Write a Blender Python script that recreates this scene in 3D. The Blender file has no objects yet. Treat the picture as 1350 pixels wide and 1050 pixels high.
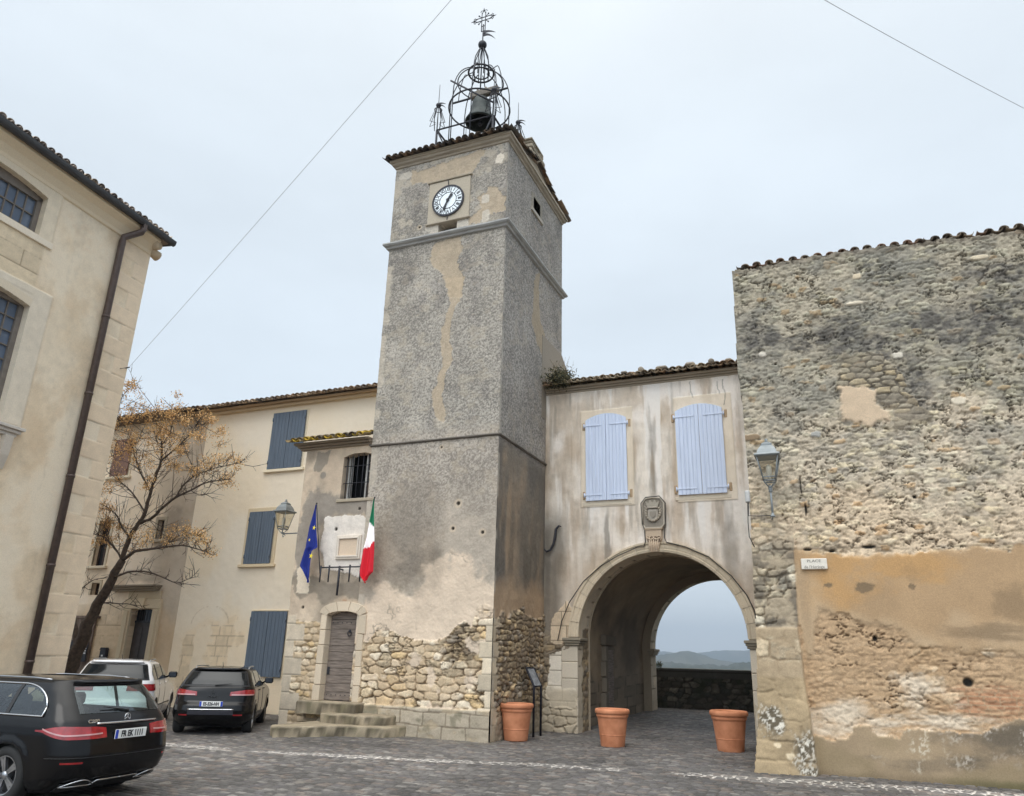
import bpy, math, random
import numpy as np
from math import sin, cos, pi, radians as rad, hypot
rng = np.random.RandomState(11); random.seed(5)
S = bpy.context.scene; COL = S.collection
# ---------------- camera ----------------
HE = 1.86; FPX = 987.0; CX, CY = 675.0, 525.0
XV, YV, AZ = 750.0, -2342.0, 23.3
_d = hypot(XV-CX, YV-CY); PIT = math.atan(FPX/_d); ROL = math.atan2(XV-CX, -(YV-CY)); _a = rad(AZ)
_f = np.array([-sin(_a)*cos(PIT), cos(_a)*cos(PIT), sin(PIT)]); _r0 = np.array([cos(_a), sin(_a), 0.]); _u0 = np.cross(_r0, _f)
_r = cos(ROL)*_r0+sin(ROL)*_u0; _u = -sin(ROL)*_r0+cos(ROL)*_u0
RM = np.array([_r, _u, -_f])
from mathutils import Matrix, Vector
cam = bpy.data.cameras.new('camera'); camo = bpy.data.objects.new('camera', cam); COL.objects.link(camo)
cam.sensor_width = 36; cam.lens = FPX/1350*36; cam.clip_start = 0.1; cam.clip_end = 20000
camo.matrix_world = Matrix([[_r[0], _u[0], -_f[0], 0], [_r[1], _u[1], -_f[1], 0], [_r[2], _u[2], -_f[2], HE], [0, 0, 0, 1]])
S.camera = camo
S.render.resolution_x = 1024; S.render.resolution_y = 796
# ---------------- world: overcast ----------------
W = bpy.data.worlds.new('World'); S.world = W; W.use_nodes = True
nt = W.node_tree; nt.nodes.clear()
def N(t, ty, **kw):
    n = t.nodes.new(ty)
    for k, v in kw.items(): setattr(n, k, v)
    return n
SUN_EL, SUN_AZ = 50, 272     # azimuth of the sun: direction it comes from, degrees from +X
out = N(nt, 'ShaderNodeOutputWorld'); bg = N(nt, 'ShaderNodeBackground'); bg.inputs[1].default_value = 0.1
sky = N(nt, 'ShaderNodeTexSky', sky_type='NISHITA'); sky.sun_disc = False
sky.sun_elevation = rad(SUN_EL); sky.sun_rotation = rad(90-SUN_AZ)
tc = N(nt, 'ShaderNodeTexCoord'); sep = N(nt, 'ShaderNodeSeparateXYZ'); nt.links.new(tc.outputs['Generated'], sep.inputs[0])
rp = N(nt, 'ShaderNodeValToRGB'); nt.links.new(sep.outputs[2], rp.inputs[0])
cr = rp.color_ramp; cr.interpolation = 'B_SPLINE'
stops = [(0.0, (8.4, 9.0, 9.7)), (0.06, (8.4, 9.3, 10.1)), (0.2, (8.2, 9.25, 10.2)), (0.42, (8.4, 9.4, 10.35)), (0.62, (8.7, 9.6, 10.4)), (0.8, (9.0, 9.6, 10)), (1.0, (24, 23.6, 22.4))]
cr.elements[0].position = 0; cr.elements[0].color = (*[q/25 for q in stops[0][1]], 1)
cr.elements[1].position = 1; cr.elements[1].color = (*[q/25 for q in stops[-1][1]], 1)
for p_, c_ in stops[1:-1]:
    e = cr.elements.new(p_); e.color = (*[q/25 for q in c_], 1)
mp = N(nt, 'ShaderNodeMapping'); mp.inputs['Scale'].default_value = (1, 1, 2.6); nt.links.new(tc.outputs['Generated'], mp.inputs[0])
nz = N(nt, 'ShaderNodeTexNoise'); nz.inputs['Scale'].default_value = 1.9; nz.inputs['Detail'].default_value = 5; nt.links.new(mp.outputs[0], nz.inputs[0])
mr = N(nt, 'ShaderNodeMapRange'); mr.inputs[1].default_value = 0.3; mr.inputs[2].default_value = 0.7; mr.inputs[3].default_value = 0.86*25; mr.inputs[4].default_value = 1.0*25
nt.links.new(nz.outputs[0], mr.inputs[0])
vm = N(nt, 'ShaderNodeVectorMath', operation='SCALE'); nt.links.new(rp.outputs[0], vm.inputs[0]); nt.links.new(mr.outputs[0], vm.inputs['Scale'])
sd_ = (cos(rad(SUN_EL))*cos(rad(SUN_AZ)), cos(rad(SUN_EL))*sin(rad(SUN_AZ)), sin(rad(SUN_EL)))     # brighter cloud round the veiled sun
dt = N(nt, 'ShaderNodeVectorMath', operation='DOT_PRODUCT'); nt.links.new(tc.outputs['Generated'], dt.inputs[0]); dt.inputs[1].default_value = sd_
gm = N(nt, 'ShaderNodeMapRange', interpolation_type='SMOOTHSTEP'); gm.inputs[1].default_value = .5; gm.inputs[2].default_value = 1.; gm.inputs[3].default_value = 1; gm.inputs[4].default_value = 2.3; nt.links.new(dt.outputs['Value'], gm.inputs[0])
vm2 = N(nt, 'ShaderNodeVectorMath', operation='SCALE'); nt.links.new(vm.outputs[0], vm2.inputs[0]); nt.links.new(gm.outputs[0], vm2.inputs['Scale']); vm = vm2
mx = N(nt, 'ShaderNodeMix', data_type='RGBA'); mx.inputs[0].default_value = 0.93
nt.links.new(sky.outputs[0], mx.inputs[6]); nt.links.new(vm.outputs[0], mx.inputs[7])
nt.links.new(mx.outputs[2], bg.inputs[0]); nt.links.new(bg.outputs[0], out.inputs[0])
sl = bpy.data.lights.new('sun', 'SUN'); sl.energy = .65; sl.angle = rad(25); sl.color = (1, .96, .91)
so = bpy.data.objects.new('sun', sl); COL.objects.link(so)
_sd = Vector((cos(rad(SUN_EL))*cos(rad(SUN_AZ)), cos(rad(SUN_EL))*sin(rad(SUN_AZ)), sin(rad(SUN_EL))))
so.rotation_euler = _sd.to_track_quat('Z', 'Y').to_euler(); so.location = (0, 0, 40)
S.view_settings.view_transform = 'Standard'; S.view_settings.look = 'None'; S.view_settings.gamma = 1; S.view_settings.exposure = 0.13

# ---------------- projection helpers: a photo pixel to a point on a real plane ----------------
def ray(x, y): return RM.T@np.array([(x-CX)/FPX, -(y-CY)/FPX, -1.0])
O = np.array([0, 0, HE])
def atz(x, y, z=0.0): d = ray(x, y); return O+d*((z-HE)/d[2])
def aty(x, y, Y): d = ray(x, y); return O+d*(Y/d[1])
def atx(x, y, X): d = ray(x, y); return O+d*(X/d[0])
class Pl:                       # vertical plane, u along ang, outward normal n to the right of u
    def __init__(s, p0, ang):
        s.p0 = np.array([p0[0], p0[1], 0.]); s.a = rad(ang); s.ud = np.array([cos(s.a), sin(s.a), 0]); s.n = np.array([sin(s.a), -cos(s.a), 0.])
    def uv(s, x, y):
        d = ray(x, y); t = ((s.p0-O)@s.n)/(d@s.n); q = O+d*t
        return np.array([(q-s.p0)@s.ud, q[2]])
    def uvs(s, pts): return [tuple(s.uv(*p)) for p in pts]
    def pt(s, u, v, h=0): return s.p0+s.ud*u+np.array([0, 0, v])+s.n*h
# ---------------- numpy noise ----------------
RT = np.random.RandomState(7).rand(512, 512).astype(np.float32)
def vn(x, y, s=0):
    xi = np.floor(x).astype(np.int64); yi = np.floor(y).astype(np.int64); fx = x-xi; fy = y-yi
    fx = fx*fx*(3-2*fx); fy = fy*fy*(3-2*fy); xi = xi+s*37; yi = yi+s*91
    a = RT[xi & 511, yi & 511]; b = RT[(xi+1) & 511, yi & 511]; c = RT[xi & 511, (yi+1) & 511]; d = RT[(xi+1) & 511, (yi+1) & 511]
    return a+(b-a)*fx+(c-a)*fy+(a-b-c+d)*fx*fy
def fbm(x, y, s=0, o=4, g=.5):
    t = 0; w = 1; W_ = 0
    for i in range(o): t = t+w*vn(x*2**i+i*17.3, y*2**i+i*9.1, s+i); W_ += w; w *= g
    return t/W_
def ss(a, b, x): t = np.clip((x-a)/(b-a+1e-9), 0, 1); return t*t*(3-2*t)
def mixc(a, b, m): return a+(b-a)*m[:, None]
def hsh(i, j, s): return RT[(i*17+j*59+s*131) & 511, (i*83+j*23+s*47) & 511]
def vor(u, v, cw, ch, s=0, jx=.8, jy=.4, p=3.8, warp=.25, stag=.5):
    wu = u/cw+warp*(fbm(u*1.3/cw, v*1.3/ch, s+3, 2)-.5)*2; wv = v/ch+warp*1.6*(fbm(u*.7/cw, v*.5/ch, s+5, 2)-.5)*2
    iu = np.floor(wu).astype(np.int64); iv = np.floor(wv).astype(np.int64)
    F1 = np.full(u.shape, 9.); F2 = F1.copy(); I = iu.copy(); J = iv.copy()
    for dj in (-1, 0, 1):
        for di in (-2, -1, 0, 1, 2):
            a = iu+di; b = iv+dj
            px = a+.5+jx*(hsh(a, b, s)-.5)+stag*(b & 1)-.25; py = b+.5+jy*(hsh(a, b, s+1)-.5)
            sx = .7+.75*hsh(a, b, s+7)
            d = (np.abs((wu-px)/sx)**p+np.abs(wv-py)**p)**(1/p)
            m = d < F1
            F2 = np.where(m, F1, np.minimum(F2, d)); I = np.where(m, a, I); J = np.where(m, b, J); F1 = np.where(m, d, F1)
    return F2-F1, I, J
def lin(c): c = c/255.; return c/12.92 if c <= .04045 else ((c+.055)/1.055)**2.4
ILL = .745
def Lc(r, g, b, k=1.0):
    c = np.array([lin(r), lin(g), lin(b)])/ILL*k; s = (max(r, g, b)-min(r, g, b))/max(r, g, b, 1)
    if s < .45: y = c.mean(); c = (c+(y-c)*.13)*1.08*np.array([1.02, .985, .955])
    return c
def cf(n, c): return np.tile(np.asarray(c, float), (n, 1))
def pip(poly, x, y):
    c = np.zeros(x.shape, bool); n = len(poly)
    for i in range(n):
        x1, y1 = poly[i]; x2, y2 = poly[(i+1) % n]
        if y1 == y2: continue
        c ^= ((y1 > y) != (y2 > y)) & (x < (x2-x1)*(y-y1)/(y2-y1)+x1)
    return c
def pmask(poly, u, v, w=.12, f=3., s=0, soft=0):
    uu = u+w*1.5*(fbm(u*f, v*f, s+20, 6, .62)-.5)*2; vv = v+w*1.5*(fbm(u*f, v*f, s+31, 6, .62)-.5)*2
    if not soft: return pip(poly, uu, vv).astype(float)
    r = 0; k = 0
    for a in np.arange(0, 2*pi, pi/4):
        for q in (.4, 1): r = r+pip(poly, uu+soft*q*cos(a), vv+soft*q*sin(a)); k += 1
    return r/k
def blob(u, v, cu, cv, ru, rv, s=0, w=.6, e=.25):
    d = np.hypot((u-cu)/ru, (v-cv)/rv)+w*1.3*(fbm(u/ru*2+cu, v/rv*2+cv, s, 6, .62)-.5)*2
    return 1-ss(e, 1.15, d)
# ---------------- masonry painters: return height, colour ----------------
def rubble(u, v, cw, ch, s, pal, mort, mw=.1, hh=.035, var=.14, wash=.75, **k):
    e, I, J = vor(u, v, cw, ch, s, **k); n = len(u)
    e = e+.16*(fbm(u*12, v*12, s+2, 4)-.5)+.10*(fbm(u*1.6, v*1.6, s+6, 3)-.5)
    st = ss(mw*.5, mw*1.5, e); r = hsh(I, J, s+11); r2 = hsh(I, J, s+12); r3 = hsh(I, J, s+13)
    P = np.array(pal); idx = (r*len(P)).astype(int) % len(P); c = P[idx]*(1-var+2*var*r2)[:, None]; rd = 1-abs(2*fbm(u*10, v*13, s+14, 4, .6)-1); c = c*(1.12-.30*ss(.72, .97, rd))[:, None]
    c = c*(.82+.36*fbm(u*14, v*18, s+8, 4))[:, None]
    m = cf(n, mort)*(.8+.4*fbm(u*11, v*11, s+9, 3))[:, None]
    h = st*(hh*.55+hh*.8*r3)+np.minimum(e, .5)*hh*.5+.02*(fbm(u*16, v*16, s+4, 3)-.5)
    w_ = ss(.47, .60, fbm(u*2.3+r*.9, v*2.7, s+16, 5, .6))*wash; mw_ = cf(n, mort)*(.92+.45*fbm(u*8, v*9, s+17, 5, .6))[:, None]
    h = h*(1-w_*.75)+w_*(hh*.85+.02*(fbm(u*9, v*9, s+18, 4)-.5))
    return h, mixc(mixc(m, c, st), mw_*1.08, w_*.85), st
def crev(u, v, fx, fy, s, lo=.92):
    r = 1-abs(2*fbm(u*fx, v*fy, s, 4, .6)-1); return ss(lo, .985, r)*ss(.48, .58, fbm(u*fx*.6+5, v*fy*.5, s+9, 4, .6))
def ashlar(u, v, w, h, s, base, mort, jw=.012, var=.12, rise=.008):
    j = np.floor(v/h).astype(np.int64); off = hsh(j, j*3, s)*w; i = np.floor((u+off)/w).astype(np.int64)
    fu = (u+off)-i*w; fv = v-j*h; d = np.minimum(np.minimum(fu, w-fu), np.minimum(fv, h-fv))+.006*(fbm(u*20, v*20, s, 3)-.5)*2
    st = ss(jw*.4, jw, d); c = cf(len(u), base)*(1-var+2*var*hsh(i, j, s+5))[:, None]*(.86+.28*fbm(u*8, v*10, s+6, 4))[:, None]
    return st*rise+.006*(fbm(u*14, v*14, s+4, 3)-.5), mixc(cf(len(u), mort), c, st), st
def plaster(u, v, s, cols, f=.8, amp=.12, hh=.008):
    n = len(u); c = cf(n, cols[0])
    for k, cc in enumerate(cols[1:]):
        m = ss(.45, .68, fbm(u*f+k*7, v*f*.7+k*3, s+k*5, 5)); c = mixc(c, cf(n, cc), m)
    c = c*(1-amp+2*amp*fbm(u*6, v*6, s+2, 5))[:, None]
    return hh*(fbm(u*5, v*5, s+1, 5)-.5)*2, c
def pebble(u, v, s, dark, light, f=13., hh=.02, k=.5):
    a = fbm(u*f, v*f, s, 4, .65); b = fbm(u*1.1, v*1.1, s+4, 4)
    m = ss(.36, .66, a+.25*(b-.5)); c = mixc(cf(len(u), dark), cf(len(u), light), m)
    w = ss(.60, .7, fbm(u*f*1.6+9, v*f*1.6, s+6, 3, .7)); c = mixc(c, cf(len(u), light)*1.35, w*.4); c = c*(.80+.40*fbm(u*2.3, v*1.7, s+8, 5, .6))[:, None]; w2 = ss(.55, .7, fbm(u*3.1, v*4.2, s+12, 5, .6)); c = mixc(c, cf(len(u), light)*np.array([1.02, .97, .88]), w2*.45)
    return hh*(a-.5)*2, c
# ---------------- materials ----------------
def newmat(name):
    m = bpy.data.materials.new(name); m.use_nodes = True; t = m.node_tree; b = t.nodes['Principled BSDF']; return m, t, b
MATS = {}
def mat(name, col=(.5, .5, .5), rough=.7, metal=0., var=.15, vs=8., bump=.15, bs=60., coat=0., spec=None, trans=0., bd=.004):
    if name in MATS: return MATS[name]
    m, t, b = newmat(name)
    tcn = N(t, 'ShaderNodeTexCoord'); nz = N(t, 'ShaderNodeTexNoise'); nz.inputs['Scale'].default_value = vs; nz.inputs['Detail'].default_value = 6; t.links.new(tcn.outputs['Object'], nz.inputs[0])
    mr = N(t, 'ShaderNodeMapRange'); mr.inputs[1].default_value = .3; mr.inputs[2].default_value = .7; mr.inputs[3].default_value = 1-var; mr.inputs[4].default_value = 1+var; t.links.new(nz.outputs[0], mr.inputs[0])
    v = N(t, 'ShaderNodeVectorMath', operation='SCALE'); v.inputs[0].default_value = tuple(col); t.links.new(mr.outputs[0], v.inputs['Scale']); t.links.new(v.outputs[0], b.inputs['Base Color'])
    b.inputs['Roughness'].default_value = rough; b.inputs['Metallic'].default_value = metal
    if coat: b.inputs['Coat Weight'].default_value = coat; b.inputs['Coat Roughness'].default_value = .04
    if bump:
        n2 = N(t, 'ShaderNodeTexNoise'); n2.inputs['Scale'].default_value = bs; n2.inputs['Detail'].default_value = 4; t.links.new(tcn.outputs['Object'], n2.inputs[0])
        bn = N(t, 'ShaderNodeBump'); bn.inputs['Strength'].default_value = bump; bn.inputs['Distance'].default_value = bd; t.links.new(n2.outputs[0], bn.inputs['Height']); t.links.new(bn.outputs[0], b.inputs['Normal'])
    MATS[name] = m; return m
def attmat(name, rough=.9, fine=45., fa=.18, bump=.5, bd=.006, rvar=0):
    if name in MATS: return MATS[name]
    m, t, b = newmat(name); at = N(t, 'ShaderNodeAttribute', attribute_name='Col'); tcn = N(t, 'ShaderNodeTexCoord')
    nz = N(t, 'ShaderNodeTexNoise'); nz.inputs['Scale'].default_value = fine; nz.inputs['Detail'].default_value = 5; nz.inputs['Roughness'].default_value = .65; t.links.new(tcn.outputs['Object'], nz.inputs[0])
    mr = N(t, 'ShaderNodeMapRange'); mr.inputs[1].default_value = .3; mr.inputs[2].default_value = .7; mr.inputs[3].default_value = 1-fa; mr.inputs[4].default_value = 1+fa; t.links.new(nz.outputs[0], mr.inputs[0])
    v = N(t, 'ShaderNodeVectorMath', operation='SCALE'); t.links.new(at.outputs['Color'], v.inputs[0]); t.links.new(mr.outputs[0], v.inputs['Scale']); t.links.new(v.outputs[0], b.inputs['Base Color'])
    b.inputs['Roughness'].default_value = rough
    b.inputs['Specular IOR Level'].default_value = .3
    bn = N(t, 'ShaderNodeBump'); bn.inputs['Strength'].default_value = bump; bn.inputs['Distance'].default_value = bd; t.links.new(nz.outputs[0], bn.inputs['Height']); t.links.new(bn.outputs[0], b.inputs['Normal'])
    MATS[name] = m; return m
def glassmat(name, tint=(.5, .6, .6), gl=.25, rough=.02):
    if name in MATS: return MATS[name]
    m, t, b = newmat(name); t.nodes.remove(b); o = t.nodes['Material Output']
    tr = N(t, 'ShaderNodeBsdfTransparent'); tr.inputs[0].default_value = (*tint, 1); g = N(t, 'ShaderNodeBsdfGlossy'); g.inputs['Roughness'].default_value = rough; g.inputs[0].default_value = (.9, .95, 1, 1)
    fr = N(t, 'ShaderNodeLayerWeight'); fr.inputs[0].default_value = .5; pw = N(t, 'ShaderNodeMath', operation='POWER'); pw.inputs[1].default_value = 4; t.links.new(fr.outputs['Facing'], pw.inputs[0]); ad = N(t, 'ShaderNodeMath', operation='ADD'); ad.use_clamp = True; ad.inputs[1].default_value = gl+.04; t.links.new(pw.outputs[0], ad.inputs[0])
    mx = N(t, 'ShaderNodeMixShader'); t.links.new(ad.outputs[0], mx.inputs[0]); t.links.new(tr.outputs[0], mx.inputs[1]); t.links.new(g.outputs[0], mx.inputs[2]); t.links.new(mx.outputs[0], o.inputs[0])
    MATS[name] = m; return m
# ---------------- objects ----------------
ORG = {}
def empty(name, loc, label=None, cat=None, group=None, rz=0, kind=None):
    o = bpy.data.objects.new(name, None); COL.objects.link(o); o.location = tuple(float(a) for a in loc); o.rotation_euler = (0, 0, rz); o.empty_display_size = .2
    ORG[o.name] = np.array(loc, float); tag(o, label, cat, group, kind); return o
def tag(o, label=None, cat=None, group=None, kind=None):
    if label: o['label'] = label
    if cat: o['category'] = cat
    if group: o['group'] = group
    if kind: o['kind'] = kind
    return o
def link(name, me, m, parent=None):
    o = bpy.data.objects.new(name, me); COL.objects.link(o); o.parent = parent
    if m: me.materials.append(m)
    ORG[o.name] = ORG[parent.name] if parent else np.zeros(3); return o
def mkmesh(name, V, Q, col=None, smooth=True):
    """V nx3 floats, Q mx4 int (all quads) fast path"""
    me = bpy.data.meshes.new(name); V = np.ascontiguousarray(V, np.float32); Q = np.ascontiguousarray(Q, np.int32)
    me.vertices.add(len(V)); me.vertices.foreach_set('co', V.ravel()); me.loops.add(Q.size); me.loops.foreach_set('vertex_index', Q.ravel())
    me.polygons.add(len(Q)); me.polygons.foreach_set('loop_start', np.arange(0, Q.size, 4, dtype=np.int32))
    me.update(calc_edges=True)
    me.polygons.foreach_set('use_smooth', np.full(len(Q), smooth))
    if col is not None:
        a = me.color_attributes.new('Col', 'FLOAT_COLOR', 'POINT'); c = np.ones((len(V), 4), np.float32); c[:, :3] = col; a.data.foreach_set('color', c.ravel())
    return me
class MB:
    def __init__(s): s.v = []; s.f = []; s.c = []; s.sm = []; s.M = None; s.col = None
    def add(s, vs, fs, smooth=False, col=None):
        k = len(s.v)
        for p in vs:
            p = np.asarray(p, float)
            if s.M is not None: p = (s.M[:3, :3]@p)+s.M[:3, 3]
            s.v.append(p); s.c.append(col if col is not None else (s.col if s.col is not None else (.5, .5, .5)))
        for f in fs: s.f.append([k+i for i in f]); s.sm.append(smooth)
        return s
    def box(s, x0, x1, y0, y1, z0, z1, b=0., col=None):
        if not b:
            v = [(x, y, z) for z in (z0, z1) for y in (y0, y1) for x in (x0, x1)]
            return s.add(v, [(0, 2, 3, 1), (4, 5, 7, 6), (0, 1, 5, 4), (2, 6, 7, 3), (0, 4, 6, 2), (1, 3, 7, 5)], col=col)
        b = min(b, (x1-x0)/2.1, (y1-y0)/2.1, (z1-z0)/2.1)
        v = []; C = ((x0, x1), (y0, y1), (z0, z1))
        idx = {}
        for i in (0, 1):
            for j in (0, 1):
                for k in (0, 1):
                    p = [C[0][i], C[1][j], C[2][k]]; sg = [1-2*i, 1-2*j, 1-2*k]
                    for a in range(3):
                        q = [p[t]+(sg[t]*b if t != a else 0) for t in range(3)]; idx[(i, j, k, a)] = len(v); v.append(q)
        f = []
        def fc(L): f.append([idx[t] for t in L])
        fc([(0, 0, 0, 0), (0, 0, 1, 0), (0, 1, 1, 0), (0, 1, 0, 0)]); fc([(1, 0, 0, 0), (1, 1, 0, 0), (1, 1, 1, 0), (1, 0, 1, 0)])
        fc([(0, 0, 0, 1), (1, 0, 0, 1), (1, 0, 1, 1), (0, 0, 1, 1)]); fc([(0, 1, 0, 1), (0, 1, 1, 1), (1, 1, 1, 1), (1, 1, 0, 1)])
        fc([(0, 0, 0, 2), (0, 1, 0, 2), (1, 1, 0, 2), (1, 0, 0, 2)]); fc([(0, 0, 1, 2), (1, 0, 1, 2), (1, 1, 1, 2), (0, 1, 1, 2)])
        for k in (0, 1):
            for j in (0, 1): fc([(0, j, k, 1), (0, j, k, 2), (1, j, k, 2), (1, j, k, 1)])
            for i in (0, 1): fc([(i, 0, k, 0), (i, 0, k, 2), (i, 1, k, 2), (i, 1, k, 0)])
        for i in (0, 1):
            for j in (0, 1): fc([(i, j, 0, 0), (i, j, 0, 1), (i, j, 1, 1), (i, j, 1, 0)])
        for i in (0, 1):
            for j in (0, 1):
                for k in (0, 1): fc([(i, j, k, 0), (i, j, k, 1), (i, j, k, 2)])
        return s.add(v, f, col=col)
    def tube(s, pts, r, n=8, cap=True, col=None, smooth=True):
        P = [np.asarray(p, float) for p in pts]; R = list(r) if hasattr(r, '__len__') else [r]*len(P); v = []; f = []
        up = None
        for i, p in enumerate(P):
            t = P[min(i+1, len(P)-1)]-P[max(i-1, 0)]; t = t/(np.linalg.norm(t)+1e-12)
            if up is None:
                up = np.array([0, 0, 1.]) if abs(t[2]) < .9 else np.array([1., 0, 0])
            a = np.cross(t, up); a /= np.linalg.norm(a)+1e-12; b = np.cross(a, t); up = b
            for k in range(n): v.append(p+R[i]*(cos(2*pi*k/n)*a+sin(2*pi*k/n)*b))
        for i in range(len(P)-1):
            for k in range(n): f.append((i*n+k, i*n+(k+1) % n, (i+1)*n+(k+1) % n, (i+1)*n+k))
        if cap: f.append(tuple(range(n))[::-1]); f.append(tuple((len(P)-1)*n+k for k in range(n)))
        return s.add(v, f, smooth, col)
    def lathe(s, prof, c=(0, 0, 0), n=32, axis='z', smooth=True, col=None, ang=2*pi):
        v = []; f = []; full = abs(ang-2*pi) < 1e-6; m = n if full else n+1
        for (r, z) in prof:
            for k in range(m):
                a = ang*k/n; q = (r*cos(a), r*sin(a), z)
                if axis == 'y': q = (q[0], q[2], q[1])
                elif axis == 'x': q = (q[2], q[0], q[1])
                v.append((q[0]+c[0], q[1]+c[1], q[2]+c[2]))
        for i in range(len(prof)-1):
            for k in range(n):
                k2 = (k+1) % m; f.append((i*m+k, i*m+k2, (i+1)*m+k2, (i+1)*m+k))
        return s.add(v, f, smooth, col)
    def ball(s, c, r, n=16, sz=1., col=None): return s.lathe([(max(r*sin(pi*i/n), 1e-4), -r*cos(pi*i/n)*sz) for i in range(n+1)], c, n*2 if n < 10 else 24, col=col)
    def prism(s, poly, ax, lo, hi, col=None, smooth=False):
        """poly in the two other axes, extruded along ax lo..hi"""
        def P(a, b, h): return {'x': (h, a, b), 'y': (a, h, b), 'z': (a, b, h)}[ax]
        n = len(poly); v = [P(a, b, lo) for a, b in poly]+[P(a, b, hi) for a, b in poly]
        f = [(i, (i+1) % n, (i+1) % n+n, i+n) for i in range(n)]+[tuple(range(n))[::-1], tuple(range(n, 2*n))]
        return s.add(v, f, smooth, col)
    def grid(s, G, smooth=True, col=None, closed=False):
        G = np.asarray(G); a, b = G.shape[:2]; f = []
        for i in range(a-1):
            for j in range(b-1 if not closed else b):
                j2 = (j+1) % b; f.append((i*b+j, i*b+j2, (i+1)*b+j2, (i+1)*b+j))
        return s.add(list(G.reshape(-1, 3)), f, smooth, col)
    def build(s, name, m, parent=None, local=False, fixn=True):
        me = bpy.data.meshes.new(name); o = ORG[parent.name] if (parent and not local) else np.zeros(3)
        me.from_pydata([tuple(p-o) for p in s.v], [], s.f); me.update()
        me.polygons.foreach_set('use_smooth', s.sm)
        if fixn:
            import bmesh
            bm = bmesh.new(); bm.from_mesh(me); bmesh.ops.recalc_face_normals(bm, faces=bm.faces); bm.to_mesh(me); bm.free()
        a = me.color_attributes.new('Col', 'FLOAT_COLOR', 'POINT'); c = np.ones((len(s.v), 4), np.float32); c[:, :3] = np.array(s.c); a.data.foreach_set('color', c.ravel())
        return link(name, me, m, parent)
def frame(pl, u=0, v=0, h=0):
    """matrix: local x along wall, y INTO wall, z up, origin at wall point"""
    M = np.eye(4); M[:3, 0] = pl.ud; M[:3, 1] = -pl.n; M[:3, 2] = (0, 0, 1); M[:3, 3] = pl.pt(u, v, h); return M
def text_geo(txt, size, ext=.002, align='CENTER', bold=0):
    cu = bpy.data.curves.new('txt', 'FONT'); cu.body = txt; cu.size = size; cu.extrude = ext; cu.align_x = align; cu.align_y = 'CENTER'; cu.offset = bold; cu.resolution_u = 3
    ob = bpy.data.objects.new('txt', cu); COL.objects.link(ob); bpy.context.view_layer.update()
    me = bpy.data.meshes.new_from_object(ob.evaluated_get(bpy.context.evaluated_depsgraph_get()))
    V = [tuple(v.co) for v in me.vertices]; F = [tuple(p.vertices) for p in me.polygons]
    bpy.data.objects.remove(ob); bpy.data.curves.remove(cu); bpy.data.meshes.remove(me); return V, F
def add_text(mb, txt, size, ext=.002, M=None, sx=1., bold=0, align='CENTER'):
    """text lies in local xz plane facing -y"""
    V, F = text_geo(txt, size, ext, align, bold); old = mb.M
    if M is not None: mb.M = M
    mb.add([(a*sx, -c, b) for a, b, c in V], F); mb.M = old
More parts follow.
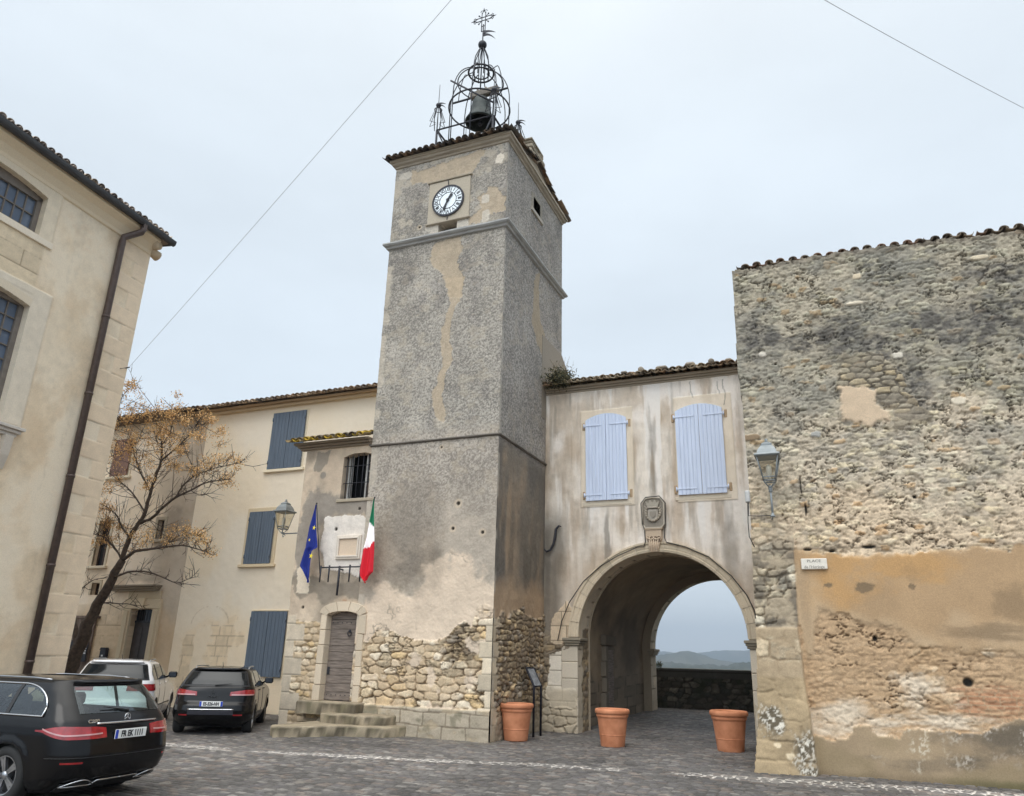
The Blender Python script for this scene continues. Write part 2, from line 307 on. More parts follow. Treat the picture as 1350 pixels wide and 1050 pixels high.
# height-field wall
def hfwall(name, pl, u0, u1, v0, v1, step, paint, m, parent, outline=None, holes=(), skirt=.3, snap=(), vstep=None, rim=True):
    us = np.arange(u0, u1+step*.5, step); vs = np.arange(v0, v1+step*.5, vstep or step)
    def sn(arr, val):
        i = int(np.argmin(abs(arr-val)));
        if arr[0]-1e-6 <= val <= arr[-1]+1e-6: arr[i] = val
    for h in holes:
        if len(h) == 4 and not hasattr(h[0], '__len__'):
            sn(us, h[0]); sn(us, h[1]); sn(vs, h[2]); sn(vs, h[3])
    for k, val in snap: sn(us if k == 'u' else vs, val)
    U, V_ = np.meshgrid(us, vs); U = U.ravel().copy(); V = V_.ravel().copy(); nu, nv = len(us), len(vs)
    h, c = paint(U, V)[:2]
    k = np.arange(nu*nv).reshape(nv, nu); Q = np.stack([k[:-1, :-1], k[:-1, 1:], k[1:, 1:], k[1:, :-1]], -1).reshape(-1, 4)
    cu = U[Q].mean(1); cv = V[Q].mean(1); keep = np.ones(len(Q), bool)
    if outline is not None: keep &= pip(outline, cu, cv)
    for hh in holes:
        if hasattr(hh[0], '__len__'): keep &= ~pip(hh, cu, cv)
        else: keep &= ~((cu > hh[0]) & (cu < hh[1]) & (cv > hh[2]) & (cv < hh[3]))
    Q = Q[keep]
    P = pl.p0[None]+U[:, None]*pl.ud[None]+V[:, None]*np.array([[0, 0, 1.]])+h[:, None]*pl.n[None]
    used, inv = np.unique(Q, return_inverse=True); Q = inv.reshape(-1, 4); P = P[used]; c = np.maximum(c[used], .005); c = c*np.minimum(1, .88/c.max(1))[:, None]; base = (pl.p0[None]+U[used, None]*pl.ud[None]+V[used, None]*np.array([[0, 0, 1.]]))
    if skirt:
        E = np.concatenate([Q[:, [0, 1]], Q[:, [1, 2]], Q[:, [2, 3]], Q[:, [3, 0]]]); n = len(P)
        key = E[:, 0].astype(np.int64)*n+E[:, 1]; rk = E[:, 1].astype(np.int64)*n+E[:, 0]; B = E[~np.isin(key, rk)]
        if not rim:
            uu = U[used]; vv = V[used]; on = lambda a, x: abs(a-x) < 1e-4; B = B[~((on(uu[B[:, 0]], us[0]) & on(uu[B[:, 1]], us[0])) | (on(uu[B[:, 0]], us[-1]) & on(uu[B[:, 1]], us[-1])) | (on(vv[B[:, 0]], vs[0]) & on(vv[B[:, 1]], vs[0])) | (on(vv[B[:, 0]], vs[-1]) & on(vv[B[:, 1]], vs[-1])))]
        bu, bi = np.unique(B, return_inverse=True); B2 = bi.reshape(-1, 2); nb = len(bu)
        P = np.concatenate([P, P[bu], base[bu]-skirt*pl.n[None]]); c = np.concatenate([c, c[bu], c[bu]])
        SQ = np.stack([n+B2[:, 1], n+B2[:, 0], n+nb+B2[:, 0], n+nb+B2[:, 1]], -1); Q = np.concatenate([Q, SQ])
    if parent: P = P-ORG[parent.name][None]
    return link(name, mkmesh(name, P, Q, c), m, parent)
# clay canal tiles
TILE_PAL = [Lc(112, 98, 84), Lc(92, 84, 76), Lc(130, 112, 92), Lc(78, 72, 66), Lc(140, 128, 108), Lc(120, 96, 78)]
def tiles(name, O0, along, slope, width, length, parent, m, pal=None, pitch=.22, r=.095, tl=.42, seed=0, over=.0, gap=0., jit=.012, drop=0.):
    """O0 eave corner, along = unit dir along eave, slope = unit dir up the roof"""
    rg = np.random.RandomState(seed); pal = pal or TILE_PAL; mb = MB(); along = np.asarray(along, float); slope = np.asarray(slope, float); nrm = np.cross(along, slope); nrm /= np.linalg.norm(nrm)
    if nrm[2] < 0: nrm = -nrm
    nc = int(width/pitch)+1; nr = max(1, int(length/(tl*.78)))
    for i in range(nc):
        for j in range(nr):
            for kind in (0, 1):
                if kind == 1 and j > 2: continue
                cu = (i+(.5 if kind == 0 else 0.))*pitch+rg.uniform(-jit, jit); s0 = j*tl*.78+rg.uniform(-.03, .03)*(1 if j == 0 else .5)-(.04 if kind else 0)
                if cu > width: continue
                if drop and j < 2 and rg.rand() < drop: continue
                col = pal[rg.randint(len(pal))]*rg.uniform(.75, 1.2); tw = rg.uniform(-.03, .03); lift = rg.uniform(0, max(.012, jit))
                G = []
                for (ss_, rr, hh) in ((s0, r, .03+lift), (s0+tl, r*.84, .0)):
                    ring = []
                    for q in range(9):
                        a = pi*q/8
                        for_ = rr
                        if kind == 0: ring.append(np.asarray(O0)+along*(cu+tw*(ss_-s0)-for_*cos(a))+slope*ss_+nrm*(for_*sin(a)*.8+hh+.02))
                        else: ring.append(np.asarray(O0)+along*(cu-for_*cos(a))+slope*ss_+nrm*(-for_*sin(a)*.7+hh+.055))
                    G.append(ring)
                t = .016; In = [[p-nrm*t for p in ring] for ring in G]
                vs = [p for ring in G for p in ring]+[p for ring in In for p in ring]; fs = []
                for q in range(8): fs += [(q, q+1, 9+q+1, 9+q), (18+q, 18+9+q, 18+9+q+1, 18+q+1), (q, 18+q, 18+q+1, q+1)]
                fs += [(0, 9, 27, 18), (8, 26, 35, 17)]
                mb.add(vs, fs, False, col)
    return mb.build(name, m, parent, fixn=False)
# =============== planes ===============
TY = 16.73; TX0, TX1 = -11.34, -7.54; TD = 4.8; TH = 16.12
PT = Pl((0, TY), 0); PS = Pl((TX1, TY), 90); PH = Pl((0, TY+.02), 0); PA = Pl((0, 20.12), 0); PY = Pl((0, 19.86), 0)
RB0 = atz(1075, 1022); PR = Pl(RB0, 3.0)
LC0 = atz(71, 950); PL = Pl(LC0, 95.6)
def zg(x, y): return .32*np.clip((np.asarray(y, float)-20.0)/6., 0, 1)
M_STONE = attmat('stone_render', .92, 42, .13, .5, .007)
M_SMOOTH = attmat('lime_render', .93, 30, .07, .25, .004)
M_TILE = attmat('clay_tile', .9, 25, .25, .5, .004)
M_IRON = mat('wrought_iron', Lc(52, 54, 62, .8), .6, .3, .25, 12)
M_DARK = mat('dark_interior', (.012, .012, .014), .9)  # near-black colour stands in for the unlit inside behind openings
M_BRONZE = mat('bell_bronze', Lc(58, 66, 66, .8), .55, .5, .3, 6)
STW = [Lc(188, 174, 148), Lc(172, 156, 128), Lc(160, 144, 118), Lc(182, 158, 116), Lc(150, 136, 112), Lc(198, 186, 164)]
STG = [Lc(150, 140, 122), Lc(130, 122, 108), Lc(112, 104, 92), Lc(142, 124, 96), Lc(166, 156, 138)]
STB = [Lc(140, 124, 98), Lc(120, 106, 84), Lc(104, 92, 76), Lc(150, 130, 98), Lc(128, 118, 104)]
MORT = Lc(150, 136, 114); DRK = Lc(70, 62, 52)

# =============== clock tower ===============
tower = empty('clock_tower', (-9.44, TY, 0), 'tall square stone clock tower in grey pebbly render with tiled roof', 'tower')
def P2(o, pts): return [(o[0]+a/o[2], o[1]+b/o[2]) for a, b in pts]
z2 = (490, 160, 4.564); z6 = (490, 370, 2.84); zd = (350, 760, 4.09)
pA = PT.uvs(P2(z2, [(245, 300), (330, 285), (690, 165), (640, 270), (600, 310), (480, 340), (345, 372), (240, 378)]))
pB = PT.uvs(P2(z2, [(700, 380), (760, 390), (812, 440), (802, 530), (700, 565), (690, 605), (585, 628), (600, 575), (650, 520), (632, 462), (680, 440)]))
pC = PT.uvs(P2(z2, [(375, 735), (530, 690), (548, 760), (520, 850), (545, 950), (552, 1060), (455, 1060), (435, 930), (345, 840)])); 
pD = PT.uvs(P2(z6, [(275, -12), (345, -12), (330, 80), (298, 130), (292, 200), (300, 290), (282, 335), (262, 440), (278, 500), (272, 532), (235, 510), (228, 420), (262, 310), (258, 180), (295, 90)]))
pClk = PT.uvs(P2(z2, [(345, 388), (600, 326), (586, 575), (345, 622)]))
pStone = PT.uvs(P2(zd, [(470, 330), (560, 345), (600, 300), (700, 310), (760, 335), (800, 350), (880, 350), (960, 320), (1040, 270), (1090, 250), (1120, 300), (1130, 160), (1190, 165), (1240, 180), (1300, 200), (1300, 900), (440, 900)]))
pBeige = PT.uvs(P2(zd, [(540, 160), (700, 60), (760, 150), (870, 60), (900, -30), (1010, -60), (1100, 40), (1400, 0), (1400, 900), (400, 900), (400, 200)]))
UC = TX1-.0
def quoin(u, v, edge, s, base, w=.42, side=-1):
    """mask and colour of corner stones at u=edge, body on `side`"""
    j = np.floor(v/.36).astype(np.int64); L = w*(.55+.55*(j & 1)+.35*hsh(j, j, s)); d = (edge-u)*(-side) if side > 0 else (edge-u)
    inn = ss(.0, .02, L-d+.02*(fbm(u*14, v*14, s, 2)-.5)); fv = v/.36-j; jt = ss(0, .06, np.minimum(fv, 1-fv))*ss(0, .02, np.abs(L-d))
    c = cf(len(u), base)*(.8+.4*hsh(j, j*5, s+2))[:, None]*(.85+.3*fbm(u*9, v*9, s+3, 4))[:, None]
    return inn, c*(.45+.55*jt)[:, None], jt
def paint_front(u, v):
    n = len(u)
    hU, cU = pebble(u, v, 1, Lc(112, 109, 103), Lc(156, 151, 142), 32, .015)
    hL, cL = pebble(u, v, 9, Lc(120, 114, 106), Lc(157, 150, 140), 26, .013)
    hS, cS = plaster(u, v, 3, [Lc(132, 122, 107), Lc(150, 136, 118), Lc(114, 106, 95), Lc(162, 152, 138)], .6, .14, .012)
    lo = ss(7.6, 7.3, v); m2 = ss(6.6, 4.4, v+1.4*(fbm(u*.7, v*.5, 44, 4)-.5)*2)
    c = mixc(cU, cL, lo); h = hU*(1-lo)+hL*lo; c = mixc(c, cS, m2*.8); h = h*(1-m2*.5)+hS*m2
    c = c*(.84+.32*fbm(u*.9, v*.45, 67, 5, .6))[:, None]; c = mixc(c, c*np.array([.80, .80, .82]), ss(.54, .66, fbm(u*1.9, v*1.3, 69, 5, .6))*.8*(1-lo))
    # upper stage : darker, smoother patches of stone
    up = ss(13.35, 13.45, v); big = fbm(u*1.6, v*1.6, 61, 4)
    c = mixc(c, c*.86, up*ss(.45, .6, big)); c = mixc(c, cf(n, Lc(158, 150, 136)), up*ss(.60, .68, fbm(u*3.2, v*3.4, 63, 3))*.8)
    bz = cf(n, Lc(164, 148, 124))*(.78+.44*fbm(u*9, v*9, 5, 5, .6))[:, None]
    for pg, w in ((pA, .10), (pB, .13), (pC, .1), (pD, .07)):
        m = pmask(pg, u, v, w, 4, 3); c = mixc(c, bz*.98, m*.74); h = h*(1-m*.6)-m*.010
    pb = pmask(pBeige, u, v, .5, 1.1, 7, .12); cb = cf(n, Lc(202, 184, 162))*(.8+.4*fbm(u*2.2, v*2.2, 8, 5))[:, None]
    c = mixc(c, cb, pb*.8)
    c = c*(1-.22*blob(u, v, *PT.uv(560, 755), .9, .7, 5)[:, None])
    c = c*(1-.25*ss(.25, 0, TX1-u)*ss(6, 2, v))[:, None] if False else c
    # exposed rubble
    r1 = rubble(u, v, .36, .17, 21, [q*1.1 for q in STW], Lc(160, 140, 112), .09, .05, .12, warp=.22, wash=.75, p=6., jy=.25); r2 = rubble(u, v, .22, .11, 33, STB, Lc(112, 96, 76), .12, .06, .25, warp=.4)
    bl = blob(u, v, *PT.uv(612, 850), .75, .65, 7); hr = r1[0]*(1-bl)+r2[0]*bl; cr_ = mixc(r1[1], r2[1], bl)
    pst = pmask(pStone, u, v, .11, 2.6, 9); keepP = ss(.62, .7, fbm(u*2.1, v*2.4, 77, 4))*.8   # islands of plaster left
    m = pst*(1-keepP); c = mixc(c, cr_, m); h = h*(1-m)+(hr-.035)*m; kc = np.maximum(crev(u, v, 3., 6., 301), ss(.10, .02, vor(u, v, .36, .17, 21, warp=.22, p=6., jy=.25)[0])*ss(.42, .56, fbm(u*2.2, v*2.2, 303, 4)))*m; c = c*(1-.6*kc)[:, None]; h = h-.04*kc; kb = crev(u, v, 1.6, 2.2, 305, .955)*pb*(1-m); c = c*(1-.45*kb)[:, None]
    edge = ss(.02, .5, m)*ss(.98, .5, m)
    q, cq, jt = quoin(u, v, TX1, 3, Lc(184, 172, 150), .3); mq = q*ss(2.75, 2.6, v+.3*(vn(u*3, v*3, 5)-.5)); c = mixc(c, cq, mq); h = h*(1-mq)+(.004+.01*jt)*mq
    # plinth of big blocks
    hp, cp, sp = ashlar(u+.05*(fbm(u*1.5, v*1.5, 3, 3)-.5)*2, v+.02+.04*(fbm(u*1.2, v*1.2, 5, 3)-.5)*2, .62, .30, 15, Lc(156, 146, 128), Lc(112, 102, 86), .02); wq = ss(.5, .6, fbm(u*2.1, v*3.1, 17, 5, .6)); cp = mixc(cp, cf(n, Lc(150, 136, 112))*(.7+.6*fbm(u*9, v*9, 19, 5, .6))[:, None], wq*.7); hp = hp*(1-wq*.8)+.03*(fbm(u*6, v*6, 21, 5, .6)-.5); gm = ss(.5, .62, fbm(u*2.5, v*2.5, 91, 4))
    cp = mixc(cp, cf(n, Lc(96, 94, 74)), gm*.6*ss(.0, .3, v)); cp = mixc(cp, cf(n, Lc(176, 164, 136)), blob(u, v, *PT.uv(520, 975), .7, .14, 3)*.7)
    pt_ = PT.uv(560, 933)[1]; mp_ = ss(pt_+.01, pt_-.01, v+.01*(vn(u*8, v, 2)-.5)); c = mixc(c, cp, mp_); h = h*(1-mp_)+(hp+.05)*mp_
    for (x, y, a, b) in ((571, 300, .26, .13), (609, 296, .2, .15), (604, 306, .16, .08), (573, 308, .2, .08), (640, 285, .12, .2), (535, 232, .22, .12), (640, 262, .12, .14)):
        a_, b_ = PT.uv(x, y); m = ss(1.15, .85, ((abs(u-a_)/a)**4+(abs(v-b_)/b)**4)+.7*(fbm(u*8, v*8, x, 4)-.5)*2); c = mixc(c, cf(n, Lc(176, 170, 158))*(.85+.3*fbm(u*9, v*9, 4, 3))[:, None], m*.85)
    # drip line crack at the cord, small holes
    for (a, b, r) in ((582, 590, .035), (604, 664, .06), (597, 697, .05), (636, 702, .05), (553, 300, .04)):
        x_, y_ = PT.uv(a, b); d = np.hypot(u-x_, v-y_); c = mixc(c, cf(n, Lc(60, 54, 46)), ss(r, r*.6, d)); c = mixc(c, cf(n, Lc(186, 170, 146)), ss(r*2.4, r*1.6, d)*ss(r*.8, r*1.1, d)*.5); h = h-ss(r, r*.4, d)*.05
    x_, y_ = PT.uv(663, 208); m = pmask([(x_-.22, y_-.16), (x_+.02, y_-.16), (x_+.02, y_+.16), (x_-.2, y_+.12)], u, v, .05, 6, 4); c = mixc(c, cf(n, Lc(190, 182, 168)), m)
    lq = ss(.22, .16, u-TX0+.1*(fbm(u*4, v*3, 6, 3)-.5)*2)*ss(.42, .5, vn(u*.1, v*3.2, 9)); c = mixc(c, cf(n, Lc(168, 160, 146))*(.8+.4*fbm(u*7, v*7, 8, 3))[:, None], lq*.7)
    return h, c
def paint_side(u, v):
    n = len(u)
    h, c = pebble(u, v, 5, Lc(100, 98, 95), Lc(140, 137, 132), 28, .013)
    bz = cf(n, Lc(142, 128, 104))*(.85+.3*fbm(u*9, v*9, 5, 4))[:, None]
    pD2 = PS.uvs(P2(z6, [(615, -30), (630, -30), (625, 60), (632, 160), (655, 220), (660, 280), (645, 296), (620, 240), (600, 160), (605, 40)]))
    m = pmask(pD2, u, v, .1, 3, 2); c = mixc(c, bz, m*.7); h = h*(1-m*.6)
    lo = ss(7.4, 6.8, v); hS, cS = plaster(u, v, 13, [Lc(108, 100, 88), Lc(134, 118, 98), Lc(86, 82, 76)], .8, .15, .012); c = mixc(c, cS, lo*.85); h = h*(1-.6*lo)+hS*lo
    m = ss(.5, .66, fbm(u*1.5, v*.3, 71, 4))*ss(6.8, 5.5, v); c = mixc(c, cf(n, Lc(152, 132, 108)), m*.65)
    m = ss(.55, .7, fbm(u*2.2, v*.35, 73, 4))*ss(7, 3, v); c = c*(1-.35*m)[:, None]
    lo2 = ss(3.9, 3.3, v+.4*(fbm(u*2, v*2, 3, 3)-.5)); c = mixc(c, cf(n, Lc(160, 136, 108))*(.8+.4*fbm(u*3, v*3, 4, 4))[:, None], lo2*.8)
    r = rubble(u, v, .24, .13, 51, STB, Lc(92, 80, 64), .13, .07, .25, warp=.4); top = PS.uv(690, 808)[1]
    mm = ss(-.04, .04, top-v+.7*(fbm(u*1.6, v*1.6, 25, 4)-.5)*2-.35*ss(.9, 0, u)*0); c = mixc(c, r[1]*1.3, mm); h = h*(1-mm)+(r[0]-.04)*mm
    gp = ss(.75, .45, v+.2*(fbm(u*3, v*3, 7, 3)-.5)*2)*.8; c = mixc(c, cf(n, Lc(140, 130, 112))*(.7+.6*fbm(u*5, v*5, 8, 4))[:, None], gp); h = h*(1-gp)+.03*gp
    q, cq, jt = quoin(u, v, 0, 3, Lc(176, 162, 138), .3, side=1); mq = q*ss(2.75, 2.6, v); c = mixc(c, cq, mq); h = h*(1-mq)+(.004+.01*jt)*mq
    lt = ss(.12, .07, u+.05*(fbm(u*9, v*4, 6, 3)-.5)*2)*ss(.5, .6, vn(u*.1, v*2.6, 19)); c = mixc(c, cf(n, Lc(160, 156, 146)), lt*.5)
    return h, c
a0 = PT.uv(578, 297); a1 = PT.uv(602, 303); hole_f = (a0[0], a1[0], PT.uv(590, 305)[1], PT.uv(590, 293)[1])
hfwall('front_wall', PT, TX0, TX1, 0, TH, .02, paint_front, M_STONE, tower, holes=[hole_f], skirt=.35, rim=False)
s0 = PS.uv(703, 270); s1 = PS.uv(712, 275); hole_s = (s0[0], s1[0], PS.uv(707, 281)[1], PS.uv(707, 265)[1])
hfwall('side_wall', PS, 0, TD, 0, TH, .022, paint_side, M_STONE, tower, holes=[hole_s], skirt=.35, rim=False)
PTb = Pl((TX1, TY+TD), 180); hfwall('back_wall', PTb, 0, TX1-TX0, 0, TH, .06, lambda u, v: pebble(u, v, 5, Lc(84, 82, 78), Lc(140, 136, 128), 8, .02), M_STONE, tower, skirt=0)
PTl = Pl((TX0, TY+TD), 270); hfwall('side_wall', PTl, 0, TD, 0, TH, .06, lambda u, v: pebble(u, v, 6, Lc(84, 82, 78), Lc(140, 136, 128), 8, .02), M_STONE, tower, skirt=0)
mb = MB(); mb.box(TX0+.36, TX1-.36, TY+.36, TY+TD-.36, .1, TH-.05); mb.build('inner_core', M_DARK, tower)
# string course, cornice: profile swept round the tower, with a little wear
def ring_course(name, z, prof, m, parent, x0, x1, y0, y1, seed, base, step=.12):
    """prof: list of (projection, dz) from wall out and back; painted per vertex"""
    path = []
    for (xa, ya, xb, yb, nx, ny) in ((x0, y1, x0, y0, -1, 0), (x0, y0, x1, y0, 0, -1), (x1, y0, x1, y1, 1, 0), (x1, y1, x0, y1, 0, 1)):
        L = hypot(xb-xa, yb-ya); k = max(2, int(L/step))
        for i in range(k+1): path.append((xa+(xb-xa)*i/k, ya+(yb-ya)*i/k, nx, ny, i/k))
    V = []; C = []
    for (x, y, nx, ny, t) in path:
        for q, (p, dz) in enumerate(prof):
            dx = -nx if 0 else 0; ex = 0; ey = 0
            # mitre: push ends of each side outward along the side
            if t == 0 or t == 1:
                sx = (x > (x0+x1)/2)*2-1; sy = (y > (y0+y1)/2)*2-1; X = x+sx*p; Y = y+sy*p
            else: X = x+nx*p; Y = y+ny*p
            w = .014*(vn(np.array([X*4+Y*5+seed]), np.array([q*1.7+Y*3]), seed)[0]-.5); V.append((X+nx*w, Y+ny*w, z+dz+w*.7))
            f_ = .75+.5*fbm(np.array([X*3+Y*4.0]), np.array([z+q*.8+Y*2.]), seed+2, 3)[0]; C.append(np.array(base)*f_)
    V = np.array(V); C = np.array(C); n = len(prof); k = np.arange(len(path)*n).reshape(-1, n); Q = np.stack([k[:-1, :-1], k[1:, :-1], k[1:, 1:], k[:-1, 1:]], -1).reshape(-1, 4)
    V = V-ORG[parent.name]; return link(name, mkmesh(name, V, Q, C, False), m, parent)
ring_course('string_course', 13.38, [(.0, .13), (.02, .13), (.15, .07), (.16, .02), (.13, -.02), (.08, -.05), (.06, -.10), (.0, -.12)], M_STONE, tower, TX0, TX1, TY, TY+TD, 4, Lc(136, 138, 138))
ring_course('drip_moulding', PT.uv(655, 572)[1], [(-.02, .03), (.05, .01), (.06, -.02), (.02, -.05), (-.02, -.05)], M_STONE, tower, TX0, TX1, TY, TY+TD, 6, Lc(92, 88, 82))
ring_course('cornice', TH, [(-.03, .0), (.03, .02), (.04, .07), (.10, .11), (.12, .17), (.16, .19), (.16, .27), (-.1, .27)], M_STONE, tower, TX0, TX1, TY, TY+TD, 8, Lc(140, 132, 118), .1)
# roof: two slopes, ridge parallel to the front
RZ = TH+.27; RS = .24; ym = TY+TD/2; rz_ = RZ+RS*(TD/2+.2)
sl_ = np.array([0, 1, RS]); sl_ /= np.linalg.norm(sl_)
roof = tiles('roof', (TX0-.24, TY-.28, RZ-.0), (1, 0, 0), sl_, TX1-TX0+.40, hypot(TD/2+.25, RS*(TD/2+.25)), tower, M_TILE, [Lc(86, 76, 66), Lc(74, 68, 62), Lc(104, 88, 72), Lc(64, 60, 58)], seed=2)
tiles('roof', (TX0-.24, TY+TD+.28, RZ), (1, 0, 0), np.array([0, -1, RS])/hypot(1, RS), TX1-TX0+.40, hypot(TD/2+.25, RS*(TD/2+.25)), tower, M_TILE, seed=3)
mb = MB(); c_ = Lc(136, 126, 108)
for xg in (TX0+.02, TX1-.34):
    mb.prism([(TY-.1, RZ-.01), (TY+TD+.1, RZ-.01), (ym, rz_-.06)], 'x', xg, xg+.32, col=c_)
mb.box(TX0, TX1, TY-.18, TY+TD+.18, RZ-.05, RZ-.005, col=c_)
mb.build('gable', M_STONE, tower)
# verge tiles along the right gable
mb = MB(); rg = np.random.RandomState(8)
for sgn in (1, -1):
    for i in range(6):
        ya = TY-.15+i*.42 if sgn > 0 else TY+TD+.15-i*.42; za = RZ+.06+RS*i*.42; yb = ya+sgn*.46; zb = za+RS*.46
        mb.tube([(TX1-.07, ya, za-.02), (TX1-.07, yb, zb-.02)], [.085, .075], 8, col=TILE_PAL[rg.randint(4)]*.8)
mb.build('verge', M_TILE, tower)
# stone stub with tiled cap at the gable
st = empty('chimney_stub', (TX1-.2, ym, rz_-.5)); st.parent = tower; st.location = Vector((TX1-.2, ym, rz_-.5))-tower.location; ORG[st.name] = np.array([TX1-.2, ym, rz_-.5])
PK = Pl((TX1+.02, ym-.35), 90)
def pstub(u, v): r = rubble(u, v, .22, .14, 8, STG, Lc(110, 104, 94), .1, .05); return r[0], r[1]
mb = MB(); cc = Lc(138, 130, 114); rg = np.random.RandomState(3)
zz = RZ+.1
while zz < rz_+.55:
    hh_ = rg.uniform(.11, .2); yy = ym-.5
    while yy < ym+.62:
        ww = rg.uniform(.2, .42); w2 = rg.uniform(-.02, .02); lim = ym+.62-max(0, (zz-RZ-1.0))*.3
        if yy < lim: mb.box(TX1-.42, TX1-.03+w2, yy, min(yy+ww-.012, lim+.1), zz, zz+hh_-.012, .03, col=cc*rg.uniform(.7, 1.15))
        yy += ww
    zz += hh_
mb.build('stub_masonry', M_STONE, st)
mb = MB()
mb.box(TX1-.5, TX1+.0, ym-.55, ym+.5, rz_+.60, rz_+.66, .01, col=Lc(130, 122, 106))
for i in range(3):
    for k in range(2):
        mb.tube([(TX1-.42+k*.28, ym+.2+i*.22, rz_+.68-i*.12), (TX1-.42+k*.28, ym+.5+i*.22, rz_+.60-i*.12)], [.085, .085], 8, col=Lc(96, 84, 78))
mb.build('stub_cap', M_TILE, st)
# ---- clock ----
ctr = PT.uv(592, 266); cr0 = PT.uv(592, 246)[1]; CR = .5*(cr0-PT.uv(592, 287)[1])
clock = empty('clock', PT.pt(*ctr, .0)); ORG[clock.name] = PT.pt(*ctr); clock.parent = tower; clock.location = Vector(PT.pt(*ctr))-tower.location
mb = MB(); us_ = [p[0] for p in pClk]; vs_ = [p[1] for p in pClk]; cu0, cu1, cv0, cv1 = (us_[0]+us_[3])/2, (us_[1]+us_[2])/2, (vs_[2]+vs_[3])/2, (vs_[0]+vs_[1])/2
mb.box(cu0, cu1, TY-.04, TY+.1, cv0, cv1, .012, col=Lc(158, 150, 134)); 
mb.build('stone_panel', M_STONE, clock)
mb = MB(); mb.box(cu0-.05, cu1+.05, TY-.075, TY+.1, cv1+.003, cv1+.06, .01, col=Lc(140, 132, 116)); mb.build('stone_ledge', M_STONE, clock); mb = MB(); mb.box(cu0-.05, cu1+.03, TY-.075, TY+.1, cv0-.05, cv0-.003, .01, col=Lc(150, 142, 128)); mb.build('stone_ledge', M_STONE, clock)
CR *= .90; c3 = PT.pt(*ctr, .05)
def disc(mb, R, y0, y1, n=48, col=None): mb.lathe([(1e-4, y0), (R, y0), (R, y1), (1e-4, y1)], (c3[0], 0, c3[2]), n, 'y', smooth=False, col=col)
mb = MB(); disc(mb, CR, TY-.07, TY-.045); mb.build('dial', mat('dial_enamel', Lc(214, 226, 234, .95), .3, bump=0, var=.04), clock)
mb = MB(); mb.lathe([(CR-.02, TY-.085), (CR+.035, TY-.085), (CR+.035, TY-.045), (CR-.02, TY-.045), (CR-.02, TY-.085)], (c3[0], 0, c3[2]), 48, 'y', smooth=False)
mb.lathe([(CR*.54, TY-.0765), (CR*.58, TY-.0765), (CR*.58, TY-.068), (CR*.54, TY-.068), (CR*.54, TY-.0765)], (c3[0], 0, c3[2]), 40, 'y', smooth=False); mb.build('rim', M_IRON, clock)
M_BLK = mat('black_paint', (.012, .012, .02), .5, bump=0)
mb = MB(); 
for i, num in enumerate(['XII', 'I', 'II', 'III', 'IIII', 'V', 'VI', 'VII', 'VIII', 'IX', 'X', 'XI']):
    a = -2*pi*i/12; M = np.eye(4); M[:3, 0] = (cos(a), 0, sin(a)); M[:3, 2] = (-sin(a), 0, cos(a)); M[:3, 3] = c3; M[1, 3] = TY-.074
    R_ = CR*.78; M[:3, 3] += M[:3, 2]*R_; add_text(mb, num, CR*.34, .003, M, .48 if len(num) > 3 else (.62 if len(num) > 2 else .85), bold=.003)
    b = a+pi/12; dx, dz = -sin(b), cos(b); mb.tube([(c3[0]+dx*CR*.58, TY-.074, c3[2]+dz*CR*.58), (c3[0]+dx*CR*.97, TY-.074, c3[2]+dz*CR*.97)], .010, 4)
mb.build('numerals', M_BLK, clock)
for ang, L, w in ((35, .52, .036), (202, .74, .03)):
    a = -rad(ang); mb = MB(); dx, dz = -sin(a), cos(a); px, pz = cos(a), sin(a)
    P_ = [(-.18, w*.8), (0, w*.7), (.5, w), (.8, w*1.4), (1, .004)]
    poly = [(c3[0]+dx*L*CR*t+px*ww, c3[2]+dz*L*CR*t+pz*ww) for t, ww in P_]+[(c3[0]+dx*L*CR*t-px*ww, c3[2]+dz*L*CR*t-pz*ww) for t, ww in P_[::-1]]
    mb.prism(poly, 'y', TY-.10, TY-.088); mb.build('clock_hand', M_BLK, clock)
mb = MB(); disc(mb, .045, TY-.115, TY-.08, 16); mb.build('hub', M_BLK, clock)
for p, q in (((592, 238), (593, 246)), ((591, 287), (590, 293))):
    mb = MB(); mb.tube([PT.pt(*PT.uv(*p), .06), PT.pt(*PT.uv(*q), .06)], .012, 6); mb.build('iron_pin', M_IRON, clock)
# side window surround
mb = MB(); mb.M = frame(PS); u0, u1, v0, v1 = hole_s; c_ = Lc(126, 122, 112)
mb.box(u0-.16, u0, -.02, .2, v0-.03, v1+.1, .01, col=c_); mb.box(u1, u1+.16, -.02, .2, v0-.03, v1+.1, .01, col=c_*.9); mb.box(u0, u1, -.02, .2, v1, v1+.12, .01, col=c_); mb.box(u0-.2, u1+.2, -.05, .2, v0-.16, v0-.031, .01, col=Lc(150, 146, 138))
mb.build('window_surround', M_STONE, tower)

# =============== wrought-iron belfry ===============
FY = 17.25; fz = aty(576, 172, FY)[2]; fx0 = aty(576, 172, FY)[0]; fx1 = aty(650, 152, FY)[0]
fd = fx1-fx0; cxb = (fx0+fx1)/2; cyb = FY+fd/2; BY = cyb
belf = empty('iron_belfry', (cxb, cyb, RZ+.4), 'black wrought iron cage with hoops, cross and pennants on tower roof', 'belfry')
mb = MB(); cs = [(fx0, FY), (fx1, FY), (fx1, FY+fd), (fx0, FY+fd)]
for i in range(4):
    a, b = cs[i], cs[(i+1) % 4]; mb.tube([(a[0], a[1], fz), (b[0], b[1], fz)], .035, 4)
for (x, y) in cs:
    zr = RZ+RS*(min(y-TY, TY+TD-y)); mb.tube([(x, y, zr-.1), (x, y, fz)], .035, 6)
    sx = 1 if x < cxb else -1; mb.tube([(x, y, fz), (x+sx*.5, y, zr+.1)], .025, 6)
mb.build('base_frame', M_IRON, belf)
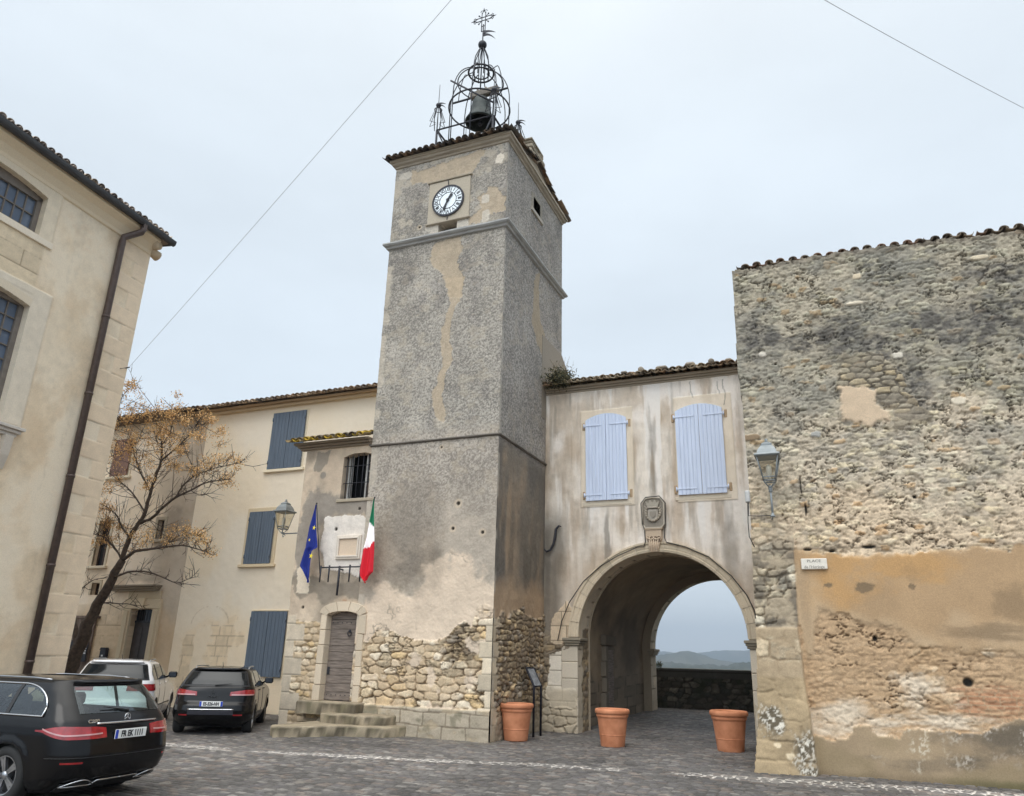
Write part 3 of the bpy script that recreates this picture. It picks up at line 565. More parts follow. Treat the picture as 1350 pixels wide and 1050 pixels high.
zt = aty(641, 62, BY)[2]; zball = aty(641, 58, BY)[2]
Rc = .5*(aty(677, 130, BY)[0]-aty(604, 150, BY)[0]); zsp = aty(641, 135, BY)[2]; zneck = aty(641, 92, BY)[2]; zb0 = RZ+.35
for k in range(8):
    mb = MB(); a = 2*pi*k/8+.2; pts = [(cxb+Rc*cos(a), cyb+Rc*sin(a), zb0-(.15 if abs(sin(a)) < .8 else .4)), (cxb+Rc*cos(a), cyb+Rc*sin(a), zsp)]
    for t in np.linspace(0, 1, 10)[1:]:
        rr = Rc*cos(t*pi/2*.86); pts.append((cxb+rr*cos(a), cyb+rr*sin(a), zsp+(zneck-zsp)*sin(t*pi/2*.93)/sin(pi/2*.93)))
    mb.tube(pts, .018, 5); mb.build('cage_bar', M_IRON, belf)
def hoop(z, R, r=.025, tilt=0, name='hoop', n=40):
    mb = MB(); mb.tube([(cxb+R*cos(2*pi*i/n), cyb+R*sin(2*pi*i/n), z+tilt*R*cos(2*pi*i/n)) for i in range(n+1)], r, 6, cap=False); return mb.build(name, M_IRON, belf)
hoop(zsp-.25, Rc, .028); hoop(zneck-.1, Rc*.42, .032); hoop(zneck-.1, Rc*.27, .024); hoop(zneck-.55, Rc*.76, .02); hoop(zb0+.1, Rc*1.0, .025)
for k in range(8):
    mb = MB(); a = 2*pi*k/8; R1 = Rc*.25
    mb.tube([(cxb+R1*cos(a), cyb+R1*sin(a), zneck-.3), (cxb+R1*1.05*cos(a), cyb+R1*1.05*sin(a), zneck+.25), (cxb+R1*.9*cos(a), cyb+R1*.9*sin(a), zneck+.55), (cxb+R1*.45*cos(a), cyb+R1*.45*sin(a), zball-.25), (cxb+.03*cos(a), cyb+.03*sin(a), zball-.1)], .018, 5); mb.build('crown_bar', M_IRON, belf)
for sx in (-1, 1):
    mb = MB(); pts = []
    for t in np.linspace(0, 1, 12): pts.append((cxb+sx*(Rc*.35+Rc*.45*sin(t*pi/2)), cyb, zneck-.08+.12*sin(t*pi)-(.0 if t < .4 else (t-.4)*1.6)))
    mb.tube(pts, .016, 5); mb.build('scroll_bar', M_IRON, belf)
mb = MB(); mb.ball((cxb, cyb, zball), .15, 12); mb.tube([(cxb, cyb, zneck-.8), (cxb, cyb, zball+.9)], .022, 6); mb.build('ball_and_rod', M_IRON, belf)
def vane(mb, x, y, z, s=1.):
    for k in (0, 1):
        n = 7; T_ = []; B_ = []
        for i in range(n):
            t = i/(n-1); xx = x+.02+t*.42*s; zz = z+.28*s-k*.1*s-t*t*(.2+.16*k)*s; w = (.11*s)*(1-t)**.8+.004
            T_.append((xx, zz)); B_.append((xx, zz-w))
        mb.prism(T_+B_[::-1], 'y', y-.006+k*.013, y+.006+k*.013)
mb = MB(); vane(mb, cxb, cyb, zball+.3, 1.1); mb.build('pennant', M_IRON, belf)
# cross: open double bars with fleur ends
cz0 = aty(641, 40, BY)[2]; cz1 = aty(641, 12, BY)[2]; czm = aty(641, 24, BY)[2]; ca = .0; CW = .5*(aty(659, 17, BY)[0]-aty(628, 30, BY)[0])
mb = MB(); dX = np.array([cos(ca), sin(ca), 0]); cc0 = np.array([cxb, cyb, 0])
def CP(a, z): return cc0+dX*a+np.array([0, 0, z])
for o in (-.07, .07):
    mb.tube([CP(o, cz0), CP(o, cz1-.12)], .016, 5); mb.tube([CP(-CW+.12, czm+o), CP(CW-.12, czm+o)], .016, 5)
mb.tube([CP(-.07, cz0), CP(.07, cz0)], .016, 5); mb.tube([CP(-.07, cz0+.22), CP(.07, cz0+.22)], .014, 5); mb.tube([CP(0, cz0-.5), CP(0, cz0)], .018, 5)
def fleur(a, z, da, dz):
    p = np.array([a, z]); d = np.array([da, dz]); e = np.array([-dz, da])
    def Q(s, t): q = p+d*s+e*t; return CP(q[0], q[1])
    mb.tube([Q(-.12, -.07), Q(0, 0), Q(-.12, .07)], .014, 4); mb.tube([Q(0, 0), Q(.14, 0)], [.03, .004], 5)
    for sg in (-1, 1): mb.tube([Q(-.02, 0), Q(.03, .08*sg), Q(-.03, .13*sg)], .013, 4)
fleur(0, cz1-.06, 0, 1); fleur(-CW+.1, czm, -1, 0); fleur(CW-.1, czm, 1, 0)
for sx in (-1, 1):
    for sz in (-1, 1): mb.tube([CP(sx*.07, czm+sz*.07), CP(sx*.17, czm+sz*.17)], .013, 4); mb.ball(CP(sx*.18, czm+sz*.18), .028, 6)
mb.build('cross', M_IRON, belf)
# corner finials
for i, (x, y) in enumerate(cs):
    fo = empty('corner_finial', (0, 0, 0)); fo.parent = belf; fo.location = Vector((x, y, fz))-belf.location; ORG[fo.name] = np.array([x, y, fz])
    fzb = fz; fz = fz+(.25 if i == 2 else 0)
    mb = MB(); H_ = .95
    for k in range(6):
        a = 2*pi*k/6; mb.tube([(x+.28*cos(a), y+.28*sin(a), fz+.22), (x+.1*cos(a), y+.1*sin(a), fz+H_-.18), (x+.03*cos(a), y+.03*sin(a), fz+H_)], .011, 4); mb.tube([(x+.28*cos(a), y+.28*sin(a), fz+.22), (x+.06*cos(a), y+.06*sin(a), fz+.26)], .01, 4)
        mb.tube([(x+.09*cos(a), y+.09*sin(a), fz), (x+.13*cos(a), y+.13*sin(a), fz+.45), (x+.03*cos(a), y+.03*sin(a), fz+H_)], .014, 4)
    mb.tube([(x+.12*cos(t), y+.12*sin(t), fz+H_-.16) for t in np.linspace(0, 2*pi, 16)], .014, 4, cap=False); mb.build('finial_cage', M_IRON, fo)
    mb = MB(); mb.tube([(x, y, fz), (x, y, fz+H_+.85)], [.02, .008], 5); mb.ball((x, y, fz+H_+.02), .085, 8); mb.build('finial_rod', M_IRON, fo)
    mb = MB(); vane(mb, x, y, fz+H_-.05, .6); mb.build('finial_pennant', M_IRON, fo); fz = fzb
# bell
bx = aty(634, 143, BY)[0]; bz0 = aty(634, 162, BY)[2]; bz1 = aty(634, 130, BY)[2]; BR = .5*(aty(652, 156, BY)[0]-aty(616, 158, BY)[0])
bell = empty('bell', (bx, cyb, bz0), 'old bronze bell hanging in the iron cage above the tower', 'bell')
mb = MB(); H_ = bz1-bz0; mb.lathe([(BR*.86, 0), (BR, .0), (BR*1.0, H_*.05), (BR*.84, H_*.2), (BR*.7, H_*.4), (BR*.62, H_*.65), (BR*.58, H_*.82), (BR*.45, H_*.94), (.12, H_*1.0), (1e-3, H_)], (bx, cyb, bz0), 36)
mb.lathe([(BR*.86, 0), (BR*.72, H_*.2), (BR*.52, H_*.6), (BR*.4, H_*.88), (1e-3, H_*.9)], (bx, cyb, bz0), 36); mb.build('bell_body', M_BRONZE, bell)
mb = MB(); mb.tube([(bx, cyb, bz0+H_*.8), (bx, cyb, bz0+.02)], .03, 6); mb.ball((bx, cyb, bz0-.02), .09, 8); mb.build('clapper', M_IRON, bell)
mb = MB(); mb.box(bx-.4, bx+.62, cyb-.1, cyb+.1, bz1+.05, bz1+.3, .03); mb.tube([(bx-.15, cyb, bz1-.02), (bx-.15, cyb, bz1+.4)], .04, 6); mb.tube([(bx+.15, cyb, bz1-.02), (bx+.15, cyb, bz1+.4)], .04, 6)
mb.build('headstock', mat('grey_wood', Lc(112, 106, 98), .9, vs=20), bell)
mb = MB(); mb.tube([(cxb-Rc, cyb, bz1+.12), (cxb+Rc, cyb, bz1+.12)], .035, 6); mb.tube([(cxb-Rc*.8, cyb-Rc*.6, bz1+.5), (cxb+Rc*.8, cyb-Rc*.6, bz0+.1)], .03, 6); mb.build('bell_beam', M_IRON, belf)
# =============== entrance house left of the tower ===============
house = empty('entrance_house', (-12.4, TY, 0), 'narrow weathered stone house with low plank door and barred window, left of the tower', 'house')
HZ = PH.uv(400, 590)[1]; hxl = PH.uv(398, 620)[0]; hxb = PH.uv(368, 945)[0]; HX1 = TX0
dL, dR = PH.uv(430, 870)[0]-.08, PH.uv(470, 870)[0]; dB = PH.uv(440, 925)[1]; dT = PH.uv(455, 806)[1]
wL, wR = PH.uv(450, 640)[0], PH.uv(492, 640)[0]; wB, wT = PH.uv(472, 657)[1], PH.uv(472, 597)[1]
z5 = (360, 560, 4.775)
def arcpoly(x0, x1, z0, z1, rise, n=8): return [(x0, z0), (x1, z0)]+[(x1+(x0-x1)*i/n, z1-rise+rise*sin(pi*i/n)) for i in range(n+1)]
doorp = arcpoly(dL, dR, dB, dT, .12); winp = arcpoly(wL, wR, wB, wT, .1)
pw = PH.uvs(P2(z5, [(330, 585), (570, 570), (600, 600), (712, 565), (712, 770), (690, 780), (700, 940), (640, 1010), (560, 960), (330, 900), (300, 780)]))
pg1 = PH.uvs(P2(z5, [(150, 620), (240, 400), (420, 440), (640, 440), (720, 560), (560, 585), (320, 590), (260, 700), (200, 900), (120, 1000), (110, 1060)]))
pg2 = PH.uvs(P2(z5, [(280, 170), (370, 170), (350, 230), (300, 300), (260, 300)]))
pg3 = PH.uvs(P2(zd, [(130, 0), (250, 0), (310, 30), (520, 20), (530, 130), (430, 100), (300, 150), (260, 90), (180, 120), (150, 60)]))
psl = PH.uvs(P2(zd, [(100, 230), (160, 240), (190, 235), (270, 235), (300, 250), (300, 800), (40, 800), (60, 500)]))
def paint_house(u, v):
    n = len(u); h, c = plaster(u, v, 51, [Lc(172, 156, 136), Lc(190, 174, 152), Lc(150, 138, 122)], 1.1, .12, .014)
    m = pmask(pg1, u, v, .22, 2.2, 3, .05); c = mixc(c, cf(n, Lc(126, 120, 112))*(.8+.4*fbm(u*4, v*4, 3, 4))[:, None], m*.85)
    m = pmask(pg2, u, v, .08, 3, 5); c = mixc(c, cf(n, Lc(124, 118, 108)), m*.8)
    x_, y_ = PH.uv(426, 627); c = mixc(c, cf(n, Lc(126, 120, 112)), ss(.11, .09, np.hypot(u-x_, v-y_))*.9)
    m = pmask(pg3, u, v, .1, 3, 6, .03); c = mixc(c, cf(n, Lc(122, 114, 102))*(.8+.4*fbm(u*5, v*5, 3, 4))[:, None], m*.8)
    m = pmask(pw, u, v, .07, 4, 7); cw = cf(n, Lc(204, 198, 190))*(.82+.3*fbm(u*5, v*5, 13, 5))[:, None]; c = mixc(c, cw, m*.92); h = h+m*.012
    pr = PH.uvs(P2(z5, [(600, 590), (705, 575), (708, 765), (655, 772), (652, 670), (600, 650)])); m = pmask(pr, u, v, .03, 5, 2); r = ashlar(u, v, .4, .085, 3, Lc(150, 142, 118), Lc(96, 88, 74), .01); c = mixc(c, r[1], m); h = h*(1-m)+(r[0]-.02)*m
    pn = PH.uvs(P2(z5, [(150, 900), (200, 880), (230, 960), (220, 1060), (140, 1060)])); m = pmask(pn, u, v, .07, 5, 2); c = mixc(c, cf(n, Lc(196, 184, 164)), m)
    r1 = rubble(u, v, .3, .15, 61, STW, Lc(156, 138, 112), .10, .05, .12, warp=.2, p=6., jy=.25); m = pmask(psl, u, v, .1, 3, 9); c = mixc(c, r1[1], m); h = h*(1-m)+(r1[0]-.035)*m
    el = hxl+(hxb-hxl)*(HZ-v)/HZ; d = u-el; j = np.floor(v/.42).astype(np.int64); L = .28+.3*(j & 1); f_ = v/.42-j; jt = ss(0, .05, np.minimum(f_, 1-f_)); q = ss(0, .02, L-d+.03*(fbm(u*8, v*8, 3, 3)-.5))*ss(2.9, 2.8, v+.2*vn(u*4, v*2, 3))
    cq = cf(n, Lc(186, 174, 154))*(.8+.3*hsh(j, j*5, 9))[:, None]*(.85+.3*fbm(u*8, v*8, 4, 4))[:, None]*(.6+.4*jt)[:, None]; c = mixc(c, cq, q); h = h*(1-q)+.014*jt*q
    lo = ss(1.0, .5, v+.3*(fbm(u*2, v*2, 5, 3)-.5)); c = mixc(c, c*.82, lo)
    k = PH.uv(455, 812); m = ss(.09, .03, abs(u-PH.uv(453, 805)[0])+.03*(fbm(u*9, v*4, 5, 3)-.5))*ss(k[1]-.1, k[1]+.1, v)*ss(k[1]+.5, k[1]+.3, v); c = mixc(c, cf(n, Lc(128, 84, 52)), m*.7)
    for (a, b, r) in ((474, 671, .05), (443, 698, .06), (399, 801, .05)):
        x_, y_ = PH.uv(a, b); d = np.hypot(u-x_, v-y_); c = mixc(c, cf(n, Lc(54, 48, 40)), ss(r, r*.5, d)); h = h-ss(r, r*.4, d)*.05
    return h, c
ol = [(hxb, -.1), (HX1+.02, -.1), (HX1+.02, HZ), (hxl, HZ)]
hfwall('front_wall', PH, hxb-.1, HX1, 0, HZ, .02, paint_house, M_STONE, house, outline=ol, holes=[doorp, winp], skirt=.3, snap=[('u', dL), ('u', dR), ('u', wL), ('u', wR), ('v', dB), ('v', wB)])
PHs = Pl((hxl, 19.86), 270)
hfwall('side_wall', PHs, 0, 19.86-TY-.3, 0, HZ, .05, lambda u, v: plaster(u, v, 9, [Lc(120, 112, 100), Lc(140, 130, 114)], 1., .15), M_STONE, house, skirt=.2)
mb = MB(); mb.box(hxl+.35, HX1-.02, TY+.75, 19.8, .05, HZ-.06); mb.box(hxl+.35, wL-.3, TY+.33, TY+.75, dT+.3, HZ-.06); mb.build('inner_core', M_DARK, house)
LICH = [Lc(150, 128, 60), Lc(120, 104, 70), Lc(92, 84, 70), Lc(168, 140, 52), Lc(84, 74, 62)]
hs = np.array([0, 1, .34]); hs /= np.linalg.norm(hs)
tiles('roof', (hxl-.24, TY-.34, HZ+.06), (1, 0, 0), hs, HX1-hxl+.22, 2.6, house, M_TILE, LICH, seed=12)
mb = MB()
for i, (a, b) in enumerate(((.0, .03), (.03, .1), (.1, .18))):
    mb.box(hxl-.05-b, HX1-.005, TY-.02-b, TY+.1, HZ-.12+.065*i, HZ-.058+.065*i, .012, col=Lc(118, 106, 90))
mb.prism([(TY, HZ+.075), (19.8, HZ+.075), (19.8, HZ+.95)], 'x', hxl, HX1-.01, col=Lc(130, 120, 104))
mb.build('eave_moulding', M_STONE, house)
# stone door surround
sc_ = Lc(192, 178, 156); dsur = empty('door_surround', (dL, TY, dB)); dsur.parent = house; dsur.location = Vector((dL, TY, dB))-house.location; ORG[dsur.name] = np.array([dL, TY, dB])
rg = np.random.RandomState(5)
for side in (0, 1):
    z = dB
    while z < dT-.1:
        hh = min(rg.uniform(.34, .5), dT-.08-z); mb = MB(); w = rg.uniform(.16, .22); x0, x1 = (dL-w, dL+.008) if side == 0 else (dR-.008, dR+w)
        mb.box(x0, x1, TY-.045, TY+.26, z+.006, z+hh-.006, .012, col=sc_*rg.uniform(.8, 1.05)); mb.build('jamb_stone', M_STONE, dsur); z += hh
for i in range(5):
    a0_, a1_ = pi*i/5, pi*(i+1)/5; mb = MB(); xm = (dL+dR)/2; hw = (dR-dL)/2
    def AP(t, o): return (xm-(hw+o*.9)*cos(t), dT-.12+.12*sin(t)+o*(.35+.65*sin(t)))
    pts = [AP(a0_+.012, .0), AP((a0_+a1_)/2, .0), AP(a1_-.012, .0), AP(a1_-.012, .24), AP((a0_+a1_)/2, .24), AP(a0_+.012, .24)]
    mb.prism(pts, 'y', TY-.05, TY+.26, col=sc_*rg.uniform(.85, 1.08)); mb.build('arch_stone', M_STONE, dsur)
# plank door
M_OLDW = mat('old_wood', Lc(118, 108, 100, .9), .9, var=.35, vs=14, bump=.6, bs=50)
def woodmat(name, col, sc=(2, 2, 60), lo=.55, hi=1.35):
    if name in MATS: return MATS[name]
    m, t, b = newmat(name); tcn = N(t, 'ShaderNodeTexCoord'); mpn = N(t, 'ShaderNodeMapping'); mpn.inputs['Scale'].default_value = sc; t.links.new(tcn.outputs['Object'], mpn.inputs[0])
    nz = N(t, 'ShaderNodeTexNoise'); nz.inputs['Scale'].default_value = 1.; nz.inputs['Detail'].default_value = 6; t.links.new(mpn.outputs[0], nz.inputs[0])
    mr = N(t, 'ShaderNodeMapRange'); mr.inputs[1].default_value = .3; mr.inputs[2].default_value = .7; mr.inputs[3].default_value = lo; mr.inputs[4].default_value = hi; t.links.new(nz.outputs[0], mr.inputs[0])
    v = N(t, 'ShaderNodeVectorMath', operation='SCALE'); v.inputs[0].default_value = tuple(col); t.links.new(mr.outputs[0], v.inputs['Scale']); t.links.new(v.outputs[0], b.inputs['Base Color']); b.inputs['Roughness'].default_value = .9
    bn = N(t, 'ShaderNodeBump'); bn.inputs['Strength'].default_value = .6; bn.inputs['Distance'].default_value = .01; t.links.new(nz.outputs[0], bn.inputs['Height']); t.links.new(bn.outputs[0], b.inputs['Normal']); MATS[name] = m; return m
M_DOORW = woodmat('weathered_boards', Lc(112, 102, 94), (3, 3, 40))
door = empty('door', (dL, TY+.2, dB)); door.parent = house; door.location = Vector((dL, TY+.2, dB))-house.location; ORG[door.name] = np.array([dL, TY+.2, dB])
mb = MB(); z = dB+.02; rg = np.random.RandomState(2)
while z < dT-.03:
    hh = rg.uniform(.14, .26); z1 = min(z+hh, dT); mb.box(dL-.05, dR+.05, TY+.18+rg.uniform(0, .012), TY+.25, z, z1-.008, .006); z += hh
mb.build('boards', M_DOORW, door)
mb = MB(); x_, z_ = PH.uv(457, 833); mb.tube([(x_+.055*cos(t), TY+.15, z_-.04+.06*sin(t)) for t in np.linspace(0, 2*pi, 14)], .012, 6, cap=False); mb.ball((x_, TY+.16, z_+.02), .035, 8); mb.build('door_knocker', M_IRON, door)
mb = MB(); mb.box(dL+.03, dL+.1, TY+.165, TY+.18, dB+.62, dB+.8, .004); mb.build('lock_plate', M_IRON, door)
mb = MB()
for i in range(7):
    for zz_ in (dT-.28, dB+.14): mb.ball((dL+.08+i*(dR-dL-.16)/6, TY+.175, zz_), .014, 6)
mb.build('studs', M_IRON, door)
# barred window
win = empty('window', (wL, TY, wB)); win.parent = house; win.location = Vector((wL, TY, wB))-house.location; ORG[win.name] = np.array([wL, TY, wB])
M_WFR = mat('grey_paint', Lc(150, 150, 148), .7)
mb = MB(); ww = wR-wL
mb.box(wL+.06, wL+.11, TY+.2, TY+.26, wB, wT-.06); mb.box(wL+.16, wL+.20, TY+.2, TY+.25, wB, wT-.05); mb.box(wL+ww*.62, wL+ww*.68, TY+.2, TY+.26, wB, wT-.03); mb.box(wR-.09, wR-.03, TY+.2, TY+.26, wB, wT-.08); mb.box(wL+.05, wR-.04, TY+.2, TY+.26, wB+.0, wB+.05); mb.box(wL+ww*.68, wR-.09, TY+.21, TY+.25, wB+(wT-wB)*.60, wB+(wT-wB)*.63)
mb.build('frame', M_WFR, win)
mb = MB()
for i in range(6):
    x = wL+ww*(i+.5)/6; mb.tube([(x, TY+.1, wB-.03), (x, TY+.1, wT)], .012, 6)
for zz_ in (wB+.45, wT-.35): mb.tube([(wL-.02, TY+.1, zz_), (wR+.02, TY+.1, zz_)], .012, 6)
mb.build('grille', M_IRON, win)
mb = MB(); mb.box(wL+ww*.7, wR-.1, TY+.34, TY+.37, wB+.06, wB+(wT-wB)*.36, .003); mb.build('curtain', mat('orange_board', Lc(178, 112, 56, .8), .8), win)
mb = MB(); pts = [(wR-.1+.03*sin(t*9), TY+.08, wT-.1-(wT-wB-.2)*t) for t in np.linspace(0, 1, 16)]; mb.tube(pts, .010, 5); mb.build('loose_cable', mat('white_plastic', Lc(196, 196, 192, .9), .5, bump=0), win)
mb = MB(); mb.box(wL-.1, wR+.06, TY-.02, TY+.3, wB-.09, wB-.003, .012, col=Lc(150, 140, 122)); mb.build('sill', M_STONE, win)
# engraved framed plaque
pl0 = PH.uv(445, 737); pl1 = PH.uv(477, 707); plq = empty('plaque', (pl0[0], TY, pl0[1])); plq.parent = house; plq.location = Vector((pl0[0], TY, pl0[1]))-house.location; ORG[plq.name] = np.array([pl0[0], TY, pl0[1]])
x0, x1, z0, z1 = pl0[0]-.04, pl1[0]+.02, pl0[1]-.02, pl1[1]+.03; cpl = Lc(196, 188, 176)
mb = MB()
mb.box(x0+.1, x1-.1, TY-.03, TY+.02, z0+.1, z1-.1, .004, col=Lc(190, 172, 150)); mb.build('tablet', M_STONE, plq)
mb = MB()
for (o, w, y) in ((0, .05, .05), (.05, .045, .075)):
    a, b, c_, d_ = x0+o, x1-o, z0+o, z1-o
    mb.box(a, b, TY-y, TY+.01, d_-w, d_, .006, col=cpl); mb.box(a, b, TY-y, TY+.01, c_, c_+w, .006, col=cpl); mb.box(a, a+w, TY-y+.002, TY+.01, c_+w, d_-w, .006, col=cpl*.93); mb.box(b-w, b, TY-y+.002, TY+.01, c_+w, d_-w, .006, col=cpl*.93)
mb.build('moulded_frame', M_STONE, plq)
# steps
stp = empty('stone_steps', (-12.2, TY-.5, 0), 'three worn mossy stone steps below the plank door', 'steps')
rg = np.random.RandomState(4)
def slab(name, poly, z0, z1, seed):
    """worn step from an outline: rounded edge, wobbly, coloured"""
    P = np.array(poly); n = []; 
    pts = []
    for i in range(len(P)):
        a, b = P[i], P[(i+1) % len(P)]; k = max(2, int(np.hypot(*(b-a))/.07))
        for t in range(k): pts.append(a+(b-a)*t/k)
    pts = np.array(pts); c = pts.mean(0); m = len(pts); rings = []
    for (s, z) in ((1.0, z0-.03), (1.0, z0+.02), (1.005, z1-.05), (.995, z1-.015), (.975, z1), (.8, z1+.004), (.5, z1+.002), (.02, z1)):
        q = c+(pts-c)*s; w = .03*(fbm(q[:, 0]*5+seed, q[:, 1]*5+z*7, seed, 3)-.5)*2
        d = (pts-c); d /= np.linalg.norm(d, axis=1)[:, None]; q = q+d*w[:, None]*(1 if s > .9 else 0)
        zz = z+.022*(fbm(q[:, 0]*3, q[:, 1]*3, seed+4, 3)-.5)*2*(1 if s <= 1. and z > z0+.1 else .3)
        rings.append(np.c_[q, zz])
    G = np.array(rings); X = G.reshape(-1, 3); g = fbm(X[:, 0]*3, X[:, 1]*3+X[:, 2]*4, seed, 4); side = X[:, 2] < z1-.03
    c1 = cf(len(X), Lc(150, 138, 116))*(.58+.6*fbm(X[:, 0]*7, X[:, 1]*7+X[:, 2]*5, 3, 4))[:, None]; c1 = mixc(c1, cf(len(X), Lc(92, 88, 66)), ss(.46, .66, fbm(X[:, 0]*6, X[:, 1]*6+X[:, 2]*8, seed, 5, .6))*np.where(side, .75, .3)); c1 = mixc(c1, cf(len(X), Lc(70, 64, 52)), ss(.45, .6, fbm(X[:, 0]*5, X[:, 2]*9+X[:, 1], 19, 5, .6))*np.where(side, .85, .25))
    k = np.arange(len(X)).reshape(len(rings), m); kn = np.roll(k, -1, 1); Q = np.stack([k[:-1], kn[:-1], kn[1:], k[1:]], -1).reshape(-1, 4)
    X = X-ORG[stp.name]; link(name, mkmesh(name, X, Q, c1), M_STONE, stp)
f0 = atz(352, 972); f1 = atz(500, 975); f2 = atz(545, 968)
slab('step', [(f0[0]+.0, TY+.02), (f0[0]+.0, f0[1]+.1), (f0[0]+.25, f0[1]-.12), (f1[0]-.9, f1[1]-.12), (f1[0], f1[1]+.12), (f1[0]+.25, TY+.02)], 0, .24, 3)
s2a = PH.uv(376, 940); s2b = PH.uv(498, 940)
slab('step', [(f0[0]+.45, TY+.02), (f0[0]+.42, TY-.62), (f1[0]-.5, TY-.66), (f1[0]-.12, TY-.4), (f1[0]-.05, TY+.02)], .2, .45, 5)
slab('step', [(dL-.42, TY+.2), (dL-.45, TY-.3), (dR+.3, TY-.34), (dR+.42, TY+.2)], .42, dB+.005, 8)
# wall bracket + flags
bz = PH.uv(453, 749)[1]; BX = PH.uv(453, 749)[0]
brk = empty('flag_bracket', (BX, TY, bz-.6), 'black iron flag holder bar with prongs above the plank door', 'flag holder')
yb_ = TY-.16; mb = MB(); xA = PH.uv(429, 749)[0]; xB = PH.uv(481, 748)[0]
mb.tube([(xA-.02, yb_, bz), (xB+.05, yb_, bz)], .02, 6); mb.build('cross_bar', M_IRON, brk)
mb = MB(); mb.tube([(BX, yb_, bz-PH.uv(453, 749)[1]+PH.uv(453, 786)[1]), (BX, yb_, bz+.03)], .028, 6); mb.tube([(BX, TY+.05, bz-.05), (BX, yb_, bz-.05)], .02, 6); mb.build('stem', M_IRON, brk)
for px in (429, 440, 467, 481):
    x = PH.uv(px, 755)[0]; mb = MB(); mb.tube([(x, yb_-.03, bz+.05), (x, yb_-.03, bz-.38)], [.024, .018], 8); mb.build('socket', M_IRON, brk)
def flag(name, label, p_bot, p_top, outline, colf, stars=None, seed=0, lean=0):
    """outline: list of (row t, left dx, right dx) hanging cloth rows from the pole top, in metres"""
    o = empty(name, p_bot, label, 'flag'); mb = MB(); mb.tube([p_bot, p_top], .012, 6); mb.ball(p_top, .022, 6); mb.build('pole', M_IRON, o)
    ts = np.linspace(0, 1, 60); T_ = [r[0] for r in outline]; L_ = np.interp(ts, T_, [r[1] for r in outline]); R_ = np.interp(ts, T_, [r[2] for r in outline]); z0 = p_top[2]-.04; H_ = outline[-1][3]
    nj = 30; G = np.zeros((60, nj, 3)); C = np.zeros((60, nj, 3))
    for i in range(60):
        for j in range(nj):
            a = j/(nj-1); x = p_top[0]+lean*ts[i]*H_+L_[i]+(R_[i]-L_[i])*a; y = p_top[1]+.055*sin(a*pi*3.2+seed+ts[i]*1.3)*(.25+.75*ts[i])-.03; G[i, j] = (x, y, z0-H_*ts[i]+.05*sin(a*pi*1.5+seed)*ts[i]); C[i, j] = colf(ts[i], a)
    G = G.reshape(-1, 3)-ORG[o.name]; G2 = G.copy(); G2[:, 1] += .006; k = np.arange(1800).reshape(60, nj); Q = np.stack([k[:-1, :-1], k[1:, :-1], k[1:, 1:], k[:-1, 1:]], -1).reshape(-1, 4)
    ed = []
    for a, b in [(k[i, 0], k[i+1, 0]) for i in range(59)]+[(k[59, j], k[59, j+1]) for j in range(nj-1)]+[(k[i+1, -1], k[i, -1]) for i in range(59)]+[(k[0, j+1], k[0, j]) for j in range(nj-1)]: ed.append((a, b, b+1800, a+1800))
    cl = link('cloth', mkmesh('cloth', np.r_[G, G2], np.r_[Q, Q[:, ::-1]+1800, np.array(ed)], np.r_[C.reshape(-1, 3), C.reshape(-1, 3)]), attmat('flag_cloth', .75, 60, .05, .1, .001), o)
    return o, G
E_ = Lc(36, 50, 128, .9); EB = PH.uv(430, 750); ET = PH.uv(417.5, 664)
eh = PH.uv(417, 664)[1]-PH.uv(414, 762)[1]
px2m = abs(PH.uv(420, 700)[0]-PH.uv(410, 700)[0])/10
def eucol(t, a): return E_*(1.15 if a > .62 and t < .6 else .95)
fo, G = flag('european_flag', 'blue flag with yellow stars hanging folded, leftmost above the door', (EB[0], yb_-.03, bz-.3), tuple(aty(417.5, 664, TY-.32)),
    [(0, -.01, .015, 0), (.3, -7*px2m, 3*px2m, 0), (.55, -10*px2m, 7*px2m, 0), (.57, -10*px2m, 7*px2m, 0), (.6, -11*px2m, 0*px2m, 0), (.82, -16*px2m, -1*px2m, 0), (.93, -8*px2m, -1*px2m, 0), (1, -3*px2m, -2*px2m, eh)], eucol, seed=1, lean=.04)
M_YEL = mat('flag_yellow', Lc(228, 208, 60, .95), .7, bump=0)
for (px, py, rr) in ((414, 696, .065), (410, 733, .08), (408, 712, .045)):
    yy = TY-.44; x, _y, z = aty(px, py, yy); mb = MB(); pass
    poly = [(x+(rr if k % 2 == 0 else rr*.4)*.8*sin(pi*k/5+.2), z+(rr if k % 2 == 0 else rr*.4)*cos(pi*k/5+.2)) for k in range(10)]; mb.prism(poly, 'y', yy-.003, yy+.003); mb.build('star', M_YEL, fo)
IT = PH.uv(494, 656); IB = PH.uv(482, 756); ih = PH.uv(494, 658)[1]-PH.uv(484, 764)[1]
def itcol(t, a):
    k = t+.10*(a-.5)*(1 if t > .5 else .2)
    return Lc(36, 118, 84, .9) if (t+.25*(.5-a)*t < .31) else (Lc(232, 228, 232) if k < .58 else Lc(200, 34, 48, .95))
flag('italian_flag', 'green white and red flag hanging limp beside the tower', (IB[0]+.02, yb_-.03, bz-.3), tuple(aty(494, 656, TY-.36)),
    [(0, -.01, .01, 0), (.28, -5*px2m, 1*px2m, 0), (.5, -8*px2m, 2*px2m, 0), (.62, -11*px2m, 2*px2m, 0), (.9, -14*px2m, 1*px2m, 0), (.95, -13*px2m, -4*px2m, 0), (1, -9*px2m, -6*px2m, ih)], itcol, seed=2, lean=.06)
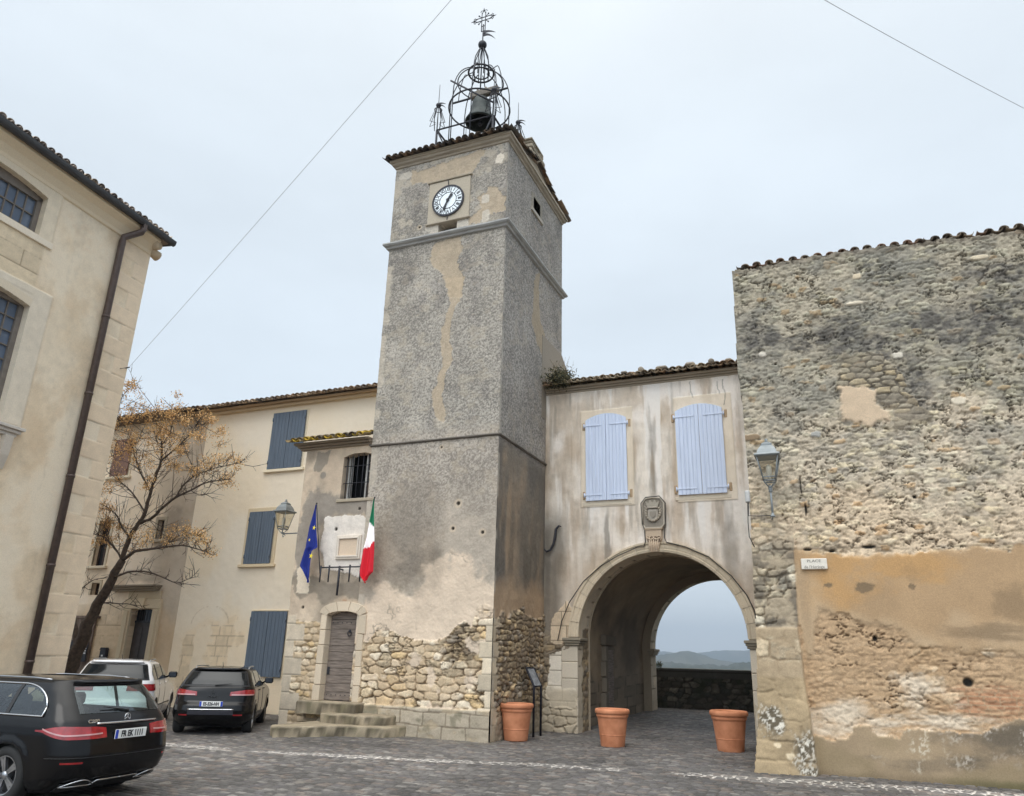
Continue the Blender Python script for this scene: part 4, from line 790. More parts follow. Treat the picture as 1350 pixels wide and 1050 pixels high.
# =============== gatehouse with the arch ===============
GY = 20.12; GX0 = TX1+.0; gxr = -1.55; gate = empty('gatehouse', (-4.3, GY, 0), 'pale limewashed gatehouse with big stone archway and two blue shuttered windows', 'house')
aL, aR = PA.uv(762, 858)[0], PA.uv(989, 858)[0]; ac = (aL+aR)/2; aRd = (aR-aL)/2; aS = PA.uv(870, 727)[1]-aRd*1.0; GZ = PA.uv(846, 503)[1]
archp = [(aL, -1), (aR, -1)]+[(ac+aRd*cos(t), aS+aRd*sin(t)) for t in np.linspace(0, pi, 40)]
za = (700, 450, 3.62); zb = (640, 700, 3.2816)
pjw = PA.uvs(P2(zb, [(280, 530), (385, 520), (400, 540), (400, 760), (290, 770), (262, 700), (275, 600)]))
pbr = PA.uvs(P2(zb, [(285, 390), (350, 300), (390, 360), (400, 480), (300, 490), (285, 480)]))
def paint_gate(u, v):
    n = len(u); h, c = plaster(u, v, 81, [Lc(198, 190, 178), Lc(178, 166, 150), Lc(214, 208, 200)], 1.0, .10, .010)
    stv = fbm(u*2.6, v*.28, 83, 5, .6); st2 = fbm(u*4.5, v*.5, 87, 4); big = fbm(u*.8, v*.7, 89, 4)
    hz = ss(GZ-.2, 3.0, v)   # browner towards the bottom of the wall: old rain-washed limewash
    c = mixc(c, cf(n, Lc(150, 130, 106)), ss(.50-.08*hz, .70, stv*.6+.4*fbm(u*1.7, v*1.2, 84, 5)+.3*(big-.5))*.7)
    c = mixc(c, cf(n, Lc(228, 226, 222)), ss(.56, .72, st2)*(.7-.25*hz)*ss(4.2, 5.2, v+2*(big-.5)))
    c = mixc(c, cf(n, Lc(128, 120, 108)), ss(.58, .74, fbm(u*4.3, v*.7, 97, 5))*.45); c = c*(.86+.28*fbm(u*9, v*2.2, 98, 5, .6))[:, None]
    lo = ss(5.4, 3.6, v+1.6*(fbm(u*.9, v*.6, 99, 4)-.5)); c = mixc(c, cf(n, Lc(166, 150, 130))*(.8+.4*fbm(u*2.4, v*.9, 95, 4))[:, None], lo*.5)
    for (x, y0, y1, w, k) in ((801, 680, 760, .10, .6), (861, 560, 655, .13, .5), (722, 800, 700, .16, .6), (775, 690, 730, .3, .15), (967, 690, 880, .3, .45)):
        uu = PA.uv(x, (y0+y1)/2)[0]; a, b = sorted((PA.uv(x, y0)[1], PA.uv(x, y1)[1])); m = ss(w, w*.3, abs(u-uu)+.09*(fbm(u*4, v*2, 5, 3)-.5)*2)*ss(a-.4, a+.2, v)*ss(b+.4, b-.2, v); c = mixc(c, cf(n, Lc(84, 78, 70)), m*k)
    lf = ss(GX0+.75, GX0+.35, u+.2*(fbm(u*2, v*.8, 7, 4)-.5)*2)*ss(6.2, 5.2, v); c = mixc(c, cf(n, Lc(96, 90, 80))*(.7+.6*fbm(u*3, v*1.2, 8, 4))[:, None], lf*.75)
    m = ss(.05, .02, abs(v-6.05-.02*(u+4))+.05*(vn(u*2, v*2, 3)-.5)); 
    # cream bands round the windows
    for (q0, q1, q2, q3) in ((768, 828, 547, 664), (893, 962, 528, 657)):
        a = PA.uv(q0-2, 600)[0]-.0; b = PA.uv(q1+7, 600)[0]; z0 = PA.uv((q0+q1)/2, q3+4)[1]; z1 = PA.uv((q0+q1)/2, q2-7)[1]
        d = np.minimum(np.minimum(u-a, b-u), np.minimum(v-z0, z1-v)); m = ss(-.012, .012, d); c = mixc(c, cf(n, Lc(196, 184, 164))*(.9+.2*fbm(u*3, v*3, 6, 4))[:, None], m*.8); h = h+m*.022
    b0 = PA.uv(745, 915)[1]; r = rubble(u, v, .3, .2, 13, STB, Lc(110, 98, 80), .1, .05); m = ss(b0+1.6, b0+1.4, v+.3*(vn(u*3, v*3, 3)-.5))*ss(GX0+1.0, GX0+.8, u+.2*(vn(u*3, v*3, 4)-.5)); c = mixc(c, r[1], m*.9); h = h*(1-m)+r[0]*m
    for pg, col, s in ((pjw, Lc(206, 198, 182), 1), (pbr, Lc(182, 164, 138), 2)):
        m = pmask(pg, u, v, .05, 3, s); r = ashlar(u+.1, v, .5, .38, 31+s, col, Lc(120, 108, 90), .014, .15); c = mixc(c, r[1], m); h = h*(1-m)+(r[0]+.012)*m
    m = ss(b0+.25, b0-.05, v+.2*(fbm(u*2, v*2, 3, 3)-.5)*2); c = mixc(c, cf(n, Lc(168, 156, 134))*(.6+.7*fbm(u*2.5, v*2.5, 8, 4))[:, None], m*.9); h = h+m*.05
    # cracks under the eave
    for (x, y0, y1) in ((911, 503, 525), (954, 500, 535), (947, 503, 520)):
        uu = PA.uv(x, y0)[0]; a = PA.uv(x, y1)[1]; b = PA.uv(x, y0)[1]; m = ss(.022, .004, abs(u-uu+.10*(fbm(u*.1, v*4, 15, 4)-.5)*2))*(v > a)*(v < b); c = c*(1-.6*m)[:, None]
    return h, c
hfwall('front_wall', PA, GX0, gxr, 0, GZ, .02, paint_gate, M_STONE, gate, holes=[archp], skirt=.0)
mb = MB(); mb.box(GX0+.02, gxr, GY+.4, 25.9, aS+aRd+.75, GZ-.02); mb.build('inner_core', M_DARK, gate)
# passage vault
bY = 25.95; bc = aty(864, 856, bY)[0]+2.2; bR = 2.2; bS = 2.18
def section(cx, R, zs, zb, step=.035):
    p = []; nrm = []; ln = []
    k = int((zs-zb)/step)
    for i in range(k): p.append((cx-R, zb+(zs-zb)*i/k)); nrm.append((1, 0))
    ka = int(pi*R/step)
    for i in range(ka+1): t = pi-pi*i/ka; p.append((cx+R*cos(t), zs+R*sin(t))); nrm.append((-cos(t), -sin(t)))
    for i in range(1, k+1): p.append((cx+R, zs-(zs-zb)*i/k)); nrm.append((-1, 0))
    return np.array(p), np.array(nrm)
def vault(name, y0, y1, c0, c1, R0, R1, s0, s1, painter, parent, step=.05):
    ny = max(2, int((y1-y0)/step)+1); V = []; C = []
    kk = int((2.18+.1)/.035)
    for i in range(ny):
        t = i/(ny-1); y = y0+(y1-y0)*t; R = R0+(R1-R0)*t
        cx = c0+(c1-c0)*t; zs = s0+(s1-s0)*t; z0_ = float(zg(0, y))-.05
        n1 = 62; th = np.linspace(pi, 0, 150)
        zz = np.linspace(z0_, zs, n1, endpoint=False); p = np.r_[np.c_[np.full(n1, cx-R), zz], np.c_[cx+R*np.cos(th), zs+R*np.sin(th)], np.c_[np.full(n1, cx+R), zz[::-1]]]
        nr = np.r_[np.tile((1., 0), (n1, 1)), np.c_[-np.cos(th), -np.sin(th)], np.tile((-1., 0), (n1, 1))]
        s = np.r_[0, np.cumsum(np.hypot(*np.diff(p, axis=0).T))]; h, c = painter(s, np.full(len(s), y), p[:, 1], p[:, 0]-cx)
        q = p+nr*h[:, None]; V.append(np.c_[q[:, 0], np.full(len(s), y), q[:, 1]]); C.append(c)
    V = np.array(V); C = np.array(C); m = V.shape[1]; k = np.arange(ny*m).reshape(ny, m); Q = np.stack([k[:-1, :-1], k[1:, :-1], k[1:, 1:], k[:-1, 1:]], -1).reshape(-1, 4)
    return link(name, mkmesh(name, V.reshape(-1, 3)-ORG[parent.name], Q, np.clip(C.reshape(-1, 3), .01, .9)), M_STONE, parent)
def pv_front(s, y, z, x):
    n = len(s); r = ashlar(y*1.0+3, s, .6, .42, 5, Lc(176, 164, 144), Lc(110, 98, 82), .012, .15); h, c = r[0], r[1]
    r2 = rubble(y*1.+9, s, .24, .15, 23, STB, Lc(104, 92, 76), .1, .04); m = ss(.2, .3, y-GY+.12*(vn(y*4, s*4, 3)-.5))*(z < 2.6); c = mixc(c, r2[1], m.astype(float)); h = h*(1-m)+(r2[0]-.03)*m
    return h, c
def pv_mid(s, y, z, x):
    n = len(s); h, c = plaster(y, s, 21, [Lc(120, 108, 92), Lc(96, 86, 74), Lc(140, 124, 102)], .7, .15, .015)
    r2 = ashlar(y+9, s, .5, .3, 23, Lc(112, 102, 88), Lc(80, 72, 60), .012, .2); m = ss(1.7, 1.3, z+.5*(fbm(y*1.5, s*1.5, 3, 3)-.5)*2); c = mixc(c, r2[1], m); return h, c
def pv_back(s, y, z, x):
    r = ashlar(y*1.0+3, s, .55, .36, 9, Lc(168, 156, 136), Lc(96, 86, 72), .012, .2, .003); return r[0]*.5, r[1]
R2 = aRd+.20; dcen = (bc-ac)/(bY-GY)
cA = lambda y: ac+dcen*(y-GY)
sA = lambda y: aS+(bS-aS)*(y-GY)/(bY-GY)
vault('passage_arch', GY+.0, GY+.62, ac, cA(GY+.62), aRd, aRd, aS, sA(GY+.6), pv_front, gate, .03)
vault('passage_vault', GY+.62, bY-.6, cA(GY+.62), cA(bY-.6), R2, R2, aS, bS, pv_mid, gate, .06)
vault('passage_arch', bY-.6, bY+.02, cA(bY-.6), bc, bR, bR, bS, bS, pv_back, gate, .04)
# step faces between the arches (annular rings)
mb = MB()
def ringface(y, c_, Ra, Rb, zs, th_=.02, col=Lc(130, 118, 100)):
    pts = [(c_-Ra, -.1), (c_-Rb, -.1)]; inner = [(c_+Ra*cos(t), zs+Ra*sin(t)) for t in np.linspace(pi, 0, 36)]; outer = [(c_+Rb*cos(t), zs+Rb*sin(t)) for t in np.linspace(pi, 0, 36)]
    inner = [(c_-Ra, -.1)]+inner+[(c_+Ra, -.1)]; outer = [(c_-Rb, -.1)]+outer+[(c_+Rb, -.1)]
    n = len(inner); v = [(x, y, z) for x, z in inner]+[(x, y, z) for x, z in outer]; mb.add(v, [(i, i+1, n+i+1, n+i) for i in range(n-1)], col=col)
ringface(GY+.62, cA(GY+.62), aRd-.06, R2+.1, aS); mb.build('arch_shoulder', M_STONE, gate, fixn=False); mb = MB(); ringface(bY-.6, cA(bY-.6), bR-.05, R2+.1, bS); mb.build('arch_shoulder', M_STONE, gate, fixn=False)
for sx, xx in ((-1, bc-bR), (1, bc+bR)):
    mb = MB()
    for (o, z0, z1) in ((.0, bS-.2, bS-.14), (.03, bS-.138, bS-.08), (.06, bS-.078, bS-.0)): mb.box(xx-.06-o, xx+.06+o, bY-.64-o, bY+.06+o, z0, z1, .012, col=Lc(132, 122, 106))
    mb.build('passage_impost', M_STONE, gate)
# doorway recess on the left wall of the passage
PAD = Pl((cA(22.6)-R2+.03, 22.3), 90)
mb = MB(); mb.M = frame(PAD); mb.box(0, .95, -.02, .1, .1, 2.1, .01); mb.build('side_door', M_DOORW, gate)
mb = MB(); mb.M = frame(PAD)
for i in range(5):
    mb.box(-.2-.05*(i % 2), -.003, -.05, .12, .1+i*.42, .505+i*.42, .012, col=Lc(104, 96, 84)*(.9+.05*i)); 
mb.box(-.25, 1.2, -.05, .12, 2.21, 2.5, .02, col=Lc(98, 90, 78)); mb.build('door_jamb', M_STONE, gate)
# back wall of the house round the rear arch
PAb = Pl((GX0+6.2, bY+.02), 180)
hfwall('back_wall', PAb, 0, 6.2, 0, GZ, .07, lambda u, v: rubble(u, v, .3, .18, 5, STG, Lc(120, 108, 90))[:2], M_STONE, gate, holes=[[(GX0+6.2-bc+a, b) for a, b in [(-bR-.14, -1), (bR+.14, -1)]+[((bR+.14)*cos(t), bS+(bR+.14)*sin(t)) for t in np.linspace(0, pi, 30)]]], skirt=.05)
# archivolt: voussoir ring with moulding
arv = empty('arch_surround', (ac, GY, aS)); arv.parent = gate; arv.location = Vector((ac, GY, aS))-gate.location; ORG[arv.name] = np.array([ac, GY, aS])
nV = 19; cv = Lc(184, 170, 146); rg = np.random.RandomState(9)
mb = MB(); prof = [(-.03, -.10), (-.03, .0), (-.02, .045), (.035, .06), (.06, .045), (.10, .055), (.17, .055), (.20, .085), (.245, .085), (.245, -.02)]
for k in range(nV):
    t0 = pi*k/nV+.003; t1 = pi*(k+1)/nV-.003; cc = cv*rg.uniform(.85, 1.08); G = []
    for t in np.linspace(t0, t1, 6): G.append([(ac+(aRd+a)*cos(t), GY-b-.01, aS+(aRd+a)*sin(t)) for a, b in prof])
    mb.grid(G, False, cc)
mb.build('archivolt', M_STONE, arv)
for sx, xx in ((-1, aL), (1, aR)):
    mb = MB(); x0, x1 = (xx-.34, xx+.06) if sx < 0 else (xx-.06, xx+.34); zi = aS
    for (o, z0, z1) in ((.0, zi-.22, zi-.16), (.03, zi-.158, zi-.10), (.06, zi-.098, zi-.02)): mb.box(x0-o, x1+o, GY-.10-o, GY+.5, z0, z1, .015, col=Lc(126, 118, 102))
    mb.build('impost', M_STONE, arv)
for sx in (-1, 1):
    z = -.05; 
    while z < aS-.24:
        hh = min(rg.uniform(.32, .5), aS-.225-z); 
        if aS-.225-z-hh < .12: hh = aS-.225-z
        w = rg.uniform(.28, .46); x0, x1 = (aL-w, aL+.004) if sx < 0 else (aR-.004, aR+w); mb = MB(); mb.box(x0, x1, GY-.05, GY+.3, z+.005, z+hh-.005, .018, col=Lc(186, 176, 158)*rg.uniform(.85, 1.06)); mb.build('jamb_block', M_STONE, arv); z += hh
# thin cable following the arch
mb = MB(); pts = []
for (x, y) in [(737, 845), (742, 820), (752, 795), (770, 768), (792, 748), (815, 734), (842, 722), (850, 722), (852, 715), (851, 700), (848, 690), (846, 665), (852, 657), (870, 655), (878, 664), (878, 690), (877, 710), (880, 716), (905, 722), (935, 735), (965, 760), (985, 785), (995, 805), (1000, 830)]:
    u_, v_ = PA.uv(x, y); pts.append(PA.pt(u_, v_, .105))
mb.tube(pts, .014, 5); mb.build('cable_run', mat('cable', (.03, .03, .03), .7, bump=0), gate)
# coat of arms
k0 = PA.uv(862, 690); ZC = PA.uv(862, 657)[1]; ZB = PA.uv(862, 697)[1]; xc = PA.uv(862, 680)[0]; arms = empty('coat_of_arms', (xc, GY, ZB)); arms.parent = gate; arms.location = Vector((xc, GY, ZB))-gate.location; ORG[arms.name] = np.array([xc, GY, ZB])
hwd = .5*(PA.uv(876, 680)[0]-PA.uv(847.5, 680)[0]); Hh = ZC-ZB; cs_ = Lc(122, 116, 106)
mb = MB(); mb.prism([(xc-hwd, ZB+.1), (xc-hwd*.75, ZB), (xc+hwd*.75, ZB), (xc+hwd, ZB+.1), (xc+hwd, ZC-.16), (xc+hwd*.7, ZC-.03), (xc, ZC), (xc-hwd*.7, ZC-.03), (xc-hwd, ZC-.16)], 'y', GY-.08, GY+.05, col=cs_); mb.build('slab', M_STONE, arms)
mb = MB(); bord = [(xc-hwd, ZB+.1), (xc-hwd*.75, ZB), (xc+hwd*.75, ZB), (xc+hwd, ZB+.1), (xc+hwd, ZC-.16), (xc+hwd*.7, ZC-.03), (xc, ZC), (xc-hwd*.7, ZC-.03), (xc-hwd, ZC-.16), (xc-hwd, ZB+.1)]
mb.tube([(a, GY-.09, b) for a, b in bord], .026, 6, col=Lc(160, 152, 138)); mb.build('border', M_STONE, arms)
mb = MB(); zc = ZB+Hh*.44; sw = hwd*.46
shp = [(-1, .9), (-.5, 1), (0, .92), (.5, 1), (1, .9), (1, -.2), (.75, -.75), (0, -1.2), (-.75, -.75), (-1, -.2)]; mb.prism([(xc+a*sw, zc+b*sw*1.05) for a, b in shp], 'y', GY-.125, GY-.07, col=Lc(150, 144, 134)); mb.prism([(xc+a*sw*.6, zc+b*sw*.6) for a, b in shp], 'y', GY-.145, GY-.12, col=Lc(130, 124, 114)); mb.build('shield', M_STONE, arms)
mb = MB(); zk = ZB+Hh*.78
mb.prism([(xc-.14, zk-.09), (xc+.14, zk-.09), (xc+.19, zk+.08), (xc+.1, zk+.02), (xc+.07, zk+.12), (xc, zk+.03), (xc-.07, zk+.12), (xc-.1, zk+.02), (xc-.19, zk+.08)], 'y', GY-.14, GY-.07, col=Lc(146, 140, 128)); mb.tube([(xc-.15, GY-.13, zk-.1), (xc+.15, GY-.13, zk-.1)], .028, 6, col=Lc(150, 142, 130)); mb.build('crown', M_STONE, arms)
mb = MB()
for sx in (-1, 1):
    for i in range(9):
        t = i/8; a = -.15+2.5*t; rr = sw*1.42; x = xc+sx*rr*sin(pi-a*1.05)*.98; z = zc+.05+rr*1.15*-cos(a*1.0+.05)*1; mb.ball((x, GY-.1, z), .04, 6, col=Lc(144, 136, 122)); mb.tube([(x, GY-.1, z), (x+sx*.06, GY-.12, z+.07)], [.02, .008], 5, col=Lc(150, 142, 130))
mb.build('palm_wreath', M_STONE, arms)
# keystone with carved year
mb = MB(); kz0 = aS+aRd-.02; kz1 = ZB-.01; w1 = hwd*.72
mb.prism([(xc-w1*.5, kz0), (xc+w1*.5, kz0), (xc+w1*.75, kz0+.22), (xc+w1, kz0+.36), (xc+w1, kz1), (xc-w1, kz1), (xc-w1, kz0+.36), (xc-w1*.75, kz0+.22)], 'y', GY-.13, GY+.02, col=Lc(170, 152, 130)); mb.box(xc-w1-.03, xc+w1+.03, GY-.15, GY, kz1-.05, kz1-.0, .01, col=Lc(150, 134, 114)); mb.build('keystone', M_STONE, arv)
mb = MB(); M = np.eye(4); M[:3, 3] = (xc, GY-.133, kz1-.30); add_text(mb, '1902', .2, .008, M, 1., .004); mb.build('carved_year', mat('carved_stone', Lc(96, 80, 64, .8), .9), arv)
mb = MB()
for i in range(5): mb.tube([(xc+(i-2)*w1*.2, GY-.135, kz0+.03), (xc+(i-2)*w1*.28, GY-.135, kz0+.32)], [.014, .02], 5, col=Lc(180, 162, 140))
mb.tube([(xc-w1*.8, GY-.14, kz0+.36), (xc-w1*.3, GY-.15, kz0+.31), (xc, GY-.14, kz0+.36), (xc+w1*.3, GY-.15, kz0+.31), (xc+w1*.8, GY-.14, kz0+.36)], .02, 5, col=Lc(180, 162, 140)); mb.build('scroll_carving', M_STONE, arv)
# eave: cyma cornice and tiles
mb = MB()
for i, (o, z0, z1) in enumerate(((.02, GZ-.12, GZ-.06), (.07, GZ-.058, GZ+.0), (.13, GZ+.002, GZ+.07))): mb.box(GX0+.0, gxr+.1, GY-o, GY+.1, z0, z1, .012, col=Lc(142, 132, 116))
mb.prism([(GY-.1, GZ+.08), (bY+.1, GZ+.08), (bY+.1, GZ+.1), (23, GZ+1.05)], 'x', GX0+.01, gxr+.1, col=Lc(120, 110, 96)); mb.build('eave_moulding', M_STONE, gate)
gs = np.array([0, 1, .32]); gs /= np.linalg.norm(gs)
GR = [Lc(146, 132, 110), Lc(168, 154, 130), Lc(120, 108, 92), Lc(96, 88, 78), Lc(156, 130, 102), Lc(184, 174, 152)]
tiles('roof', (GX0, GY-.30, GZ+.09), (1, 0, 0), gs, gxr-GX0+.1, 3.3, gate, M_TILE, GR, seed=21, pitch=.2, jit=.02)
mb = MB(); rg = np.random.RandomState(6)
for (px, w_, h_) in ((843, .16, .14), (866, .34, .09), (905, .28, .10), (936, .16, .13), (820, .2, .06), (958, .2, .07)):
    x = PA.uv(px, 500)[0]; mb = MB(); mb.box(x, x+w_, GY-.20, GY+.08, GZ+.24, GZ+.26+h_, .05, col=Lc(124, 118, 108)*rg.uniform(.75, 1.1)); mb.build('weight_stone', M_STONE, gate)
# sloped abutment of the tower base beside the roof
mb = MB(); w0 = atx(735, 462, TX1+.02); mb.prism([(TY+3.0, GZ-.9), (TY+TD+2.2, GZ-.9), (TY+TD+2.2, GZ+.3), (TY+TD, GZ+1.75), (TY+3.0, GZ+1.75)], 'x', TX1-.3, TX1+.01, col=Lc(124, 118, 108)); mb.build('raking_buttress', M_STONE, tower)
# shutters
def shutter_leaf(parent, M, x0, x1, z0, ztop, m, nb=5, th=.035, hinge=1, strapz=(), mi=None):
    o = empty('shutter', (0, 0, 0)); o.parent = parent; base = M[:3, :3]@np.array([x0, 0, z0])+M[:3, 3]; o.location = Vector(base)-Vector(ORG[parent.name]); ORG[o.name] = base
    mb = MB(); mb.M = M; w = (x1-x0)/nb
    for i in range(nb):
        a = x0+i*w+.003; b = x0+(i+1)*w-.003; za, zb_ = ztop(a), ztop(b)
        mb.prism([(a, z0), (b, z0), (b, zb_), (a, za)], 'y', -th, 0)
        mb.prism([(a+.012, z0), (b-.012, z0), (b-.012, zb_), (a+.012, za)], 'y', -th-.006, -th)
    mb.build('leaf', m, o)
    for z in strapz:
        mb = MB(); mb.M = M; xa, xb = (x0, x0+(x1-x0)*.8) if hinge < 0 else (x0+(x1-x0)*.2, x1); mb.box(xa, xb, -th-.016, -th-.006, z-.018, z+.018, .003)
        xh = x0-.03 if hinge < 0 else x1+.03; mb.tube([(xh, -th-.01, z-.05), (xh, -th-.01, z+.05)], .018, 6); mb.build('strap_hinge', mi or m, o)
    return o
M_LAV = woodmat('lavender_paint', Lc(184, 198, 222, .93), (22, 3, 1.2), .90, 1.06)
M_SLATE = woodmat('slate_blue_paint', Lc(84, 98, 114, .9), (22, 3, 1.2), .85, 1.12)
M_BROWN = mat('brown_paint', Lc(124, 96, 84, .9), .8, var=.15, vs=8)
for (q0, q1, q2, q3, tilt) in ((773, 827, 546, 660, 0), (893, 956, 533, 652, 0)):
    xl, xm, xr = PA.uv(q0, 605)[0], None, PA.uv(q1, 600)[0]; z0 = PA.uv((q0+q1)/2, q3)[1]; z1 = PA.uv((q0+q1)/2, q2)[1]; xm = (xl+xr)/2
    wn = empty('window', (xl, GY, z0)); wn.parent = gate; wn.location = Vector((xl, GY, z0))-gate.location; ORG[wn.name] = np.array([xl, GY, z0])
    top = lambda x, xm=xm, xr=xr, z1=z1: z1-.17*((x-xm)/(xr-xm))**2
    M = np.eye(4); M[:3, 3] = (0, GY-.04, 0)
    for (a, b, hg) in ((xl, xm-.004, -1), (xm+.004, xr, 1)):
        sh = empty('x', (0, 0, 0)); bpy.data.objects.remove(sh)
        mb = MB(); w = (b-a)/6; mb.M = M
        for i in range(6):
            p, q = a+i*w+.002, a+(i+1)*w-.002; mb.prism([(p, z0), (q, z0), (q, top(q)), (p, top(p))], 'y', -.035, 0); mb.prism([(p+.012, z0), (q-.012, z0), (q-.012, top(q)), (p+.012, top(p))], 'y', -.043, -.035)
        for z in (z0+.16, z1-.34):
            xa, xb = (a-.03, a+(b-a)*.8) if hg < 0 else (a+(b-a)*.2, b+.03); mb.box(xa, xb, -.056, -.043, z-.02, z+.02, .004); mb.tube([((a-.04) if hg < 0 else (b+.04), -.045, z-.06), ((a-.04) if hg < 0 else (b+.04), -.045, z+.06)], .02, 6)
        mb.build('shutter', M_LAV, wn)
    mb = MB(); mb.box(xl-.1, xr+.1, GY-.03, GY+.02, z0-.14, z0-.04, .01, col=Lc(186, 176, 158)); mb.build('sill', M_STONE, wn)
    for x in (xl-.12, xr+.04):
        for z in (z0+.16, z1-.34): mb = MB(); mb.box(x, x+.1, GY-.035, GY+.02, z-.13, z+.13, .03, col=Lc(156, 134, 106)); mb.build('hinge_patch', M_STONE, wn)
# iron tie anchor, wall box
tie = empty('tie_anchor', PA.pt(*PA.uv(732, 712), .02), 'black iron S-shaped wall anchor left of the archway', 'wall anchor'); mb = MB(); pts = []
for (x, y) in [(741, 695), (738, 694), (734, 699), (733, 708), (731, 718), (727, 726), (722, 728), (719, 725)]: u_, v_ = PA.uv(x, y); pts.append(PA.pt(u_, v_, .08))
mb.tube(pts, [.02, .03, .035, .035, .035, .035, .03, .02], 6); mb.build('s_bar', M_IRON, tie)
mb = MB(); mb.tube([PA.pt(*PA.uv(732, 712), -.02), PA.pt(*PA.uv(732, 712), .08)], .025, 6); mb.build('pin', M_IRON, tie)
# weed tuft where roof meets tower
def weed(name, label, c, n, R, seed, cols, stems=True):
    rg = np.random.RandomState(seed); o = empty(name, c, label, 'plant'); mb = MB(); c = np.array(c)
    for i in range(n):
        d = rg.normal(size=3); d[2] = d[2]*.7+.2; p = c+d*R*.45; s = rg.uniform(.02, .045); a = rg.normal(size=3); a /= np.linalg.norm(a); b = np.cross(a, rg.normal(size=3)); b /= np.linalg.norm(b); mb.add([p, p+a*s*1.6+b*s*.4, p+a*s*2.6, p+a*s*1.4-b*s*.4], [(0, 1, 2, 3)], col=cols[rg.randint(len(cols))]*rg.uniform(.7, 1.2))
    mb.build('leaves', M_LEAF, o, fixn=False)
    mb = MB()
    for i in range(26 if stems else 8):
        p = c+rg.normal(size=3)*R*.3; q = p+np.array([rg.normal()*.3, rg.normal()*.2-.05, rg.uniform(.3, .9)])*R*1.6; m_ = (p+q)/2+rg.normal(size=3)*.05; mb.tube([p, m_, q], [.006, .005, .003], 4, col=Lc(96, 84, 62))
    mb.build('stems', M_LEAF, o, fixn=False); return o
M_LEAF = attmat('foliage', .8, 20, .2, .1, .002)
wp = aty(738, 502, GY-.2); GRN = [Lc(62, 66, 48), Lc(84, 84, 58), Lc(50, 52, 42), Lc(104, 96, 66)]
weed('weed_tuft', 'dark scrubby weed growing where gatehouse roof meets the tower', wp, 2600, .42, 3, GRN)
# =============== stone building on the right ===============
rb = empty('rubble_house', PR.pt(1.5, 0, 0), 'large rough rubble building with ochre render on the right of the gate', 'house')
ru0 = PR.uv(966, 400)[0]; rul = [PR.uv(966, 357), PR.uv(970, 420), PR.uv(972, 480), PR.uv(979, 540), PR.uv(985, 600), PR.uv(990, 700), PR.uv(999, 840), PR.uv(1000, 960)]
RU1 = PR.uv(1350, 700)[0]+6.6
ptop = PR.uvs([(966, 357), (1000, 352), (1040, 344), (1100, 334), (1160, 326), (1230, 318), (1290, 310), (1350, 303), (1420, 294), (1560, 274), (2100, 195)])
TX_ = [p[0] for p in ptop]; TZ_ = [p[1] for p in ptop]
def topz(u): return np.interp(u, TX_, TZ_)
zr1 = (950, 290, 3.375); zr2 = (950, 560, 3.375); zr3 = (950, 780, 3.375)
ochre = PR.uvs(P2(zr2, [(320, 590), (330, 560), (420, 562), (640, 575), (880, 562), (1100, 555), (1250, 545), (1500, 520), (3600, 300), (3600, 900)])+P2(zr3, [(3600, 430), (1500, 330), (1280, 260), (1060, 260), (940, 245), (870, 230), (800, 165), (720, 140), (640, 150), (560, 120), (500, 110), (450, 78), (420, 170), (400, 290), (375, 290), (350, 150)]))
patch = PR.uvs(P2(zr1, [(515, 745), (600, 745), (690, 745), (690, 830), (760, 865), (765, 905), (620, 920), (540, 905), (525, 850)]))
stn = PR.uvs(P2(zr1, [(500, 740), (490, 640), (560, 590), (700, 600), (760, 640), (840, 760), (900, 830), (950, 860), (820, 930), (770, 940), (760, 860), (690, 820), (690, 745)]))
plin = PR.uvs(P2(zr3, [(380, 640), (470, 650), (560, 640), (600, 580), (660, 590), (700, 640), (800, 640), (850, 600), (1000, 610), (1150, 620), (1350, 570), (3600, 560), (3600, 1500), (380, 1000)]))
bm_ = PR.uvs([(1001, 832), (1052, 828), (1055, 860), (1060, 900), (1070, 960), (1079, 1026), (985, 1024), (996, 900)])
ubt = [(PR.uv(1052, 828)[0], PR.uv(1052, 828)[1]), (PR.uv(1079, 1024)[0], 0)]
